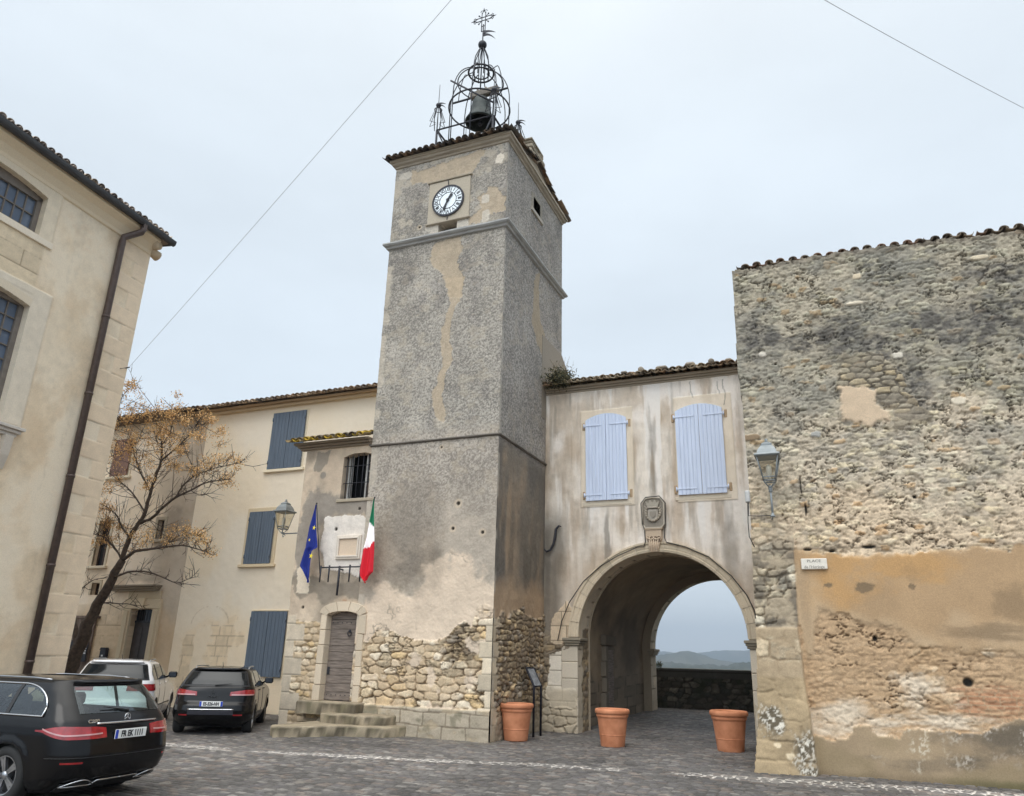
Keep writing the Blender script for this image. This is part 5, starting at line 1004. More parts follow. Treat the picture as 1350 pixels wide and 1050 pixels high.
def paint_rb(u, v):
    n = len(u)
    r = rubble(u, v, .19, .095, 71, [Lc(172, 162, 138), Lc(156, 148, 130), Lc(140, 132, 116), Lc(182, 170, 142), Lc(150, 142, 128)], Lc(160, 150, 132), .12, .028, .17, warp=.3, stag=.4, wash=.8, p=5., jx=.95)
    rm_, rc = r[0], r[1]; e_, I_, J_ = vor(u, v, .19, .095, 71, warp=.3, stag=.4, p=5., jx=.95); hs_ = hsh(I_, J_, 44); lst = ss(.06, .14, e_)*(hs_ > .90); och = ss(.06, .14, e_)*(hs_ < .05); cov = ss(.42, .58, fbm(u*1.9, v*2.2, 121, 5)); lime = cf(n, Lc(184, 170, 148))*(.76+.46*fbm(u*13, v*14.5, 122, 5, .65))[:, None]
    rdg = 1-abs(2*fbm(u*7, v*8.5, 124, 5, .62)-1); hl = .020*(fbm(u*9, v*10.5, 123, 5, .62)-.5)*2-.015*ss(.8, .98, rdg); lime = lime*(1.05-.25*ss(.82, .985, rdg))[:, None]; c = mixc(rc, lime, cov*.85); h = rm_*(1-cov*.7)*.6+hl*(.3+cov*.6)
    # rough pits, their shade painted in as darker colour
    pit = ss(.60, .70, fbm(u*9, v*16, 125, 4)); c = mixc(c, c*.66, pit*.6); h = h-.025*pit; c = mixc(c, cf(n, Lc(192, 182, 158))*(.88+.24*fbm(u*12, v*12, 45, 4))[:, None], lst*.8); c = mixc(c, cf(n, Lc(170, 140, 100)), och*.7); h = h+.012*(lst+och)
    kc = crev(u, v, 4.4, 7., 311, .93); kc2 = crev(u, v, 8., 11., 315, .90); c = c*(1-.66*kc)[:, None]*(1-.28*kc2)[:, None]; h = h-.045*kc-.012*kc2
    ft = ss(5.6, 7.2, v+1.4*(fbm(u*.6, v*.8, 126, 4)-.5)*2); c = mixc(c, c*np.array([.70, .735, .745]), ft)          # greyer towards the top
    # black lichen band
    gm_ = ss(.46, .62, fbm(u*1.2, v*1.7, 181, 6, .62))*ss(4.8, 6.4, v); c = mixc(c, cf(n, Lc(112, 112, 106))*(.75+.5*fbm(u*14, v*14, 183, 4))[:, None], gm_*.5)
    (b0x, b0y), (b1x, b1y) = PR.uv(975, 440), PR.uv(1150, 480)
    band = blob(u, v, *PR.uv(1120, 445), 1.7, .5, 5, .8)+blob(u, v, *PR.uv(1330, 420), 2.0, .5, 7, .8)+blob(u, v, *PR.uv(1180, 500), .9, .8, 9, .8)*.8+blob(u, v, *PR.uv(995, 440), .5, .35, 11, .8)+blob(u, v, *PR.uv(1340, 360), 1.2, .4, 17, .9)*.8
    band = np.clip(band, 0, 1)*(.45+.75*ss(.4, .6, fbm(u*8, v*10, 128, 4))); c = mixc(c, cf(n, Lc(74, 72, 70))*(.7+.6*fbm(u*14, v*14, 129, 4))[:, None], np.clip(band, 0, 1)*.82)
    for (x, y, w_, h_, k) in ((1183, 469, .17, .11, (184, 178, 164)), (1128, 400, .3, .06, (190, 180, 160)), (1290, 340, .3, .09, (186, 174, 150)), (1263, 529, .2, .12, (196, 186, 166)), (1005, 468, .13, .10, (182, 176, 164)), (1075, 573, .15, .1, (140, 140, 136)), (990, 578, .3, .13, (126, 108, 84)), (1130, 365, .13, .1, (190, 176, 150))):
        a, b = PR.uv(x, y); d = (abs((u-a)/w_)**3+abs((v-b)/h_)**3)+.5*(fbm(u*7, v*7, x, 3)-.5); m = ss(.25, .12, d); c = mixc(c, cf(n, Lc(*k))*(.85+.3*fbm(u*9, v*9, 4, 3))[:, None], m); h = h*(1-m)+.03*m
    m = pmask(stn, u, v, .14, 3, 3)*ss(.36, .5, fbm(u*2.6, v*2.6, 171, 4)); r2 = rubble(u, v, .24, .12, 75, [Lc(150, 140, 118), Lc(160, 144, 112), Lc(132, 124, 108)], Lc(90, 82, 70), .12, .045); c = mixc(c, r2[1], m*.7); h = h*(1-m)+r2[0]*m*.7
    m = pmask(patch, u, v, .12, 3, 4, .03); c = mixc(c, cf(n, Lc(180, 160, 134))*(.88+.24*fbm(u*6, v*6, 4, 4))[:, None], m); h = h*(1-m)+.04*m+.006*(fbm(u*6, v*6, 4, 4)-.5)
    # lower middle: warmer
    wm = ss(5.6, 4.2, v+1.0*(fbm(u*.8, v*.8, 130, 4)-.5)*2); c = mixc(c, c*np.array([1.05, .99, .93]), wm)
    # lower wall: earthy ochre rubble
    lw = ss(3.1, 2.7, v); r3 = rubble(u, v, .30, .12, 77, [Lc(176, 150, 116), Lc(158, 132, 98), Lc(188, 166, 134), Lc(146, 122, 92), Lc(170, 154, 130)], Lc(150, 124, 92), .12, .04, .14, warp=.5)
    c3 = r3[1]; h3 = r3[0]*.6+.022*(fbm(u*8, v*10, 131, 5, .6)-.5); rd3 = 1-abs(2*fbm(u*5.5, v*7.5, 134, 5, .6)-1); h3 = h3-.02*ss(.8, .98, rd3); cov3 = ss(.24, .40, fbm(u*1.4, v*1.8, 132, 4)); c3 = mixc(c3, cf(n, Lc(164, 137, 104))*(.74+.50*fbm(u*10, v*13, 133, 5, .65))[:, None]*(1.04-.24*ss(.82, .985, rd3))[:, None], cov3*.85); h3 = h3*(1-.5*cov3)
    k3 = crev(u, v, 2.4, 7.5, 321, .95)*ss(.4, .6, fbm(u*.8, v*1.5, 323, 3)); c3 = c3*(1-.5*k3)[:, None]; h3 = h3-.05*k3
    wh = blob(u, v, *PR.uv(1105, 945), .9, .35, 3, .7)+blob(u, v, *PR.uv(1240, 953), .9, .16, 4, .7)+blob(u, v, *PR.uv(1210, 905), .4, .35, 5, .7); c3 = mixc(c3, cf(n, Lc(196, 184, 164))*(.7+.5*fbm(u*12, v*14, 3, 4))[:, None], np.clip(wh, 0, 1)*.75)
    br = blob(u, v, *PR.uv(1320, 930), 1.0, .35, 6, .5); rbk = ashlar(u, v, .24, .07, 9, Lc(164, 108, 78), Lc(150, 126, 100), .014, .25); c3 = mixc(c3, rbk[1], br*.6)
    c = mixc(c, c3, lw); h = h*(1-lw)+h3*lw
    # smooth ochre render
    mo = pmask(ochre, u, v, .11, 2.6, 5, .05); mo = mo*ss(.30, .36, fbm(u*4, v*4, 147, 5, .6)+.25*(mo > .99));  co = cf(n, Lc(158, 131, 97))*(.80+.36*fbm(u*1.5, v*1.3, 141, 6, .6))[:, None]; co = mixc(co, cf(n, Lc(178, 136, 84)), np.clip(blob(u, v, *PR.uv(1100, 770), .7, .7, 31)+blob(u, v, *PR.uv(1200, 745), 1.0, .5, 33), 0, 1)*.55); co = mixc(co, cf(n, Lc(174, 152, 122)), ss(.5, .7, fbm(u*.9+4, v*.9, 143, 4))*.6)
    for (x, y, a, b, k) in ((1200, 755, .3, .22, .35), (1300, 835, .9, .17, .95), (1340, 800, .5, .4, .8), (1150, 790, .5, .4, .2), (1060, 800, .16, 1.2, .35)): co = mixc(co, cf(n, Lc(116, 98, 74)), blob(u, v, *PR.uv(x, y), a, b, x, .6)*k*.75)
    for (x, y, a, b) in ((1139, 775, .16, .1), (1202, 774, .06, .06), (1092, 772, .09, .04)):
        d = blob(u, v, *PR.uv(x, y), a, b, x, .5, .7); co = mixc(co, cf(n, Lc(116, 98, 74)), d)
    c = mixc(c, co, mo); h = h*(1-mo)+(.034+.012*(fbm(u*2, v*2, 145, 4)-.5))*mo
    zc_ = PR.uv(1150, 722)[1]; m = ss(.05, .0, abs(v-zc_-.03*(fbm(u*3, v*.1, 3, 3)-.5)*2))*(v > zc_-.02)*ss(.42, .5, vn(u*1.4, v*.1, 7)); c = mixc(c, cf(n, Lc(86, 74, 58)), m*.55)
    for (x, y, a, b) in ((1146, 721, .14, .035), (1055, 640, .02, .2), (1062, 672, .02, .14), (1097, 727, .06, .03), (1065, 725, .08, .03), (1153, 842, .05, .05), (1276, 900, .09, .08), (1206, 655, .04, .04)):
        d = np.hypot((u-PR.uv(x, y)[0]+.03*(fbm(u*.1, v*6, 3, 3)-.5))/a, (v-PR.uv(x, y)[1])/b); m = ss(1.1, .7, d); c = mixc(c, cf(n, (.02, .018, .015)), m); h = h-.05*m
    # render plinth
    mp = pmask(plin, u, v, .10, 2.4, 6); cp = cf(n, Lc(142, 124, 98))*(.78+.42*fbm(u*2, v*2.4, 151, 5))[:, None]; cp = mixc(cp, cf(n, Lc(126, 112, 84)), ss(.5, .7, fbm(u*1.2, v*1.6, 152, 4))*.6)
    dk = np.clip(blob(u, v, *PR.uv(1325, 975), 1.0, .5, 8, .6)+blob(u, v, *PR.uv(1220, 1005), .8, .16, 9, .8)*.5, 0, 1); sp = ss(.5, .66, fbm(u*24, v*22, 153, 4, .65))*ss(.4, .6, fbm(u*3, v*3, 155, 4)); cp = mixc(cp, cf(n, Lc(84, 78, 68)), dk*.8); cp = mixc(cp, cf(n, Lc(188, 180, 168)), dk*sp*.7)
    cp = mixc(cp, cf(n, Lc(188, 180, 160)), blob(u, v, *PR.uv(1215, 985), .5, .4, 12, .8)*sp*.8)
    gr = ss(.16, .02, v+.06*(fbm(u*4, v*4, 3, 3)-.5)); cp = mixc(cp, cf(n, Lc(84, 86, 48)), gr*ss(PR.uv(1180, 1000)[0], PR.uv(1330, 1000)[0], u)*.8); cp = mixc(cp, cf(n, Lc(90, 78, 60)), gr*.4)
    c = mixc(c, cp, mp); h = h*(1-mp)+(.07+.02*(fbm(u*2, v*2, 154, 4)-.5))*mp
    # corner pilaster of darker rubble and battered foot
    ub = np.interp(v, [0, ubt[0][1], 3.6, 5.6, 6], [ubt[1][0], ubt[0][0], PR.uv(1047, 740)[0], PR.uv(1040, 600)[0], ru0])
    inp = ss(.015, -.015, u-ub+.015*(fbm(u*3, v*3, 161, 3)-.5)*2)*(v < 5.9); up = inp*ss(2.2, 2.5, v)*ss(6, 5.4, v)
    r4 = rubble(u, v, .26, .15, 81, [Lc(150, 140, 118), Lc(164, 152, 128), Lc(128, 118, 100), Lc(176, 168, 148)], Lc(136, 124, 104), .1, .05, wash=1.1); zz_ = PR.uv(1020, 735)[1]
    m = up*ss(zz_+.9, zz_-.1, v+.3*(fbm(u*3, v*3, 5, 3)-.5)); r4c = mixc(r4[1], cf(n, Lc(76, 72, 66)), ss(.5, .62, fbm(u*4, v*4, 163, 4))*.6); c = mixc(c, r4c, m); h = h*(1-m)+(r4[0]+.02)*m
    ft_ = inp*ss(ubt[0][1]+.03, ubt[0][1]-.03, v); bat = .10+.26*np.clip((ubt[0][1]-v)/ubt[0][1], 0, 1)
    a5 = rubble(u, v+.1, .5, .34, 85, [Lc(166, 152, 126), Lc(176, 160, 132), Lc(152, 138, 114)], Lc(132, 116, 92), .07, .02, .1, warp=.15, p=7., jy=.15, wash=1.); cb = a5[1]; pz = PR.uv(1030, 893)[1]; k = ss(pz+.04, pz-.04, v+.05*(fbm(u*4, v*4, 3, 3)-.5)); co2 = cf(n, Lc(150, 132, 102))*(.68+.58*fbm(u*2.4, v*2.4, 167, 5))[:, None]
    for (x, y, a, b) in ((1018, 950, .30, .30), (1062, 985, .24, .42), (1075, 1015, .3, .12)): 
        d = blob(u, v, *PR.uv(x, y), a, b, x, .6); co2 = mixc(co2, cf(n, Lc(70, 66, 56)), d*.85); co2 = mixc(co2, cf(n, Lc(206, 202, 190)), d*ss(.5, .64, fbm(u*26, v*24, 169, 4, .65))*.8)
    for (x, y) in ((1026, 981), (1041, 994)):
        d = .9*(fbm(u*8, v*8, x, 3)-.5)*2+np.hypot((u-PR.uv(x, y)[0])/.06, (v-PR.uv(x, y)[1])/.045); co2 = mixc(co2, cf(n, Lc(196, 180, 150)), ss(1.2, .8, d))
    cb = mixc(cb, co2, k); c = mixc(c, cb, ft_); h = h*(1-ft_)+(bat+a5[0]+.01*(fbm(u*4, v*4, 3, 3)-.5))*ft_
    # cap ragged top
    t = ss(.16, .05, topz(u)-v); c = mixc(c, cf(n, Lc(104, 96, 86)), t*.6)
    return h, c
oln = [(rul[-1][0]-.12, -.1), (RU1, -.1), (RU1, topz(RU1))]
for u_ in np.arange(RU1-.1, TX_[0], -.09): oln.append((u_, topz(u_)+.05*(vn(np.array([u_*5]), np.array([3.]), 3)[0]-.5)+.02*sin(u_*28)))
for (a, b) in rul: oln += [(a+rng.uniform(-.02, .02), b-.01)]
hfwall('front_wall', PR, min(a for a, b in rul)-.15, RU1, -.02, max(TZ_)+.5, .02, paint_rb, M_STONE, rb, outline=oln, skirt=.5)
pl_ = PR.pt(rul[4][0], 0, -.02); PRs = Pl((pl_[0], 26.2), 270)
hfwall('side_wall', PRs, 0, 26.2-pl_[1]-.45, 0, TZ_[0]-.1, .035, lambda u, v: rubble(u, v, .24, .13, 5, STG, Lc(130, 120, 104))[:2], M_STONE, rb, skirt=.1)
mb = MB(); p = PR.pt(ru0+.4, 0, -.5); mb.box(p[0]+.1, p[0]+RU1-ru0-.9, p[1]+.6, p[1]+10, .0, TZ_[0]-.25); mb.build('inner_core', M_DARK, rb)
q0 = PR.pt(TX_[0]+.15, TZ_[0]+.03, -.0); rs_ = np.array([-sin(rad(3)), cos(rad(3)), .12]); al = np.array([cos(rad(3)), sin(rad(3)), (TZ_[-1]-TZ_[0])/(TX_[-1]-TX_[0])])
tiles('roof', q0+rs_*.06, al/np.linalg.norm(al), rs_/np.linalg.norm(rs_), RU1-TX_[0]-.1, 5.5, rb, M_TILE, [Lc(112, 104, 94), Lc(92, 86, 80), Lc(130, 118, 102), Lc(120, 96, 80)], seed=31, pitch=.25, r=.09, jit=.02, drop=.07)
pe_ = PR.pt(RU1, 0, 0); hfwall('side_wall', Pl(pe_, 93), 0, 10.5, 0, TZ_[0]+.1, .06, lambda u, v: rubble(u, v, .24, .13, 6, STG, Lc(130, 120, 104))[:2], M_STONE, rb, skirt=0)
# street plaque
M_BLKL = mat('engraved_letters', Lc(120, 114, 106, .7), .8, bump=0)
s0_ = PR.uv(1057, 753); s1_ = PR.uv(1089.5, 737); sg = empty('street_plaque', PR.pt(s0_[0], s0_[1], .06), 'small pale stone street name plaque on the ochre render', 'sign')
mb = MB(); mb.M = frame(PR); mb.box(s0_[0], s1_[0], -.10, -.05, s0_[1]+.02, s1_[1], .01, col=Lc(196, 192, 182)); mb.build('slab', M_SMOOTH, sg)
mb = MB(); M = frame(PR, (s0_[0]+s1_[0])/2, (s0_[1]+s1_[1])/2+.06, .101); add_text(mb, 'PLACE', .07, .002, M, 1.25)
M = frame(PR, (s0_[0]+s1_[0])/2, (s0_[1]+s1_[1])/2-.05, .101); add_text(mb, "de l'Horloge", .072, .002, M, 1.0); mb.build('lettering', M_BLKL, sg)
# =============== lamps ===============
M_LAMPG = mat('grey_green_metal', Lc(122, 130, 134, .9), .5, .3, .12, 10)
M_LGL = glassmat('lamp_glass', (.86, .84, .78), .05, .05)
def lantern(parent, c, s=1., lower=True):
    """four-sided lantern, c = bottom centre"""
    x, y, z = c
    def fr(h0, w0, h1, w1, m_, name):
        mb = MB(); v = [(x+sx*w, y+sy*w, z+h) for h, w in ((h0, w0), (h1, w1)) for sx, sy in ((-1, -1), (1, -1), (1, 1), (-1, 1))]; mb.add(v, [(0, 1, 5, 4), (1, 2, 6, 5), (2, 3, 7, 6), (3, 0, 4, 7), (0, 3, 2, 1), (4, 5, 6, 7)]); return mb
    a, b = .105*s, .20*s; h0, h1 = .12*s, .60*s
    mb = MB()
    for sx, sy in ((-1, -1), (1, -1), (1, 1), (-1, 1)): mb.tube([(x+sx*a, y+sy*a, z+h0), (x+sx*b, y+sy*b, z+h1)], .012*s, 4); mb.tube([(x+sx*a, y+sy*a, z+h0), (x+sx*.02, y+sy*.02, z)], .01*s, 4)
    for (w, h) in ((a, h0), (a*1.15, h0+.07*s), (b, h1)):
        for i in range(4):
            c4 = ((-1, -1), (1, -1), (1, 1), (-1, 1)); p, q = c4[i], c4[(i+1) % 4]; mb.tube([(x+p[0]*w, y+p[1]*w, z+h), (x+q[0]*w, y+q[1]*w, z+h)], .012*s, 4)
    mb.lathe([(1e-3, 0), (.045*s, .01*s), (.03*s, .05*s), (1e-3, .06*s)], (x, y, z-.02*s), 10); mb.build('lantern_frame', M_LAMPG, parent)
    g = fr(h0, a*.97, h1, b*.97, None, ''); g.f = g.f[:4]; g.sm = g.sm[:4]; g.build('glass', M_LGL, parent)
    mb = MB(); R = 1.42
    def sq(w, h): return [(x+sx*w, y+sy*w, z+h) for sx, sy in ((-1, -1), (1, -1), (1, 1), (-1, 1))]
    L = [(b*1.16, h1+.0), (b*1.22, h1+.02*s), (b*1.16, h1+.045*s), (b*.95, h1+.06*s), (b*.82, h1+.14*s), (b*.55, h1+.22*s), (b*.5, h1+.225*s), (b*.5, h1+.26*s), (b*.28, h1+.30*s), (.01, h1+.31*s)]
    v = []; f = []
    for w, h in L: v += sq(w, h)
    for i in range(len(L)-1):
        for k in range(4): f.append((i*4+k, i*4+(k+1) % 4, i*4+4+(k+1) % 4, i*4+4+k))
    f.append((3, 2, 1, 0)); mb.add(v, f); mb.lathe([(.03*s, 0), (.045*s, .02*s), (.02*s, .04*s), (.035*s, .07*s), (1e-3, .09*s)], (x, y, z+h1+.30*s), 10); mb.build('lantern_roof', M_LAMPG, parent)
    mb = MB(); mb.lathe([(1e-3, .14*s), (.03*s, .14*s), (.03*s, .22*s), (.055*s, .28*s), (.05*s, .42*s), (1e-3, .46*s)], (x, y, z), 12); mb.build('bulb', mat('bulb_glass', (.7, .68, .62), .3, bump=0), parent)
# right lamp on an upright bracket
LYo = .42; bu = PR.uv(1019, 680); la = PR.pt(bu[0]+.0, bu[1], 0); lmp = empty('wall_lamp', la, 'grey-green lantern on an upright pole fixed to the rubble building', 'lamp')
yl = la[1]-LYo; pb = aty(1019, 681, yl); ptp = aty(1016.5, 640, yl)
mb = MB(); mb.tube([pb, (pb[0], yl, ptp[2]-.06)], [.022, .02], 8); mb.lathe([(1e-3, 0), (.05, .01), (.05, .03), (.03, .05), (.022, .09)], (pb[0], yl, pb[2]-.02), 12); mb.lathe([(.022, 0), (.045, .02), (.03, .05), (.05, .07), (1e-3, .1)], (pb[0], yl, ptp[2]-.14), 12)
mb.tube([(pb[0], yl, pb[2]+.02), (pb[0]-.02, yl+LYo*.5, pb[2]+.0), (pb[0]-.05, la[1]-.02, pb[2]+.02)], .018, 6); mb.build('bracket', M_LAMPG, lmp)
lantern(lmp, (pb[0], yl, ptp[2]-.04), 1.0)
jb = PR.uv(986, 657); jbx = empty('junction_box', PR.pt(jb[0], jb[1], .03), 'small grey electrical box with cable left of the right-hand lamp', 'electrical box')
mb = MB(); mb.M = frame(PR, jb[0], jb[1]); mb.box(-.05, .05, -.15, -.03, -.11, .13, .02); mb.build('box', mat('grey_plastic', Lc(170, 172, 172, .95), .5, bump=0), jbx)
mb = MB(); pts = [PR.pt(*PR.uv(x, y), .07) for x, y in ((987, 664), (987, 681), (1000, 681.5), (1018, 680.5))]; mb.tube(pts, .009, 5); pts = [PR.pt(*PR.uv(x, y), .06) for x, y in ((986, 664), (986.5, 690), (988, 708), (995, 722))]; mb.tube(pts, .009, 5); mb.build('cable', mat('cable', (.03, .03, .03), .7, bump=0), jbx)
# left lamp on the flank of the entrance house
yl2 = TY+1.6; L2 = aty(372, 704, yl2); lw = hxl-.0; lmp2 = empty('wall_lamp', (lw, yl2, L2[2]), 'grey lantern on a scrolled arm beside the blue flag', 'lamp')
mb = MB(); mb.tube([(lw, yl2, L2[2]+.0), (L2[0], yl2, L2[2])], .02, 6); sc2 = [(lw-.02, yl2, L2[2]-.38)]+[(lw-.08-.30*t, yl2, L2[2]-.30+.25*t**.6) for t in np.linspace(0, 1, 8)]; mb.tube(sc2, .012, 5)
ce = (L2[0]+.06, L2[2]-.07); mb.tube([(ce[0]+.06*(1-t/8)*cos(t), yl2, ce[1]+.06*(1-t/8)*sin(t)) for t in np.linspace(0, 6.5, 16)], .011, 5); mb.tube([(lw+.02, yl2, L2[2]+.08), (lw+.02, yl2, L2[2]-.42)], .025, 6); mb.build('bracket', M_LAMPG, lmp2)
lantern(lmp2, (L2[0], yl2, L2[2]+.02), 1.05)

# =============== cream houses behind ===============
YW = 19.86; zy = (80, 480, 2.625); YZ = PY.uv(400, 530)[1]; xs_ = PY.uv(245, 740)[0]
yel = empty('cream_house', (-17, YW, 0), 'cream rendered house with slate-blue shutters behind the parked cars', 'house')
brn = empty('brown_house', (-24, YW, 0), 'grubby beige house with carved stone doorway behind the tree', 'house')
def YU(x, y): return PY.uv(80+x/2.625, 480+y/2.625)
ya = YU(460, 850); yb2 = YU(565, 1000); blind = arcpoly(ya[0], yb2[0]+.05, 0, YU(510, 838)[1], .28)
def paint_y(u, v):
    n = len(u); h, c = plaster(u, v, 201, [Lc(238, 226, 204), Lc(244, 234, 214), Lc(232, 218, 192)], .6, .04, .008)
    x, y = PY.uv(372, 712)
    lo = ss(3.4, 2.2, v+.6*(fbm(u*.8, v*.8, 3, 4)-.5)*2); c = mixc(c, cf(n, Lc(214, 196, 166))*(.85+.3*fbm(u*3, v*3, 4, 5, .6))[:, None], lo*.7)
    m = ss(.03, .012, abs(np.hypot((u-(ya[0]+yb2[0])/2)/((yb2[0]-ya[0])/2), (v-YU(510, 900)[1])/(YU(510, 838)[1]-YU(510, 900)[1]))-1)+.02*(vn(u*6, v*6, 3)-.5))*(v > YU(510, 900)[1]); c = mixc(c, cf(n, Lc(130, 112, 86)), m*.6)
    r = ashlar(u, v, .5, .32, 7, Lc(190, 172, 142), Lc(150, 130, 104), .014, .15); a = PY.uv(331, 790); m = ss(.5, .62, fbm(u*1.7, v*1.9, 207, 4)+.25*(blob(u, v, a[0]+.3, a[1]+.2, 1.2, .5, 3)+blob(u, v, yb2[0], 1.2, .3, 1.4, 3)+blob(u, v, ya[0], 1.2, .3, 1.4, 4)-.2))*lo; c = mixc(c, r[1], m*.8)
    c = mixc(c, c*.8, ss(.4, .0, v)*.8); c = c*(1-.07*ss(.5, .7, fbm(u*4, v*.4, 209, 4))[:, None])
    return h, c
def paint_b(u, v):
    n = len(u); h, c = plaster(u, v, 221, [Lc(204, 190, 168), Lc(214, 202, 184), Lc(184, 168, 146)], .7, .1, .012)
    gx = xs_; m = ss(gx-2.6, gx-.6, u+1.2*(fbm(u*.8, v*.8, 5, 4)-.5)*2)*ss(2.0, 3.0, v); c = mixc(c, cf(n, Lc(150, 140, 126))*(.8+.4*fbm(u*3, v*3, 6, 4))[:, None], m*.7)
    c = mixc(c, cf(n, Lc(112, 104, 94)), blob(u, v, *YU(380, 560), .9, .8, 5, .6)*.55+blob(u, v, *YU(270, 740), 1.4, .35, 6, .6)*.5)
    lo = ss(3.2, 2.4, v+.5*(fbm(u, v, 7, 4)-.5)*2); c = mixc(c, cf(n, Lc(172, 150, 120))*(.8+.4*fbm(u*2.4, v*2.4, 8, 5))[:, None], lo*.85)
    r = ashlar(u, v, .6, .36, 17, Lc(178, 160, 132), Lc(130, 112, 90), .012, .1); a = YU(130, 900); m = ss(a[0]+2.2, a[0]+1.9, u)*ss(3.3, 3.2, v); c = mixc(c, r[1], m*.6); h = h+r[0]*m
    return h, c
dx0, dx1 = YU(222, 1000)[0], YU(298, 1000)[0]; dz1 = YU(260, 848)[1]
bw = [YU(100, 700), YU(188, 532)]; bwin = (bw[0][0]+.1, bw[1][0]-.1, bw[0][1], bw[1][1]-.1); sq1 = [YU(328, 608), YU(362, 540)]; sqh = (sq1[0][0], sq1[1][0], sq1[0][1], sq1[1][1]); sq2 = [YU(103, 800), YU(138, 758)]; sqh2 = (sq2[0][0], sq2[1][0], sq2[0][1], sq2[1][1])
hfwall('front_wall', PY, xs_, hxl+.6, 0, YZ, .035, paint_y, M_SMOOTH, yel, skirt=0)
hfwall('front_wall', PY, -31, xs_-.002, 0, YZ, .035, paint_b, M_SMOOTH, brn, holes=[(dx0, dx1, 0, dz1), bwin, sqh, sqh2], skirt=.3)
# right part of the cream house that shows over the entrance house
hfwall('front_wall', Pl((0, YW+.004), 0), hxl+.6, TX0+.3, HZ-.8, YZ, .05, paint_y, M_SMOOTH, yel, skirt=0)
mb = MB(); mb.box(xs_+.01, TX0+.2, YW+.35, YW+8, .02, YZ-.05); mb.build('inner_core', M_DARK, yel)
mb = MB(); mb.box(-31, xs_-.01, YW+.35, YW+8, .02, YZ-.05); mb.build('inner_core', M_DARK, brn)
ysl = np.array([0, 1, .3]); ysl /= np.linalg.norm(ysl)
tiles('roof', (xs_-.0, YW-.42, YZ+.05), (1, 0, 0), ysl, TX0-xs_+.3, 4.5, yel, M_TILE, [Lc(130, 112, 92), Lc(150, 130, 106), Lc(104, 94, 84), Lc(120, 100, 80)], seed=41)
tiles('roof', (-31, YW-.5, YZ+.04), (1, 0, 0), ysl, 31+xs_, 4.5, brn, M_TILE, [Lc(108, 92, 78), Lc(88, 78, 70), Lc(120, 100, 82)], seed=42)
mb = MB(); mb.box(xs_+.01, TX0+.2, YW-.28, YW+.1, YZ-.02, YZ+.05, .01, col=Lc(150, 128, 100)); mb.box(xs_+.01, TX0+.2, YW-.14, YW+.1, YZ-.12, YZ-.023, .01, col=Lc(176, 158, 128)); mb.build('eave_moulding', M_STONE, yel)
mb = MB(); mb.box(-31, xs_-.01, YW-.36, YW+.1, YZ-.05, YZ+.03, .01, col=Lc(110, 96, 80)); mb.build('eave_board', M_STONE, brn)
def yel_window(par, P4, m, sill=True, trim=.1, tc=Lc(200, 190, 166), split=True):
    """P4: left,right,z0,z1"""
    l, r, z0, z1 = P4; wn = empty('window', (0, 0, 0)); wn.parent = par; wn.location = Vector((l, YW, z0))-par.location; ORG[wn.name] = np.array([l, YW, z0])
    mb = MB()
    mb.box(l-trim, l, YW-.03, YW+.05, z0, z1+trim, .008, col=tc); mb.box(r, r+trim, YW-.03, YW+.05, z0, z1+trim, .008, col=tc*.95); mb.box(l, r, YW-.03, YW+.05, z1, z1+trim, .008, col=tc); mb.build('surround', M_SMOOTH, wn)
    if sill: mb = MB(); mb.box(l-trim-.08, r+trim+.08, YW-.10, YW+.05, z0-.1, z0-.003, .012, col=tc*1.05); mb.build('sill', M_SMOOTH, wn)
    if m is not None:
        xm = (l+r)/2
        for (a, b) in ((l, xm-.006), (xm+.006, r)):
            mb = MB(); nb = 5; w = (b-a)/nb
            for i in range(nb): mb.box(a+i*w+.003, a+(i+1)*w-.003, YW-.085, YW-.05, z0+.01, z1-.01, .004)
            xh = a+.02 if a == l else b-.02
            for z in (z0+.25, z1-.25): mb.tube([(xh, YW-.095, z-.06), (xh, YW-.095, z+.06)], .02, 6)
            mb.build('shutter', m, wn)
    return wn
def quad4(x0, x1, y0, y1, pl=PY): l = pl.uv(x0, (y0+y1)/2)[0]; r = pl.uv(x1, (y0+y1)/2)[0]; return (l, r, pl.uv((x0+x1)/2, y1)[1], pl.uv((x0+x1)/2, y0)[1])
yel_window(yel, quad4(358.5, 401.5, 544, 618), M_SLATE, trim=.06); yel_window(yel, quad4(327, 361, 675, 744), M_SLATE, trim=.13, tc=Lc(186, 170, 140)); yel_window(yel, quad4(328, 376, 806, 893), M_SLATE, sill=False, trim=.04, tc=Lc(196, 180, 150))
yel_window(brn, quad4(151, 173, 580, 628), M_BROWN, trim=.12, tc=Lc(190, 182, 162)); yel_window(brn, bwin, None, trim=.12, tc=Lc(176, 166, 146))
sw2 = yel_window(brn, sqh, None, trim=.12, tc=Lc(150, 140, 122)); yel_window(brn, sqh2, None, sill=False, trim=.1, tc=Lc(168, 156, 134))
for P4, k in ((bwin, 2), (sqh, 1), (sqh2, 2)):
    l, r, z0, z1 = P4; mb = MB(); mb.box(l, r, YW+.22, YW+.24, z0, z1); mb.build('pane', mat('dark_glass', (.03, .035, .045), .12, bump=0), brn)
    mb = MB()
    for i in range(k+1): x = l+.03+(r-l-.06)*i/k; mb.box(x-.03, x+.03, YW+.17, YW+.21, z0, z1)
    mb.box(l, r, YW+.165, YW+.205, (z0+z1)/2-.025, (z0+z1)/2+.025); mb.build('window_bar', mat('dark_wood', Lc(60, 50, 46, .9), .7), brn)
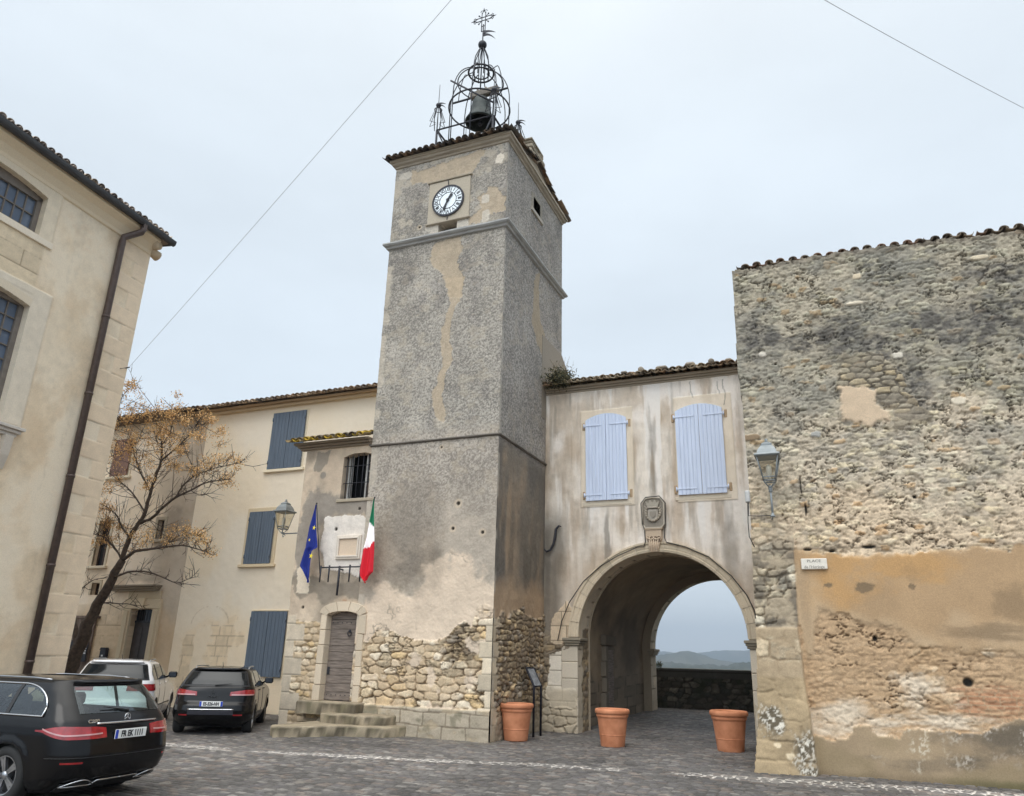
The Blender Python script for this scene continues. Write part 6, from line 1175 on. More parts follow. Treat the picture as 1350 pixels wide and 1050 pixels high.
# carved doorway
dw = empty('doorway', (dx0, YW, 0)); dw.parent = brn; dw.location = Vector((dx0, YW, 0))-brn.location; ORG[dw.name] = np.array([dx0, YW, 0]); cdw = Lc(176, 162, 136)
for (a, b) in ((dx0-.34, dx0-.002), (dx1+.002, dx1+.34)):
    mb = MB(); mb.box(a, b, YW-.09, YW+.2, 0, dz1, .012, col=cdw); mb.box(a+.08, b-.08, YW-.12, YW-.092, .2, dz1-.05, .01, col=cdw*.95); mb.build('pilaster', M_STONE, dw)
ent = YU(270, 775)[1]; mb = MB(); mb.box(dx0-.34, dx1+.34, YW-.10, YW+.2, dz1+.003, dz1+.32, .012, col=cdw); mb.box(dx0-.25, dx1+.25, YW-.07, YW+.1, dz1+.323, ent-.12, .01, col=cdw*.85); mb.prism([((dx0+dx1)/2-.1, dz1-.02), ((dx0+dx1)/2+.1, dz1-.02), ((dx0+dx1)/2+.16, dz1+.36), ((dx0+dx1)/2-.16, dz1+.36)], 'y', YW-.16, YW-.08, col=cdw*1.05)
e0, e1 = YU(185, 770)[0], YU(350, 770)[0]
for i in range(3): mb.box(e0-.02+.05*(2-i), e1+.02-.05*(2-i), YW-.16-.06*i, YW+.1, ent-.12+.07*i, ent-.053+.07*i, .01, col=Lc(140, 130, 114)*(.9 if i < 2 else .7))
mb.build('entablature', M_STONE, dw)
M_DDOOR = mat('dark_door_paint', Lc(58, 54, 56, .9), .6); mb = MB(); mb.box(dx0, dx1, YW+.2, YW+.26, 0, dz1-.45)
for i in range(2):
    for (z0, z1) in ((.25, .9), (1.0, dz1-.6)): xx = dx0+.08+i*(dx1-dx0)/2; mb.box(xx, xx+(dx1-dx0)/2-.16, YW+.17, YW+.2, z0, z1, .02)
mb.build('door_leaf', M_DDOOR, dw); mb = MB(); mb.box(dx0, dx1, YW+.18, YW+.26, dz1-.45, dz1-.38)
for i in range(9): x = dx0+(i+.5)*(dx1-dx0)/9; mb.tube([(x, YW+.2, dz1-.4), (x, YW+.2, dz1)], .012, 5)
mb.build('fanlight_grille', M_IRON, dw); mb = MB(); mb.box(dx0, dx1, YW+.26, YW+.28, dz1-.4, dz1); mb.build('fanlight_pane', mat('dark_glass', (.03, .035, .045), .12, bump=0), dw)
# letter box
l = PY.uv(140, 862); mb_ = empty('letter_box', (l[0], YW-.1, l[1]), 'small black letter box left of the carved doorway', 'letter box'); mb = MB(); mb.box(l[0]-.14, l[0]+.14, YW-.16, YW-.03, l[1]-.2, l[1]+.12, .01); mb.prism([(l[0]-.15, l[1]+.12), (l[0]+.15, l[1]+.12), (l[0]+.1, l[1]+.2), (l[0]-.1, l[1]+.2)], 'y', YW-.18, YW-.03); mb.build('case', M_BLK, mb_); mb = MB(); mb.box(l[0]-.04, l[0]+.04, YW-.165, YW-.161, l[1]-.1, l[1]-.04); mb.build('name_plate', mat('white_paint', (.7, .7, .7), .5, bump=0), mb_)
# sale sign hanging on planks
s = [PY.uv(96, 872), PY.uv(122, 845)]; sgn = empty('sale_sign', (s[0][0], YW-.1, s[0][1]), 'black for-sale board with white letters behind the tree trunk', 'sign'); sx0, sx1 = s[0][0]-.15, s[1][0]; mb = MB(); mb.box(sx0, sx1, YW-.16, YW-.13, s[0][1], s[1][1], .004); mb.build('board', M_BLK, sgn)
mb = MB(); M = np.eye(4); M[:3, 3] = ((sx0+sx1)/2, YW-.162, (s[0][1]+s[1][1])/2); M_WHT = mat('white_letters', (.75, .75, .75), .5, bump=0); add_text(mb, 'VENDRE', .27, .002, M, .85, .006); M[2, 3] += .25; add_text(mb, 'À', .16, .002, M, 1); M[2, 3] -= .45; mb.build('lettering', M_WHT, sgn)
gt = [PY.uv(88, 885), PY.uv(129, 816)]; gd = empty('plank_gate', (gt[0][0], YW, 0), 'old brown plank door behind the for-sale board', 'door'); mb = MB(); w_ = (gt[1][0]-gt[0][0])/6
for i in range(6): mb.box(gt[0][0]+i*w_, gt[0][0]+(i+1)*w_-.008, YW-.08, YW-.02, 0, gt[1][1], .006)
mb.build('planks', woodmat('brown_planks', Lc(104, 90, 80), (30, 3, 3)), gd); mb = MB(); mb.box(gt[0][0]-.1, gt[1][0]+.15, YW-.11, YW-.0, gt[1][1]+.003, gt[1][1]+.1, .01); mb.build('lintel', woodmat('brown_planks', Lc(104, 90, 80), (30, 3, 3)), gd)

# =============== tall house on the left ===============
lh = empty('tall_house', LC0, 'tall pale rendered building with stone quoins and brown downpipe on the left', 'house')
LZ = PL.uv(195, 318)[1]; print('left eave z', LZ)
z3 = (0, 150, 4.2); zl = (0, 330, 2.838)
UL0 = PL.uv(0, 400)[0]-4.2
qx = -.78
w1t = [PL.uv(*p) for p in P2(z3, [(222, 490), (202, 640)])]; up_r = (PL.uv(52.5, 266)[0]+PL.uv(48, 302)[0])/2
w1z0, w1z1 = PL.uv(48, 303)[1], PL.uv(52.6, 266)[1]; 
s1r = (PL.uv(75, 268)[0]+PL.uv(71, 332)[0])/2; s1z0 = PL.uv(71, 332)[1]; 
w2r = PL.uv(18, 455)[0]; w2z0, w2z1 = PL.uv(1, 563)[1]+.1, PL.uv(26, 396)[1]; 
print('win', up_r, w1z0, w1z1, s1r, s1z0, w2r, w2z0, w2z1)
WW = 2.7
h1 = (up_r-WW, up_r+.14, w1z0-.12, w1z1+.35); h2 = (w2r-WW, w2r+.14, w2z0, w2z1+.12)
flatarc = lambda h, r: [(h[0], h[2]), (h[1], h[2])]+[(h[1]+(h[0]-h[1])*i/14, h[3]-r*(2*i/14-1)**2) for i in range(15)]
h1p = flatarc(h1, .14); h2p = flatarc(h2, .16)
def paint_l(u, v):
    n = len(u); h, c = plaster(u, v, 301, [Lc(202, 190, 168), Lc(212, 201, 180), Lc(196, 180, 154)], .8, .09, .008)
    lk = ss(.64, .8, fbm(u*2.6, v*.5, 307, 5, .6)); c = c*(1-.10*lk)[:, None]; gr_ = ss(.45, .62, fbm(u*6, v*6, 309, 5, .65)); c = c*(1-.05*gr_)[:, None]
    uv_ = ss(LZ-1.6, LZ-.3, v+.7*(fbm(u*2.2, v*.6, 313, 5, .6)-.5)*2); c = c*(1-.09*uv_)[:, None]
    c = mixc(c, cf(n, Lc(184, 160, 128)), ss(.56, .74, fbm(u*.9, v*1.1, 305, 6, .6))*.35)
    # flat stone surrounds and walls between the windows
    m = ss(s1r+.02, s1r-.02, u)*(v > s1z0)*1.; c = mixc(c, cf(n, Lc(194, 184, 164))*(.9+.2*fbm(u*6, v*6, 7, 4))[:, None], m); h = h+m*.03
    r = ashlar(u+.2, v, .75, .46, 311, Lc(190, 176, 150), Lc(136, 120, 98), .012, .09); m = ss(s1r-.1, s1r-.2, u)*(v < s1z0-.02)*(v > w2z1+.3); c = mixc(c, r[1], m*.9); h = h+r[0]*m
    m = ss(w2r+.75, w2r+.68, u)*(v < w2z1+.5)*(v > w2z0-.0); m2 = ss(0, .03, v-0); c = mixc(c, cf(n, Lc(192, 184, 168))*(.9+.2*fbm(u*6, v*6, 8, 4))[:, None], m); h = h+m*.035
    # quoins
    j = np.floor(v/.52).astype(np.int64); L = .52+.5*(j & 1); f_ = v/.52-j; d = -u; q = ss(-.01, .01, L-d); jt = ss(0, .035, np.minimum(f_, 1-f_)); cq = cf(n, Lc(202, 186, 162))*(.95+.07*hsh(j, j*5, 9))[:, None]*(.9+.2*fbm(u*5, v*6, 12, 4))[:, None]
    shade_j = np.where((d > .35) & (d < L), 1., .25)[:, None]; c = mixc(c, cq*(1-(1-jt)[:, None]*.35*shade_j), q); h = h*(1-q)+.015*jt*q+.002*q
    tt = ss(LZ-.55, LZ-.1, v+.2*(fbm(u, v, 5, 3)-.5)); c = mixc(c, c*.93, tt)
    return h, c
hfwall('front_wall', PL, UL0, 0, 0, LZ, .03, paint_l, M_SMOOTH, lh, holes=[h1p, h2p], skirt=.28, rim=False, snap=[('u', h1[1]), ('u', h2[1]), ('v', h1[2]), ('v', h2[2])])
PLs = Pl((LC0[0], LC0[1]), 185.6)
hfwall('side_wall', PLs, 0, 7, 0, LZ, .12, lambda u, v: plaster(u, v, 9, [Lc(180, 166, 142), Lc(192, 178, 152)], .6, .06), M_SMOOTH, lh, skirt=0)
def boxL(mb, u0, u1, h0, h1, z0, z1, b=0, col=None, M=None): old = mb.M; mb.M = frame(PL); mb.box(u0, u1, -h1, -h0, z0, z1, b, col); mb.M = old
mb = MB(); boxL(mb, UL0, -.3, -8, -.35, .1, LZ-.05); mb.build('inner_core', M_DARK, lh)
# cornice
mb = MB(); mb.M = frame(PL); prof = [(.02, LZ-.42), (.05, LZ-.4), (.06, LZ-.3), (.16, LZ-.12), (.28, LZ-.02), (.34, LZ+.02), (.34, LZ+.1), (-.1, LZ+.1), (-.1, LZ-.42)]
mb.prism([(-a, b) for a, b in prof], 'x', UL0, .0, col=Lc(196, 184, 160)); mb.build('cornice', M_SMOOTH, lh)
mb = MB(); mb.M = frame(PL); mb.tube([(-.02, -.02, LZ-.27), (.28, -.02, LZ-.30)], [.13, .17], 10, col=Lc(176, 160, 134)); mb.tube([(.0, -.3, LZ-.1), (.0, .6, LZ-.1)], [.14, .14], 8, col=Lc(176, 160, 134)); mb.build('corner_corbel', M_STONE, lh)
# gutter and downpipe
M_ZINC = mat('brown_zinc', Lc(78, 66, 62, .9), .5, .3, .15, 8); M_GUT = mat('dark_gutter', Lc(56, 58, 62, .9), .6, .1, .15, 8)
mb = MB(); mb.M = frame(PL); n_ = 8; ga = []
for uu in (UL0, .42):
    ga.append([(uu, -.45-.10*cos(pi*i/n_), LZ+.23-.17*sin(pi*i/n_)) for i in range(n_+1)]+[(uu, -.45+.08*cos(pi*(i)/n_), LZ+.23-.15*sin(pi*(n_-i)/n_)) for i in range(n_+1)])
mb.grid(ga, False); mb.prism([(-.54, LZ+.2), (-.36, LZ+.2), (-.38, LZ+.10), (-.45, LZ+.08), (-.52, LZ+.1)], 'x', .40, .425); mb.prism([(-.36, LZ+.14), (.9, LZ+.25), (.9, LZ+.21), (-.36, LZ+.1)], 'x', .30, .42); mb.build('gutter', M_GUT, lh)
dp = (PL.uv(151, 330)[0]+PL.uv(74, 700)[0]+PL.uv(40, 860)[0])/3; print('pipe u', PL.uv(151, 330)[0], PL.uv(74, 700)[0], PL.uv(40, 860)[0])
mb = MB(); mb.M = frame(PL); ug = dp+.35
mb.box(ug-.07, ug+.07, -.52, -.38, LZ-.06, LZ+.13, .01); mb.tube([(ug, -.45, LZ-.02), (ug, -.40, LZ-.14), (dp, -.14, LZ-.48), (dp, -.12, LZ-.62), (dp, -.12, .0)], .098, 12); mb.build('downpipe', M_ZINC, lh)
for z in np.arange(1.4, LZ-1.2, 2.35):
    mb = MB(); mb.M = frame(PL); mb.tube([(dp, -.12, z), (dp, -.12, z+.06)], .112, 12); mb.box(dp-.04, dp+.04, -.08, .02, z, z+.04); mb.build('pipe_collar', M_ZINC, lh)
# tiles
ls = np.array([-PL.n[0], -PL.n[1], .3]); ls /= np.linalg.norm(ls); o_ = PL.pt(UL0, LZ+.33, .36)
tiles('roof', o_, PL.ud, ls, -UL0+.35, 3.2, lh, M_TILE, [Lc(124, 114, 108), Lc(150, 140, 132), Lc(96, 90, 88), Lc(160, 148, 134)], seed=51, pitch=.24, r=.1)
mb = MB(); mb.M = frame(PL); mb.prism([(-.42, LZ+.17), (3.0, LZ+1.2), (3.0, LZ+.1), (-.3, LZ+.1)], 'x', UL0, .3, col=Lc(120, 108, 96)); mb.build('roof_deck', M_STONE, lh)
# windows
M_GL1 = mat('sky_glass', Lc(96, 112, 134, .8), .06, bump=0, var=.05); M_WF2 = mat('taupe_paint', Lc(104, 98, 92, .9), .6)  # blue-grey base colour paints the sky reflection into the panes
for (hh, nrow, ncol, rise, lead) in ((h1, 2, 6, .3, 1), (h2, 5, 6, .2, 1)):
    l, r, z0, z1 = hh; wn = empty('window', PL.pt(l, z0)); wn.parent = lh; wn.location = Vector(PL.pt(l, z0))-lh.location; ORG[wn.name] = PL.pt(l, z0)
    mb = MB(); boxL(mb, l, r, -.26, -.24, z0, z1); mb.build('pane', M_GL1, wn)
    zt_ = z1-rise*.9; mb = MB()
    for (a, b, c_, d_) in ((l, r, z0, z0+.12), (l, r, zt_, z1), (r-.14, r, z0, z1)): boxL(mb, a, b, -.235, -.15, c_, d_, .006)
    mb.build('frame', M_WF2, wn); mb = MB(); pw_ = .27
    for i in range(1, 9): x = r-.14-i*pw_; boxL(mb, x-.016, x+.016, -.237, -.19, z0+.12, zt_)
    nr_ = max(2, round((zt_-z0-.12)/.38))
    for i in range(1, nr_): z = z0+.12+(zt_-z0-.12)*i/nr_; boxL(mb, l, r-.14, -.236, -.195, z-.016, z+.016)
    mb.build('glazing_bars', M_WF2, wn)
mb = MB(); boxL(mb, h1[0], s1r+.03, 0, .06, s1z0-.02, s1z0+.16, .01, Lc(200, 192, 176)); mb.build('sill_course', M_SMOOTH, lh)
mb = MB()
for i in range(3): boxL(mb, h2[0], w2r+.62+.06*i, 0, .08+.06*i, w2z0-.27+.085*i, w2z0-.19+.085*i, .01, Lc(176, 172, 166))
mb.M = frame(PL); mb.prism([(-.16, w2z0-.28), (-.12, w2z0-.75), (-.03, w2z0-1.1), (.02, w2z0-1.1), (.02, w2z0-.28)], 'x', w2r+.28, w2r+.5, col=Lc(176, 170, 160)); mb.build('moulded_sill', M_SMOOTH, lh)
# arch mouldings over windows
for hh, rise, ext in ((h1, .14, .2), (h2, .16, .2)):
    l, r, z0, z1 = hh; mb = MB(); mb.M = frame(PL); xm = (l+r)/2; hw = (r-l)/2; G = []
    for t in np.linspace(-1, 1, 24):
        x = xm-hw*t; z = z1-rise*t*t; G.append([(x-o*t*.1, -d, z+o) for o, d in ((-.005, -.2), (-.005, .042), (ext, .042), (ext+.02, -.02))])
    mb.grid(G, False, Lc(190, 180, 160)); mb.build('window_arch', M_SMOOTH, lh)
# =============== ground ===============
bandpts = [atz(*p)[:2] for p in ((200, 982), (300, 990), (460, 998), (690, 1008), (900, 1022), (1120, 1036), (1350, 1050), (1450, 1056))]
def dist_poly(x, y, pts):
    d = np.full(x.shape, 99.)
    for a, b in zip(pts[:-1], pts[1:]):
        ab = b-a; t = np.clip(((x-a[0])*ab[0]+(y-a[1])*ab[1])/(ab@ab), 0, 1); d = np.minimum(d, np.hypot(x-a[0]-t*ab[0], y-a[1]-t*ab[1]))
    return d
def paint_ground(x, y):
    n = len(x); an = rad(-6); u = x*cos(an)+y*sin(an); v = -x*sin(an)+y*cos(an); u = u+.06*(fbm(u*.8, v*.8, 3, 3)-.5)*2; v = v+.07*(fbm(u*.6, v*.5, 5, 3)-.5)*2
    rh = .125; j = np.floor(v/rh).astype(np.int64); w = .15+.07*hsh(j, j*3, 5); i = np.floor((u+hsh(j, j, 4))/w).astype(np.int64); fu = (u+hsh(j, j, 4))-i*w; fv = v-j*rh
    d = np.minimum(np.minimum(fu, w-fu), np.minimum(fv, rh-fv))+.008*(fbm(x*24, y*24, 9, 2)-.5); st = ss(.004, .022, d)
    g = Lc(88, 86.5, 85.5); cs = cf(n, g)*(.62+.6*hsh(i, j, 12))[:, None]; tint = hsh(i, j, 15)
    cs = mixc(cs, cf(n, Lc(118, 104, 94)), (tint > .86)*.4); cs = mixc(cs, cf(n, Lc(140, 137, 132)), (tint < .10)*.4); cs = mixc(cs, cf(n, Lc(82, 80, 84)), ((tint > .3) & (tint < .42))*.6)
    cs = cs*(.85+.3*fbm(x*12, y*12, 14, 3))[:, None]; big = fbm(x*.35, y*.5, 16, 4); cs = cs*(.8+.45*big)[:, None]
    jc = cf(n, Lc(72, 69, 66))*(.7+.6*fbm(x*3, y*3, 17, 3))[:, None]
    db = dist_poly(x, y, bandpts)+.05*(fbm(x*2, y*2, 18, 3)-.5); m = ss(.25, .17, db)*ss(.28, .42, fbm(x*1.3, y*1.3, 19, 3)); jw = ss(.024, .012, d)
    jc = mixc(jc, cf(n, Lc(190, 186, 180)), m); st2 = st*(1-m)+m*(1-jw); lp = atz(265, 992); m2 = blob(x, y, lp[0], lp[1], 1.6, .6, 4, .6)*ss(.45, .6, fbm(x*2, y*3, 5, 4)); jc = mixc(jc, cf(n, Lc(170, 166, 160)), m2*.8)
    m3 = blob(x, y, *atz(1060, 1032)[:2], 2.6, .5, 6, .6); jc = mixc(jc, cf(n, Lc(186, 182, 174)), m3*.8)
    c = mixc(jc, cs, st2); dr = ss(.35, .65, fbm(x*.6+3, y*.9, 21, 5)); c = c*(.84+.26*dr)[:, None]; wt = ss(.5, .62, fbm(x*.9+7, y*1.6, 23, 5, .6)); c = c*(1-.16*wt)[:, None]; sp = ss(.70, .76, fbm(x*5, y*5, 25, 4, .6)); c = mixc(c, cf(n, Lc(140, 134, 124)), sp*.35); bm2 = ss(.7, 0., abs(y-TY)+.4*(fbm(x*2, y*2, 26, 3)-.5))*((x > TX0-1.5) & (x < TX1+.2)); c = mixc(c, cf(n, Lc(104, 100, 84)), bm2*.35)
    # moss and dirt along the wall feet
    return st*(.012+.010*hsh(i, j, 20))+.05*(fbm(x*.5, y*.5, 22, 3)-.5), c
def ground_sheet(name, x0, x1, y0, y1, sx, sy, painter, m, z0=0):
    X, Y = np.meshgrid(np.concatenate([np.arange(x0, -14.5, .07), np.arange(-14.5, x1, sx)]), np.concatenate([np.arange(y0, 15.5, sy), np.arange(15.5, 20, sy*1.5), np.arange(20, y1+.04, .04)])); nv, nu = X.shape; X = X.ravel(); Y = Y.ravel(); h, c = painter(X, Y); k = np.arange(nu*nv).reshape(nv, nu)
    Q = np.stack([k[:-1, :-1], k[:-1, 1:], k[1:, 1:], k[1:, :-1]], -1).reshape(-1, 4); return tag(link(name, mkmesh(name, np.c_[X, Y, h+zg(X, Y)+z0], Q, np.clip(c, .01, .9)), m), kind='structure')
M_PAVE = attmat('stone_setts', .62, 40, .2, .4, .006)
ground_sheet('paving', -34, 6.5, 6.6, 27.2, .024, .018, paint_ground, M_PAVE)
# terrain: one sheet to the horizon; the village plateau falls to a hazy valley with hills
th_ = np.radians(np.concatenate([np.arange(0, 80, 4), np.arange(80, 125, .18), np.arange(125, 361, 4)])); rr_ = np.concatenate([[.01, 8, 16], np.arange(22, 60, 3), np.geomspace(62, 7500, 110)])
R_, T_ = np.meshgrid(rr_, th_, indexing='ij'); X = (R_*np.cos(T_)).ravel(); Y = (R_*np.sin(T_)).ravel(); R1 = R_.ravel()
drop = np.maximum(Y-27.4, 0)+np.maximum(R1-90, 0)*(Y < 27); Z = -.06-72*ss(0, 420, drop)-1.5*ss(0, 4, np.maximum(Y-27.4, 0))
AD = np.degrees(T_.ravel())
def azp(px): r_ = ray(px, 862); return math.degrees(math.atan2(r_[1], r_[0]))
def hill(c, w, top): 
    global Z
    b = np.exp(-((R1-c)/w)**2)*(R1 > 300); Z = np.maximum(Z, -72+b*(top+72))
tn = lambda f, s, o=5: fbm(AD*f, R1/200., s, o)-.5
hill(1700, 330, -4+14*(fbm(AD*.55, AD*0, 411, 5)-.5)+9*(fbm(AD*5.5, R1/60, 413, 3)-.5))
hill(3100, 500, 2+30*np.exp(-((AD-azp(895))/2.2)**2)+22*(fbm(AD*.6, AD*0+3, 415, 5)-.5)+8*(fbm(AD*4.5, R1/90, 417, 3)-.5))
hill(5900, 900, 62-5.*(AD-azp(925))+46*(fbm(AD*.45, AD*0+7, 419, 5)-.5)); Z += (R1 > 300)*7*(fbm(X/60, Y/60, 405, 4)-.5)*2
c = cf(len(X), Lc(66, 74, 60, .45)); c = mixc(c, cf(len(X), Lc(100, 98, 80, .45)), ss(.52, .66, fbm(X/160, Y/160, 407, 4))*.7); c = c*(.6+.8*fbm(X/35, Y/35, 409, 4))[:, None]; c = mixc(c, cf(len(X), Lc(110, 104, 96, .8)), ss(70, 50, R1)*(Y < 27.3))
nr, nt_ = R_.shape; k = np.arange(nr*nt_).reshape(nr, nt_); Q = np.stack([k[:-1, :-1], k[1:, :-1], k[1:, 1:], k[:-1, 1:]], -1).reshape(-1, 4)
tag(link('ground', mkmesh('ground', np.c_[X, Y, Z], Q, c), attmat('far_land', .95, .02, .2, 0, .1)), kind='structure')
# parapet
YP = 27.0; prp = empty('parapet_wall', (-4, YP, .3), 'low dark mossy rubble parapet beyond the archway', 'wall'); PP = Pl((0, YP), 0); pz = PP.uv(925, 884)[1]
def paint_pp(u, v):
    n = len(u); r = rubble(u, v, .3, .17, 91, [Lc(84, 80, 70), Lc(70, 68, 60), Lc(98, 92, 80), Lc(60, 60, 54)], Lc(54, 50, 44), .1, .05); c = mixc(r[1], cf(n, Lc(52, 56, 44)), ss(.5, .7, fbm(u*2, v*2, 3, 4))*.6)
    m = ss(pz-.26, pz-.24, v); a = ashlar(u, v, .9, .5, 3, Lc(74, 72, 66), Lc(50, 46, 42)); c = mixc(c, a[1], m); return r[0]*(1-m)+m*.06, c
hfwall('wall_face', PP, -13, 5, 0, pz, .03, paint_pp, M_STONE, prp, skirt=.0)
mb = MB(); mb.box(-13, 5, YP-.06, YP+.5, pz+.0, pz+.05, .02, col=Lc(110, 112, 108)); mb.box(-13, 5, YP+.1, YP+.45, -3, pz-.002, col=Lc(96, 92, 82)); mb.build('coping', M_STONE, prp)
tw = aty(866, 878, YP-.1); weed('parapet_weed', 'small green weed growing at the left end of the parapet', (tw[0]+.05, YP-.05, tw[2]), 120, .14, 5, [Lc(96, 104, 92)], False)
# =============== terracotta pots ===============
M_TERRA = None
def terramat():
    m, t, b = newmat('terracotta'); tcn = N(t, 'ShaderNodeTexCoord'); nz = N(t, 'ShaderNodeTexNoise'); nz.inputs['Scale'].default_value = 4; nz.inputs['Detail'].default_value = 7; t.links.new(tcn.outputs['Object'], nz.inputs[0]); r = N(t, 'ShaderNodeValToRGB'); t.links.new(nz.outputs[0], r.inputs[0])
    r.color_ramp.elements[0].position = .3; r.color_ramp.elements[0].color = (*Lc(160, 100, 68), 1); r.color_ramp.elements[1].position = .7; r.color_ramp.elements[1].color = (*Lc(190, 128, 94), 1); t.links.new(r.outputs[0], b.inputs['Base Color']); b.inputs['Roughness'].default_value = .85
    n2 = N(t, 'ShaderNodeTexNoise'); n2.inputs['Scale'].default_value = 70; t.links.new(tcn.outputs['Object'], n2.inputs[0]); bn = N(t, 'ShaderNodeBump'); bn.inputs['Strength'].default_value = .3; bn.inputs['Distance'].default_value = .004; t.links.new(n2.outputs[0], bn.inputs['Height']); t.links.new(bn.outputs[0], b.inputs['Normal']); return m
M_TERRA = terramat(); M_SOIL = mat('soil', (.05, .04, .03), .95)
def pot():
    o = empty('plant_pot', (0, 0, 0)); H = .80; R = .40
    mb = MB(); mb.lathe([(1e-3, 0), (R*.66, 0), (R*.68, .02), (R*.742, H*.29), (R*.745, H*.30), (R*.757, H*.303), (R*.76, H*.312), (R*.757, H*.32), (R*.75, H*.324), (R*.753, H*.335), (R*.855, H*.74), (R*.86, H*.76), (R*.90, H*.78), (R*.92, H*.80), (R*.92, H*.83), (R*.905, H*.84), (R*.91, H*.86), (R*.97, H*.875), (R*1.0, H*.90), (R*1.0, H*.955), (R*.97, H*.99), (R*.92, H), (R*.87, H*.99), (R*.84, H*.95), (R*.78, H*.6), (1e-3, H*.6)], n=56); mb.build('pot_body', M_TERRA, o, local=True)
    mb = MB(); mb.lathe([(R*.79, H*.72), (R*.4, H*.735), (1e-3, H*.73)], n=24); mb.build('soil', M_SOIL, o, local=True); return o
p0 = pot()
for i, (q, lb) in enumerate((((680, 979), 'terracotta pot at the foot of the tower corner, leftmost of the three pots'), ((808, 987), 'terracotta pot alone in front of the left side of the archway, middle of the three'), ((964, 994), 'terracotta pot beside the rubble corner buttress, rightmost of the three pots'))):
    if i == 0: o = p0
    else:
        o = p0.copy(); COL.objects.link(o)
        for ch in p0.children: c_ = ch.copy(); COL.objects.link(c_); c_.parent = o
    g = atz(*q); d = np.array([g[0], g[1]])/hypot(g[0], g[1]); o.location = (g[0]+d[0]*.26, g[1]+d[1]*.26, .015); o.rotation_euler = (0, 0, i*1.3); s_ = (1.0, .97, 1.03)[i]; o.scale = (s_,)*3
    tag(o, lb, 'pot', 'terracotta pots in front of the gate')
# =============== information panel ===============
a = atz(703, 973); b = atz(712.5, 971); ip = empty('information_panel', a, 'black-framed tilted information lectern standing against the tower side', 'information panel')
a = np.array([a[0], a[1], 0]); b = np.array([b[0]+.0, b[1], 0]); ax = (b-a)/np.linalg.norm(b-a); W_ = np.linalg.norm(b-a); b = a+ax*W_; back = np.array([-ax[1], ax[0], 0]); 
if back[0] > 0: back = -back
zt1 = HE+(aty(701, 905, a[1])[2]-HE); tp = .42
print('panel', a, b, zt1)
mb = MB()
for p in (a, b): mb.tube([p, p+np.array([0, 0, zt1]), p+back*.22+np.array([0, 0, zt1+tp])], .03, 4)
mb.tube([a+back*.22+np.array([0, 0, zt1+tp]), b+back*.22+np.array([0, 0, zt1+tp])], .028, 4); mb.tube([a+np.array([0, 0, zt1]), b+np.array([0, 0, zt1])], .02, 4); mb.build('frame', M_BLK, ip)
M_PANEL = mat('printed_panel', Lc(120, 126, 134, .9), .35, var=.5, vs=7, bump=0)
mb = MB(); c0 = a+np.array([0, 0, zt1+.01]); c1 = b+np.array([0, 0, zt1+.01]); c2 = b+back*.21+np.array([0, 0, zt1+tp-.02]); c3_ = a+back*.21+np.array([0, 0, zt1+tp-.02]); nrm = np.cross(c1-c0, c3_-c0); nrm /= np.linalg.norm(nrm); mb.add([c0, c1, c2, c3_]+[p+nrm*.012 for p in (c0, c1, c2, c3_)], [(0, 1, 2, 3), (4, 5, 6, 7), (0, 1, 5, 4), (1, 2, 6, 5), (2, 3, 7, 6), (3, 0, 4, 7)]); mb.build('panel', M_PANEL, ip)
# =============== overhead cables ===============
M_CAB = mat('cable_grey', Lc(150, 155, 165, .9), .6, bump=0)
def wire(name, label, p, q, sag, r=.005):
    o = empty(name, p, label, 'cable'); mb = MB(); p = np.array(p); q = np.array(q); mb.tube([p+(q-p)*t+np.array([0, 0, -sag*4*t*(1-t)]) for t in np.linspace(0, 1, 24)], r, 5); mb.build('wire', M_CAB, o); return o
cw = PL.uv(166, 485); p = PL.pt(-.03, cw[1], .12); e = aty(598, -8, 9.5); e2 = p+(e-p)*1.5
w = wire('overhead_cable', 'thin cable running up from the corner of the tall left house', p, e2, .1); mb = MB(); mb.tube([PL.pt(-.05, cw[1]-.03, -.05), PL.pt(-.03, cw[1], .14)], .018, 6); mb.tube([PL.pt(-.25, cw[1]-.12, .02), PL.pt(-.03, cw[1], .14)], .008, 5); mb.build('wall_hook', M_IRON, w)
a_ = aty(1090, -6, 8.5); b_ = aty(1370, 146, 12.5); wire('overhead_cable', 'thin cable crossing the top right corner of the sky', a_-(b_-a_)*.5, b_+(b_-a_)*.6, .15, .004)
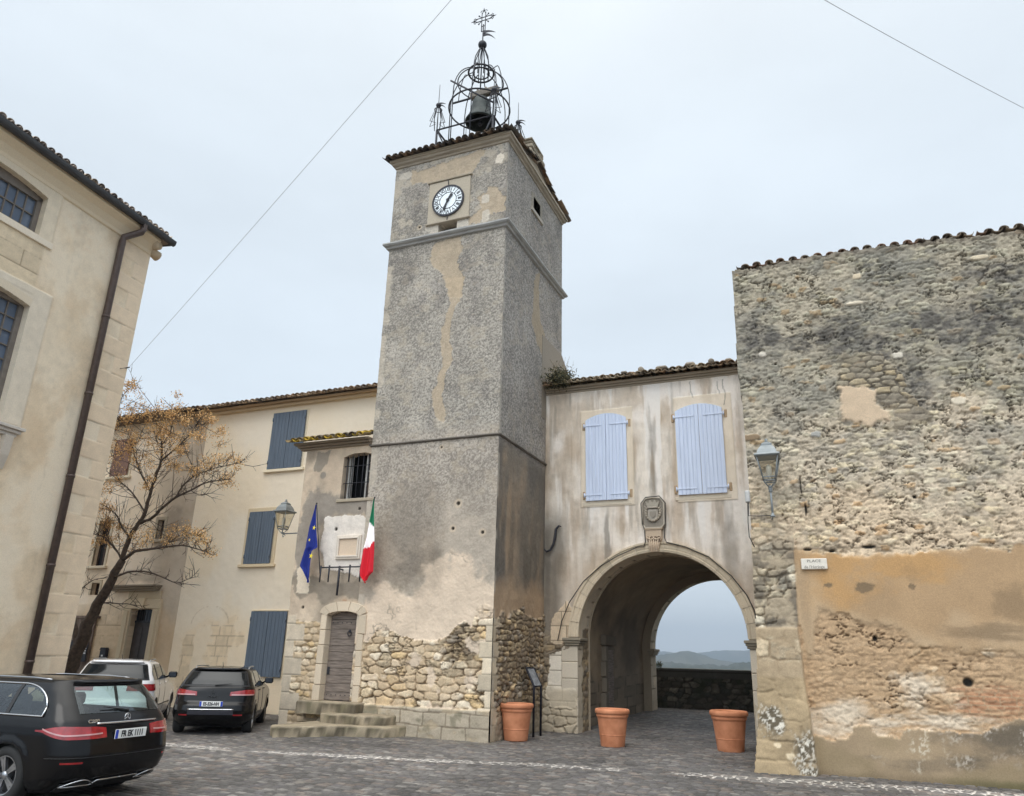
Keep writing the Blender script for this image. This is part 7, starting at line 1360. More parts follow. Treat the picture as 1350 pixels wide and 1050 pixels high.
# =============== tree ===============
YT = 17.9; zt = (80, 480, 2.625)
def TP(x, y, dy=0): px, py = 80+x/2.625, 480+y/2.625; Y_ = YT+dy; return aty(px, py, Y_)
tb = aty(80, 938, YT); tb[2] = 0
tree = empty('bare_tree', tb, 'bare winter tree with clusters of tan seed balls beside the tall house', 'tree')
rg = np.random.RandomState(17); M_BARK = mat('bark', Lc(72, 62, 54, .9), .95, var=.35, vs=10, bump=.8, bs=30, bd=.02)
LIMBS = [([(-10, 1200), (20, 1100), (45, 1020), (82, 935), (128, 835), (180, 742), (213, 680)], [.25, .24, .22, .20, .165, .14, .115], 0),
 ([(55, 985), (48, 900), (40, 850), (56, 790), (62, 700), (90, 620)], [.13, .10, .085, .07, .055, .04], .5),
 ([(213, 680), (238, 600), (268, 555), (292, 515), (312, 440), (330, 385), (347, 335), (350, 280), (342, 215), (338, 170)], [.10, .09, .08, .075, .06, .055, .045, .035, .02, .01], .3),
 ([(213, 680), (255, 650), (300, 642), (360, 634), (420, 628), (470, 640), (505, 652)], [.075, .06, .05, .04, .03, .02, .012], -.6),
 ([(268, 555), (320, 530), (350, 500), (398, 462), (450, 438), (500, 412), (560, 402), (590, 398)], [.06, .055, .05, .045, .035, .028, .018, .01], -.9),
 ([(398, 462), (425, 420), (470, 385), (530, 362), (585, 350), (615, 345)], [.035, .03, .025, .02, .014, .008], -.4),
 ([(347, 335), (390, 300), (430, 262), (460, 225), (475, 200)], [.035, .03, .024, .016, .008], .2),
 ([(312, 440), (285, 395), (262, 340), (250, 290), (235, 245), (215, 205)], [.035, .03, .025, .02, .014, .008], .7),
 ([(180, 742), (230, 722), (290, 718), (345, 735), (400, 758), (440, 745), (465, 738)], [.05, .04, .032, .025, .018, .012, .008], -.9),
 ([(238, 600), (210, 560), (190, 520), (150, 490), (110, 470)], [.045, .035, .028, .02, .01], .4),
 ([(213, 680), (190, 640), (150, 600), (120, 590), (90, 575)], [.045, .035, .028, .02, .012], -.3),
 ([(292, 515), (250, 450), (215, 415), (170, 380), (140, 355)], [.035, .03, .022, .016, .01], .9),
 ([(128, 835), (160, 826), (200, 830), (240, 832), (285, 850)], [.03, .025, .02, .014, .008], -.5),
 ([(350, 280), (380, 235), (388, 190), (385, 150)], [.025, .02, .012, .008], .6),
 ([(90, 620), (110, 520), (130, 420), (150, 330), (180, 240), (200, 160), (215, 110), (255, 70)], [.05, .045, .04, .032, .026, .02, .014, .008], .8),
 ([(180, 240), (220, 200), (265, 180), (305, 165)], [.02, .016, .012, .008], 1.0),
 ([(150, 330), (200, 310), (245, 290), (290, 240)], [.022, .018, .014, .008], .6),
 ([(360, 634), (400, 600), (440, 590), (480, 598)], [.02, .016, .012, .007], -.2), ([(450, 438), (490, 455), (520, 420)], [.014, .01, .006], -.4), ([(56, 790), (110, 750), (150, 740)], [.02, .015, .008], .0)]
limb_pts = []
def limb(pts, rs, dy, name, y0=0.):
    P = []; n = len(pts)
    for i, (x, y) in enumerate(pts): P.append(TP(x, y, y0+(dy-y0)*i/(n-1)))
    P = np.array(P); t = np.linspace(0, n-1, (n-1)*4+1); Q = []
    for tt in t:      # catmull
        i = min(int(tt), n-2); f = tt-i; p0, p1, p2, p3 = P[max(i-1, 0)], P[i], P[i+1], P[min(i+2, n-1)]; Q.append(.5*((2*p1)+(-p0+p2)*f+(2*p0-5*p1+4*p2-p3)*f*f+(-p0+3*p1-3*p2+p3)*f**3)+rg.normal(size=3)*rs[min(i+1, n-1)]*.12)
    R = np.interp(t, range(n), rs)*(.82 if name == 'b' else 1); mb.tube(Q, R, 8); limb_pts.append((np.array(Q), R)); return Q, R
mb = MB(); limb(LIMBS[0][0], LIMBS[0][1], 0, 't'); mb.lathe([(.34, -.05), (.27, .12), (.24, .35)], tuple(TP(-10, 1200)*[1, 1, 0]), 12); mb.build('trunk', M_BARK, tree)
Y0 = {1: 0, 2: 0, 3: 0, 4: .1, 5: -.4, 6: .25, 7: .2, 8: 0, 9: .05, 10: 0, 11: .12, 12: 0, 13: .28, 14: .5, 15: .7, 16: .6, 17: -.3, 18: -.5, 19: .2}
for i, (p, r, dy) in enumerate(LIMBS[1:], 1): mb = MB(); limb(p, r, dy, 'b', Y0[i]); mb.build('limb', M_BARK, tree)
# twigs
mb = MB(); tips = []
for Q, R in limb_pts[1:]:
    for i in range(2, len(Q)):
        for k in range(2 if R[i] < .05 else 1):
            if R[i] > .08 or rg.rand() > .62: continue
            d = Q[i]-Q[i-1]; d /= np.linalg.norm(d); e = rg.normal(size=3)*[1, .8, 1]; e[2] += .5; dd = d*.55+e/np.linalg.norm(e)*.85; L = rg.uniform(.35, .95)*(1 if R[i] > .02 else .7); p = Q[i]; m_ = p+dd*L*.5+rg.normal(size=3)*.05; q = m_+(dd+np.array([0, 0, .5])+rg.normal(size=3)*.3)*L*.45
            mb.tube([p, m_, q], [.011, .008, .005], 4); tips.append(q)
            for z in range(2):
                q2 = m_+(rg.normal(size=3)*.5+dd)*L*.35; mb.tube([m_, q2], [.006, .004], 3); tips.append(q2)
tag(mb.build('twigs', M_BARK, tree, fixn=False), kind='stuff')
CL = [(250, 60), (262, 72), (215, 105), (240, 125), (228, 150), (310, 165), (285, 175), (388, 140), (380, 160), (350, 215), (330, 280), (345, 250), (400, 195), (420, 260), (470, 210), (500, 190), (540, 240), (520, 205), (240, 200), (205, 225), (188, 180), (300, 235), (350, 320), (415, 300), (460, 345), (520, 335), (568, 330), (600, 345), (580, 400), (560, 408), (490, 370), (180, 262), (200, 330), (250, 350), (160, 300), (300, 300), (262, 170), (430, 180), (455, 185), (390, 240), (370, 185), (230, 570), (200, 600), (262, 606), (320, 590), (360, 580), (430, 600), (430, 575), (470, 590), (480, 600), (520, 640), (510, 615), (170, 540), (160, 480), (142, 500), (130, 620), (550, 268), (300, 400), (145, 560), (440, 225), (320, 205), (275, 260), (260, 300), (220, 270), (310, 330), (400, 350), (170, 215), (220, 180), (330, 160), (480, 240), (360, 270), (420, 320), (545, 345), (190, 560), (250, 625), (350, 600), (380, 610), (160, 440), (190, 400)]
AL = np.concatenate([q for q, r in limb_pts[1:]]); mb = MB(); rg2 = np.random.RandomState(5)
SEED = [Lc(204, 166, 112), Lc(186, 148, 96), Lc(216, 184, 134), Lc(156, 122, 80)]
cen = [TP(x, y, rg.uniform(-.9, .9)) for x, y in CL]
mbt = MB(); rg2 = np.random.RandomState(5)
for c in cen:
    q = AL[np.argmin(((AL-c)**2).sum(1))]; md = (q+c)/2+rg2.normal(size=3)*[.06, .06, .05]; mbt.tube([q, md, c], [.012, .009, .005], 4)
    for k in range(5): e_ = c+rg2.normal(size=3)*[.2, .2, .15]; mbt.tube([md*.3+c*.7, (md*.3+c*.7+e_)/2+rg2.normal(size=3)*.03, e_], [.006, .005, .003], 3)
tag(mbt.build('twigs', M_BARK, tree, fixn=False), kind='stuff')
VV = []; CC = []; dirs = [np.array(d, float) for d in ((1, 0, 0), (-1, 0, 0), (0, 1, 0), (0, -1, 0), (0, 0, 1), (0, 0, -1))]
for c in cen:
    for k in range(3): 
        cc = c+rg.normal(size=3)*[.17, .2, .13]
        nb = rg.randint(16, 64)
        for q in range(nb):
            p = cc+rg.normal(size=3)*[.10, .10, .085]; s = rg.uniform(.014, .027)
            mb.add([p+d*s for d in dirs], [(0, 2, 4), (2, 1, 4), (1, 3, 4), (3, 0, 4), (2, 0, 5), (1, 2, 5), (3, 1, 5), (0, 3, 5)], col=SEED[rg.randint(4)]*rg.uniform(.75, 1.2))
        for q in range(4): p = cc+rg.normal(size=3)*.1; mb.tube([cc-[0, 0, .05], p], .004, 3, col=Lc(110, 86, 58))
tag(mb.build('crown', M_LEAF, tree, fixn=False), kind='stuff')
# =============== cars ===============
M_CARBLK = mat('black_car_paint', (.005, .005, .006), .16, bump=0, var=.05); M_CARWHT = mat('white_car_paint', Lc(206, 208, 212), .3, bump=0, var=.02, coat=1.)
M_TRIM = mat('black_plastic', (.018, .018, .02), .55, bump=.1); M_TYRE = mat('tyre_rubber', (.02, .02, .02), .8, bump=.3); M_CHR = mat('chrome', (.75, .75, .76), .15, 1., bump=0, var=.02); M_ALU = mat('alloy', (.42, .43, .45), .3, .9, bump=0, var=.05)
M_RED = mat('red_lens', (.30, .008, .012), .12, bump=0, var=.3, vs=14, coat=1.); M_REDL = mat('light_lens', (.5, .26, .26), .15, bump=0, coat=1.); M_PLW = mat('plate_white', (.8, .8, .78), .4, bump=0, var=.02); M_PLB = mat('plate_blue', (.02, .06, .45), .4, bump=0)
M_GLC = glassmat('car_glass', (.60, .70, .68), .05, .01); M_GLD = glassmat('dark_car_glass', (.10, .12, .12), .05, .01); M_SEAT = mat('seat_fabric', (.03, .03, .033), .85)
M_CARBLK.node_tree.nodes['Principled BSDF'].inputs['Specular IOR Level'].default_value = .32
class Car:
    def __init__(s, name, label, pos, yaw, T, L, bow=.1, rf=.45):
        s.T = np.array(T, float); s.L = L; s.bow = bow; s.rf = rf; s.o = empty(name, pos, label, 'car'); s.o.rotation_euler = (0, 0, yaw)
    def prof(s, z): T = s.T; return [float(np.interp(z, T[:, 0], T[:, k])) for k in range(1, 5)]
    def pt(s, z, q):
        xr, xf, w, r = s.prof(z); r = min(r, w*.9); rf = min(s.rf, w*.9); xs = xr+s.bow+r; xe = xf-rf
        if q <= 1: y = q*(w-r); return np.array([xr+s.bow*(y/max(w, .01))**2, y, z])
        if q <= 2: a = (q-1)*pi/2; y = w-r+r*sin(a); return np.array([xr+s.bow*(y/max(w, .01))**2+r*(1-cos(a)), y, z])
        if q <= 3: return np.array([xs+(xe-xs)*(q-2), w, z])
        if q <= 4: a = (q-3)*pi/2; return np.array([xe+rf*sin(a), w-rf+rf*cos(a), z])
        return np.array([xf, (w-rf)*(5-q), z])
    def qx(s, x, z): xr, xf, w, r = s.prof(z); xs = xr+s.bow+r; xe = xf-s.rf; return 2+(x-xs)/(xe-xs)
    def sp(s, x, z, off=0):
        q = max(1.2, s.qx(x, z)) if s.qx(x, z) >= 2 else None
        if q is None:      # inside the rear corner: search
            best = min(np.linspace(1, 2, 60), key=lambda t: abs(s.pt(z, t)[0]-x)); q = best
        return s.off(z, q, off)
    def off(s, z, q, d):
        p = s.pt(z, q); a = s.pt(z, min(q+.02, 5))-s.pt(z, max(q-.02, 0)); b = s.pt(z+.01, q)-s.pt(z-.01, q); n = np.cross(b, a); n /= np.linalg.norm(n)+1e-9
        if n[1] < 0 and q > .5: n = -n
        if q <= .5 and n[0] > 0: n = -n
        return p+n*d
    def body(s, m, holes, arches, zs, name='body'):
        qs = np.r_[np.linspace(0, 1, 14), np.linspace(1, 2, 14)[1:], np.linspace(2, 3, 120)[1:], np.linspace(3, 4, 10)[1:], np.linspace(4, 5, 10)[1:]]
        G = np.array([[s.pt(z, q) for q in qs] for z in zs]); 
        for (ax, az, R) in arches:
            d = np.hypot(G[:, :, 0]-ax, G[:, :, 2]-az); side = G[:, :, 1] > .4; m1 = (abs(d-R) < .035) & side & (d > 1e-3)
            for i, j in zip(*np.where(m1)): k = R/d[i, j]; G[i, j, 0] = ax+(G[i, j, 0]-ax)*k; G[i, j, 2] = max(az+(G[i, j, 2]-az)*k, zs[0])
            m2 = (d > R) & (d < R+.07) & side; G[:, :, 1] += np.where(m2 | m1, .012, 0)
        nz, nq = len(zs), len(qs); k = np.arange(nz*nq).reshape(nz, nq); Q = np.stack([k[:-1, :-1], k[:-1, 1:], k[1:, 1:], k[1:, :-1]], -1).reshape(-1, 4); V = G.reshape(-1, 3); C = V[Q].mean(1); keep = np.ones(len(Q), bool)
        for (ax, az, R) in arches: keep &= ~((np.hypot(C[:, 0]-ax, C[:, 2]-az) < R) & (C[:, 1] > .4))
        for h in holes: keep &= ~h(C)
        Q = Q[keep]; V2 = V*[1, -1, 1]; V = np.r_[V, V2]; Q = np.r_[Q, Q[:, ::-1]+len(V2)]
        me = mkmesh(name, V, Q); import bmesh; bm = bmesh.new(); bm.from_mesh(me); bmesh.ops.remove_doubles(bm, verts=bm.verts, dist=.0008); bmesh.ops.delete(bm, geom=[v for v in bm.verts if not v.link_faces], context='VERTS'); bmesh.ops.recalc_face_normals(bm, faces=bm.faces); bm.to_mesh(me); bm.free(); return link(name, me, m, s.o)
    def patch(s, name, m, q0, q1, zb, zt, off=.006, sg=1, nq=16, nz=8, parent=None, mb=None, back=.02):
        G = []
        Qs = [q0+(q1-q0)*i/nq for i in range(nq+1)]
        for j in range(nz+1):
            row = []
            for i, q in enumerate(Qs):
                b = zb(q) if callable(zb) else zb; t = zt(q) if callable(zt) else zt; z = b+(t-b)*j/nz; row.append(s.off(z, q, off)*[1, sg, 1])
            G.append(row)
        G = np.array(G); own = mb is None; mb = mb or MB(); mb.grid(G)
        # closed border
        edge = [G[0, i] for i in range(nq+1)]+[G[j, nq] for j in range(1, nz+1)]+[G[nz, i] for i in range(nq-1, -1, -1)]+[G[j, 0] for j in range(nz-1, 0, -1)]
        c = G.reshape(-1, 3).mean(0); inn = np.array([1., -.25*sg, 0]) if q1 <= 2.05 and q0 < 1 else np.array([.0, -1.*sg, 0]); E2 = [e+inn*back for e in edge]; n = len(edge); mb.add(edge+E2, [(i, (i+1) % n, (i+1) % n+n, i+n) for i in range(n)])
        return mb.build(name, m, parent or s.o, local=True) if own else mb
    def line(s, zf, q0, q1, r, off, n=30, sg=1): return [s.off(zf(q) if callable(zf) else zf, q, off)*[1, sg, 1] for q in np.linspace(q0, q1, n)]
    def wheel(s, x, y, R, w, style=5):
        o = empty('wheel', (0, 0, 0)); o.parent = s.o; o.location = (x, y, R); sg = 1 if y > 0 else -1
        def P(pr): return [(r, sg*a) for r, a in pr]
        mb = MB(); mb.lathe(P([(R*.62, -w/2), (R*.9, -w/2), (R*.985, -w/2+.03), (R, -w/2+.06), (R, w/2-.06), (R*.985, w/2-.03), (R*.93, w/2-.004), (R*.74, w/2+.004), (R*.66, w/2-.01), (R*.64, w/2-.05)]), (0, 0, 0), 40, 'y'); mb.build('tyre', M_TYRE, o, local=True)
        mb = MB(); mb.lathe(P([(R*.66, w/2-.012), (R*.63, w/2-.01), (R*.60, w/2-.04), (R*.58, -w/2+.05)]), (0, 0, 0), 40, 'y'); mb.lathe(P([(1e-3, w/2-.02), (R*.13, w/2-.02), (R*.16, w/2-.05), (R*.16, 0)]), (0, 0, 0), 16, 'y')
        for k in range(style):
            for dd in ((-.13, .13) if style == 5 else (0,)):
                a = 2*pi*k/style; t = np.array([cos(a), 0, sin(a)]); n = np.array([-sin(a), 0, cos(a)]); b0, b1 = .035, .03; v = []
                for rr, ww, yy in ((R*.1, b0, w/2-.03), (R*.63, b1*1.25, w/2-.02)):
                    for sn in (-1, 1):
                        for dy in (0, -.035): p = t*rr+n*(dd*rr*(.9 if rr > .2 else .5)+sn*ww*.5); v.append((p[0], sg*(yy+dy), p[2]))
                mb.add(v, [(0, 2, 6, 4), (1, 5, 7, 3), (0, 4, 5, 1), (2, 3, 7, 6), (0, 1, 3, 2), (4, 6, 7, 5)])
        mb.build('rim', M_ALU, o, local=True)
        mb = MB(); mb.lathe(P([(1e-3, 0), (R*.6, 0)]), (0, 0, 0), 24, 'y'); mb.build('brake_disc', M_TRIM, o, local=True)
    def wheels(s, xr, xf, y, R, w=.21, style=5):
        for x in (xr, xf):
            for sg in (1, -1): s.wheel(x, sg*y, R, w, style)
    def underbody(s, x0, x1, w, z1=.62, z0=.16):
        mb = MB(); mb.box(x0, x1, -w, w, z0, z1, .03); mb.build('underbody', M_TRIM, s.o, local=True)
    def seats(s, xs, w, zb, zt, fx=None):
        for x in xs:
            for y in ((-.42, 0, .42) if x < 2.2 else (-.38, .38)):
                mb = MB(); mb.box(x, x+.14, y-.2, y+.2, .5, zb, .04); mb.build('seat_back', M_SEAT, s.o, local=True); mb = MB(); mb.box(x+.02, x+.12, y-.12, y+.12, zb+.03, zt, .04); mb.tube([(x+.07, y-.06, zb-.05), (x+.07, y-.06, zb+.08)], .008, 5); mb.build('headrest', M_SEAT, s.o, local=True)
    def plate(s, z, txt, w=.50, h=.108, x=None, y=0., blue2=False):
        p = s.pt(z, 0); X_ = p[0]-.012 if x is None else x; o = empty('number_plate', (0, 0, 0)); o.parent = s.o; o.location = (X_, y, z)
        mb = MB(); mb.box(-.012, 0, -w/2, w/2, -h/2, h/2, .003); mb.build('plate', M_PLW, o, local=True); mb = MB(); mb.box(-.0135, -.005, w/2-.045, w/2-.002, -h/2+.003, h/2-.003)
        mb.build('blue_band', M_PLB, o, local=True)
        if blue2: mb = MB(); mb.box(-.0135, -.005, -w/2+.002, -w/2+.045, -h/2+.003, h/2-.003); mb.build('blue_band', M_PLB, o, local=True)
        mb = MB(); M = np.eye(4); M[:3, 0] = (0, -1, 0); M[:3, 1] = (1, 0, 0); M[:3, 3] = (-.0145, -.02 if not blue2 else 0, -.003); add_text(mb, txt, .098, .001, M, .76 if not blue2 else .76, .0035); mb.build('registration', M_BLK, o, local=True)
    def badge_text(s, txt, size, y, z, m, sx=1., sl=.0):
        M = np.eye(4); p = s.pt(z, abs(y)/max(.1, s.prof(z)[2]-s.prof(z)[3])); M[:3, 0] = (0, -1, 0); M[:3, 1] = (1, 0, 0); M[:3, 3] = (p[0]-.008, y, z); mb = MB(); add_text(mb, txt, size, .003, M, sx, .002); mb.build('badge_letters', m, s.o, local=True)
def linz(a, b, n): return list(np.linspace(a, b, n))
# ---- black estate in the foreground ----
T1 = [(.17, .34, 4.3, .78, .2), (.24, .20, 4.45, .84, .28), (.34, .07, 4.62, .88, .32), (.46, .015, 4.68, .90, .34), (.58, .0, 4.7, .905, .34), (.70, .02, 4.68, .903, .34), (.80, .045, 4.6, .90, .33), (.90, .085, 4.2, .89, .32), (.97, .13, 3.75, .872, .30), (1.02, .17, 3.45, .85, .28), (1.15, .28, 3.2, .80, .24), (1.30, .42, 2.92, .735, .20), (1.385, .50, 2.7, .68, .2), (1.42, .49, 2.55, .64, .22), (1.44, .56, 2.35, .56, .3), (1.452, .72, 2.1, .42, .3), (1.46, 1.1, 1.7, .2, .15)]
mz = Car('black_estate_car', 'black estate car in the left foreground seen from behind with chrome window line', (-8.57, 7.82, 0), rad(182.7), T1, 4.7, .10)
zt1 = lambda x: 1.02+.34*np.sqrt(np.clip(1-((np.minimum(x, 1.2)-1.2)/.62)**2, 0, 1))-.0*x if x < 1.2 else (1.36 if x < 2.4 else 1.36-.30*((x-2.4)/.95)**1.4)
side_h = lambda C: (C[:, 1] > .4) & (C[:, 0] > .66) & (C[:, 0] < 3.2) & (C[:, 2] > 1.035) & (C[:, 2] < np.array([zt1(x) for x in C[:, 0]])-.02)
rear_h = lambda C: (C[:, 0] < .62) & (abs(C[:, 1]) < .56) & (C[:, 2] > 1.05) & (C[:, 2] < 1.345)
zsL = linz(.17, .97, 34)+linz(.99, 1.385, 22)+linz(1.395, 1.46, 9)
mz.body(M_CARBLK, [side_h, rear_h], [(1.03, .335, .365), (3.87, .335, .365)], zsL); mz.underbody(.45, 4.3, .66); mz.wheels(1.03, 3.87, .785, .335)
def side_glass(car, x0, x1, zb, ztf, m, name='side_window', n=40, off=.004):
    for sg in (1, -1):
        mb = MB(); G = []
        xs = np.linspace(x0, x1, n)
        for j in range(7):
            G.append([car.sp(x, zb+(max(ztf(x), zb+.004)-zb)*j/6, off)*[1, sg, 1] for x in xs])
        mb.grid(G); mb.build(name, m, car.o, local=True)
side_glass(mz, .62, 3.3, 1.02, zt1, M_GLC)
for sg in (1, -1):
    mb = MB(); xs = np.linspace(.6, 3.3, 60); top = [mz.sp(x, max(zt1(x), 1.022)+.008, .012)*[1, sg, 1] for x in xs]; bot = [mz.sp(x, 1.012, .012)*[1, sg, 1] for x in xs[::-1]]; mb.tube(top, .011, 5); mb.tube(bot+[top[0]], .011, 5); mb.build('chrome_strip', M_CHR, mz.o, local=True)
    for xp, w in ((1.22, .06), (2.05, .07)):
        mb = MB(); mb.grid([[mz.sp(xp+a, z, .010)*[1, sg, 1] for a in (-w/2, w/2)] for z in np.linspace(1.02, zt1(xp)-.002, 6)]); mb.build('pillar', M_TRIM, mz.o, local=True)
    mb = MB(); mb.tube([mz.off(1.425, mz.qx(x, 1.425), .018*min(1, 6*min(i, 15-i)/15))*[1, sg, 1] for i, x in enumerate(np.linspace(.85, 2.5, 16))], .012, 6); mb.build('roof_rail', M_ALU, mz.o, local=True)
# rear glass, spoiler, lamps
mz.patch('rear_window', M_GLC, -0.0, 1.15, 1.045, 1.35, .006, 1, back=.005); mz.patch('rear_window', M_GLC, 0, 1.15, 1.045, 1.35, .006, -1, back=.005)
mb = MB(); G = []
for z, d in ((1.356, .008), (1.37, .03), (1.39, .045), (1.41, .035), (1.425, .0)): G.append([mz.off(z, q, d) for q in np.linspace(0, 1.2, 12)])
G = np.array(G); mb.grid(G); mb.grid(G*[1, -1, 1]); mb.build('roof_spoiler', M_CARBLK, mz.o, local=True)
for sg in (1, -1):
    o = empty('tail_light', (0, 0, 0)); o.parent = mz.o; qe = mz.qx(.62, .85)
    zb = lambda q: .765+.03*max(0, .85-q)+.085*(max(0, (q-1.5))/(qe-1.5))**1.4; ztp = lambda q: .895-.05*max(0, .85-q)+.02*min(max(q-.8, 0), .8)-.045*(max(0, (q-1.5))/(qe-1.5))**1.6
    mb = MB(); mz.patch('x', None, .62, 2.0, zb, ztp, .01, sg, 18, 6, mb=mb); mz.patch('x', None, 2.0, qe, zb, ztp, .01, sg, 6, 6, mb=mb); mb.build('lens', M_RED, o, local=True)
    mb = MB(); mz.patch('x', None, .72, 2.0, lambda q: zb(q)+.050-.01*q, lambda q: zb(q)+.064-.008*q, .014, sg, 16, 2, mb=mb, back=.006); mb.build('light_bar', M_REDL, o, local=True)
mb = MB(); pts = mz.line(.925, 0, .82, .0, .014, 14); mb.tube([p*[1, -1, 1] for p in pts[::-1]]+pts[1:], .014, 6); mb.build('chrome_trim', M_CHR, mz.o, local=True)
mz.plate(.80, 'FR EK 1111', .50, .108)
p = mz.pt(.985, 0); mb = MB(); mb.M = None; R = .045; mb.tube([(p[0]-.014, R*cos(t), .985+R*sin(t)) for t in np.linspace(0, 2*pi, 24)], .0055, 5, cap=False)
for k in range(3): a = pi/2+2*pi*k/3; mb.tube([(p[0]-.014, 0, .985), (p[0]-.014, R*cos(a), .985+R*sin(a))], [.008, .003], 4)
mb.build('star_badge', M_CHR, mz.o, local=True); mz.badge_text('C200', .055, .50, .96, M_CHR, 1.35)
mb = MB(); p = mz.pt(1.07, 0); mb.tube([(p[0]-.02, -.05, 1.06), (p[0]-.0, .33, 1.12)], [.014, .006], 5); mb.ball((p[0]-.01, -.05, 1.06), .025, 6); mb.build('wiper', M_TRIM, mz.o, local=True)
# bumper: lower dark diffuser, chrome outline with exhaust finishers
mz.patch('diffuser', M_TRIM, 0, 1.35, .18, .285, .012, 1); mz.patch('diffuser', M_TRIM, 0, 1.35, .18, .285, .012, -1)
for sg in (1, -1):
    mb = MB(); mb.tube(mz.line(lambda q: .30-.05*ss(.55, .62, np.array([q]))[0], 0, 1.35, 0, .02, 30, sg), .010, 5); mb.tube(mz.line(lambda q: .25+.075*sin(pi*min(1, max(0, (q-.55)/.8))), .55, 1.35, 0, .022, 20, sg), .009, 5); mb.build('exhaust_trim', M_CHR, mz.o, local=True)
    mz.patch('bumper_reflector', M_RED, 1.15, 1.55, .50, .52, .006, sg, 6, 2)
mb = MB(); mb.tube(mz.line(.565, 0, 1.9, 0, -.002, 24), .006, 4); mb.tube(mz.line(.565, 0, 1.9, 0, -.002, 24, -1), .006, 4); mb.build('bumper_seam', M_TRIM, mz.o, local=True)
for sg in (1, -1):
    mb = MB(); mb.tube([mz.sp(x, .93, .012)*[1, sg, 1] for x in (1.75, 1.83, 1.93)], .012, 6); mb.build('door_handle', M_CHR, mz.o, local=True)
mz.seats((1.45, 2.55), .6, 1.02, 1.22); mb = MB(); mb.box(.45, 3.4, -.72, .72, .6, .66); mb.build('cabin_floor', M_SEAT, mz.o, local=True)
mb = MB(); mb.tube([(3.35, y, 1.0) for y in (-.7, .7)], .05, 6); mb.build('dashboard', M_SEAT, mz.o, local=True)
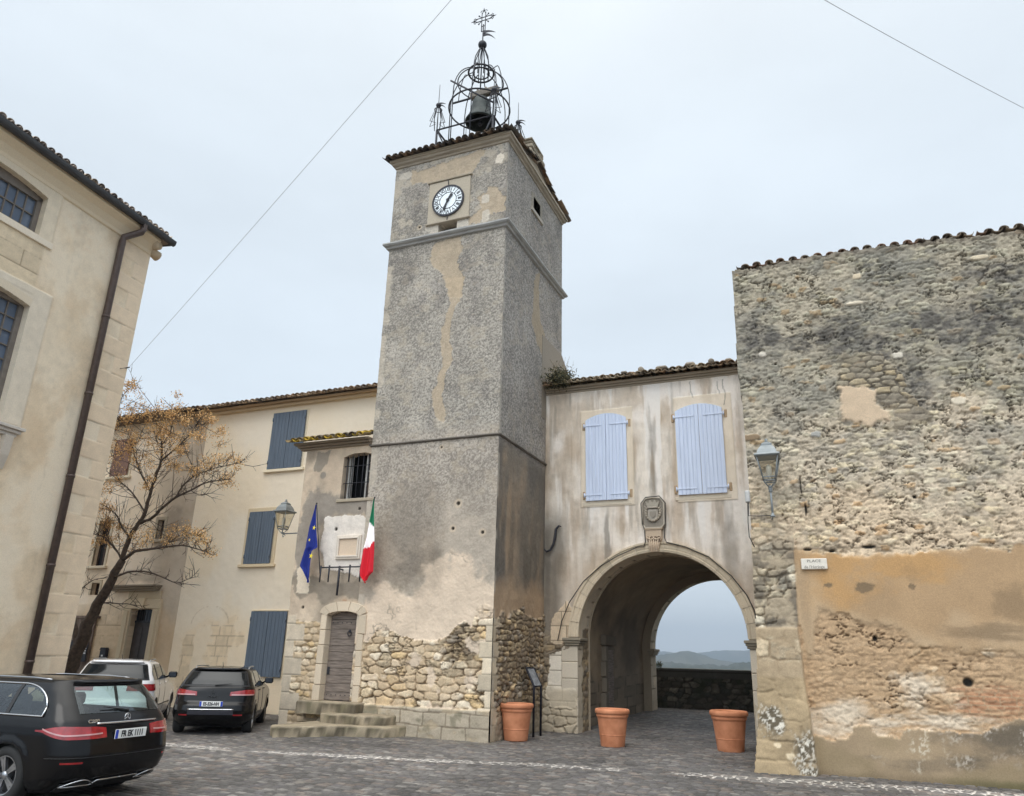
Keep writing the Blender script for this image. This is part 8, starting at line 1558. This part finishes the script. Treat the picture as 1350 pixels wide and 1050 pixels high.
# ---- dark small estate ----
def hatch_table(L, W, H, k=1.):
    w = W/2; return [(.20, .30, L-.4, w*.88, .2), (.30, .12, L-.2, w*.95, .3), (.42, .02, L-.03, w*.985, .34), (.52, .0, L, w, .36), (.64, .03, L-.01, w, .36), (.70, .10, L-.03, w, .34), (.82, .14, L-.12, w*.995, .33), (.92, .17, L-.5, w*.985, .31), (1.0, .20, L-1.0, w*.96, .28), (H*.70, .22, L-1.15, w*.94, .26), (H*.8, .32, L-1.4, w*.86, .22), (H*.9, .45, L-1.75, w*.79, .2), (H*.945, .50, L-1.95, w*.74, .2), (H*.965, .46, L-2.1, w*.70, .22), (H*.98, .6, L-2.3, w*.6, .25), (H*.992, .8, L-2.6, w*.42, .2), (H, 1.2, L-3.0, w*.15, .1)]
def hatch(name, label, pos, yaw, L, W, H, paint, wx, R, style):
    T = hatch_table(L, W, H); c = Car(name, label, pos, yaw, T, L, .12); zb, ztp = H*.705, H*.925
    ztf = lambda x: zb+(ztp-zb)*np.sqrt(np.clip(1-((min(x, 1.05)-1.05)/.5)**2, 0, 1)) if x < 1.05 else (ztp if x < L-2.2 else ztp-.22*((x-(L-2.2))/.95)**1.4)
    sh = lambda C: (C[:, 1] > .4) & (C[:, 0] > .62) & (C[:, 0] < L-1.35) & (C[:, 2] > zb+.02) & (C[:, 2] < np.array([ztf(x) for x in C[:, 0]])-.02); rh = lambda C: (C[:, 0] < .6) & (abs(C[:, 1]) < W*.5*.66) & (C[:, 2] > zb+.04) & (C[:, 2] < H*.915)
    c.body(paint, [sh, rh], [(wx[0], R, R*1.1), (wx[1], R, R*1.1)], linz(.20, H*.68, 36)+linz(H*.69, H*.945, 20)+linz(H*.95, H, 8)); c.underbody(.4, L-.4, W*.5*.76); c.wheels(wx[0], wx[1], W/2-.115, R, .2, style)
    side_glass(c, .58, L-1.3, zb, ztf, M_GLD)
    for sg in (1, -1): c.patch('rear_window_seal', M_TRIM, 0, 1.5, zb+.0, H*.93, .003, sg, back=.004); c.patch('rear_window', mat('tinted_glass', (.008, .01, .012), .10, bump=.15, bs=3, bd=.02), 0, 1.42, zb+.035, H*.915, .008, sg, back=.004)
    mb = MB(); G = []
    for z, d in ((H*.925, .008), (H*.935, .03), (H*.95, .04), (H*.965, .025), (H*.975, .0)): G.append([c.off(z, q, d) for q in np.linspace(0, 1.3, 12)])
    G = np.array(G); mb.grid(G); mb.grid(G*[1, -1, 1]); mb.build('roof_spoiler', paint, c.o, local=True)
    for sg in (1, -1):
        for xp in (1.1, L*.47): mb = MB(); mb.grid([[c.sp(xp+a, z, .010)*[1, sg, 1] for a in (-.035, .035)] for z in np.linspace(zb, ztf(xp)-.002, 6)]); mb.build('pillar', M_TRIM, c.o, local=True)
        o = empty('wing_mirror', (0, 0, 0)); o.parent = c.o; p = c.sp(L-1.55, zb+.02, 0)*[1, sg, 1]; mb = MB(); mb.box(p[0]-.06, p[0]+.08, min(p[1]+sg*.03, p[1]+sg*.24), max(p[1]+sg*.03, p[1]+sg*.24), zb+.0, zb+.15, .035); mb.tube([p, p+np.array([0, sg*.08, .05])], .025, 6); mb.build('mirror_housing', M_CARBLK, o, local=True)
        mb = MB(); mb.box(p[0]-.066, p[0]-.061, min(p[1]+sg*.05, p[1]+sg*.22), max(p[1]+sg*.05, p[1]+sg*.22), zb+.02, zb+.13); mb.build('mirror_glass', mat('dark_glass', (.03, .035, .045), .12, bump=0), o, local=True)
        mb = MB(); xs = np.linspace(.95, L-2.1, 14); mb.tube([c.off(H*.967, c.qx(x, H*.967), .045*min(1, 8*min(i, 13-i)/13))*[1, sg, 1] for i, x in enumerate(xs)], .014, 6); mb.build('roof_rail', M_ALU, c.o, local=True)
        for xh in (L*.30, L*.52): mb = MB(); mb.tube([c.sp(x, zb-.10, .014)*[1, sg, 1] for x in (xh, xh+.09, xh+.17)], .012, 6); mb.build('door_handle', paint, c.o, local=True)
        for xh in (1.28, L*.5):
            mb = MB(); mb.tube([c.sp(xh+(.0 if z > .6 else .05*(z-.6)), z, .001)*[1, sg, 1] for z in np.linspace(.32, zb, 8)], .005, 4); mb.build('door_seam', M_TRIM, c.o, local=True)
        c.patch('sill_trim', M_TRIM, c.qx(wx[0]+R*1.15, .25), c.qx(wx[1]-R*1.15, .25), .20, .30, .008, sg, 20, 2)
    p = c.pt(H*.72, 0); mb = MB(); mb.tube([(p[0]-.02, -.0, H*.725), (p[0]+.0, -.36, H*.75)], [.014, .006], 5); mb.build('wiper', M_TRIM, c.o, local=True)
    mb = MB(); mb.tube([(1.0, 0, H-.01), (.86, 0, H+.10)], [.008, .004], 5); mb.ball((1.0, 0, H-.015), .03, 6, .5); mb.build('aerial', M_TRIM, c.o, local=True)
    mb = MB(); mb.box(.5, L-1.3, -W*.4, W*.4, .6, .66); mb.build('cabin_floor', M_SEAT, c.o, local=True); c.seats((1.35, 2.3), .6, H*.66, H*.80); return c, zb
cl, zbc = hatch('dark_estate_car', 'dark small estate car parked facing the cream house, right of the white car', (-13.28, 14.15, 0), rad(124.1), 4.27, 1.75, 1.45, M_CARBLK, (.80, 3.38), .31, 5)
for sg in (1, -1):
    o = empty('tail_light', (0, 0, 0)); o.parent = cl.o; qe = cl.qx(.62, .9); mb = MB(); zb_ = lambda q: .83+.02*(q-.8); ztl = lambda q: .90+.055*min(1, max(0, q-.5)/.8); cl.patch('x', None, .66, 2.0, zb_, ztl, .012, sg, 14, 5, mb=mb); cl.patch('x', None, 2.0, qe, zb_, lambda q: .955-.09*(q-2)/(qe-2), .012, sg, 5, 5, mb=mb); mb.build('lens', M_RED, o, local=True)
    mb = MB(); cl.patch('x', None, .72, 1.75, lambda q: .835, lambda q: .862, .016, sg, 10, 2, mb=mb, back=.006); mb.build('reversing_light', M_REDL, o, local=True)
    cl.patch('bumper_reflector', M_RED, .95, 1.3, .42, .445, .008, sg, 6, 2)
p = cl.pt(.90, 0); mb = MB(); mb.prism([(-.032, .90), (0, .955), (.032, .90), (0, .845)], 'x', p[0]-.022, p[0]-.008); mb.build('diamond_badge', M_CHR, cl.o, local=True); mb = MB(); mb.prism([(-.014, .90), (0, .928), (.014, .90), (0, .872)], 'x', p[0]-.026, p[0]-.021); mb.build('badge_recess', M_TRIM, cl.o, local=True)
cl.badge_text('CLIO', .05, 0, .80, M_CHR, 1.9); cl.plate(.665, 'ES-526-HH', .50, .108, x=cl.pt(.66, 0)[0]-.03, blue2=True)
mb = MB(); pts = cl.line(.545, 0, .95, 0, .014, 12); mb.tube([p*[1, -1, 1] for p in pts[::-1]]+pts[1:], .013, 6); mb.build('chrome_trim', M_CHR, cl.o, local=True)
for sg in (1, -1): cl.patch('diffuser', mat('grey_plastic_trim', (.035, .035, .045), .5), 0, .95, .44, .525, .006, sg)
# ---- white crossover ----
wc, zbw = hatch('white_crossover_car', 'white crossover car parked between the tall house and the dark estate car', (-15.50, 13.25, 0), rad(128.3), 4.23, 1.82, 1.56, M_CARWHT, (.86, 3.45), .34, 5)
for sg in (1, -1):
    o = empty('tail_light', (0, 0, 0)); o.parent = wc.o; qe = wc.qx(.58, .95); mb = MB(); wc.patch('x', None, .6, 2.0, lambda q: .87, lambda q: 1.02, .012, sg, 14, 5, mb=mb); wc.patch('x', None, 2.0, qe, lambda q: .87+.06*(q-2)/(qe-2), lambda q: 1.02-.02*(q-2)/(qe-2), .012, sg, 5, 5, mb=mb); mb.build('lens', M_RED, o, local=True)
    for (a, b) in ((wc.qx(.35, .3)*0+1.2, 2.0),): wc.patch('lower_cladding', M_TRIM, 0, 2.0, .20, .50, .01, sg, 20, 4)
    mb = MB(); mb.tube(wc.line(.52, wc.qx(1.3, .5), wc.qx(3.0, .5), 0, .008, 14, sg), .012, 4); mb.build('side_moulding', M_TRIM, wc.o, local=True)
p = wc.pt(.95, 0); mb = MB(); mb.tube([(p[0]-.012, .055*cos(t), .95+.055*sin(t)) for t in np.linspace(0, 2*pi, 20)], .006, 5, cap=False); mb.build('round_badge', M_CHR, wc.o, local=True)
# ---- haze ----
HZB = 1
if HZB:
    mh = bpy.data.materials.new('haze'); mh.use_nodes = True; t = mh.node_tree; t.nodes.clear(); o_ = N(t, 'ShaderNodeOutputMaterial'); pv = N(t, 'ShaderNodeVolumePrincipled'); pv.inputs['Color'].default_value = (.52, .62, .74, 1); pv.inputs['Density'].default_value = 2.0e-4; pv.inputs['Anisotropy'].default_value = .0; t.links.new(pv.outputs[0], o_.inputs['Volume'])
    mb = MB(); mb.box(-7700, 7700, -7700, 7700, -85, 300); h_ = mb.build('haze', mh); tag(h_, kind='stuff')
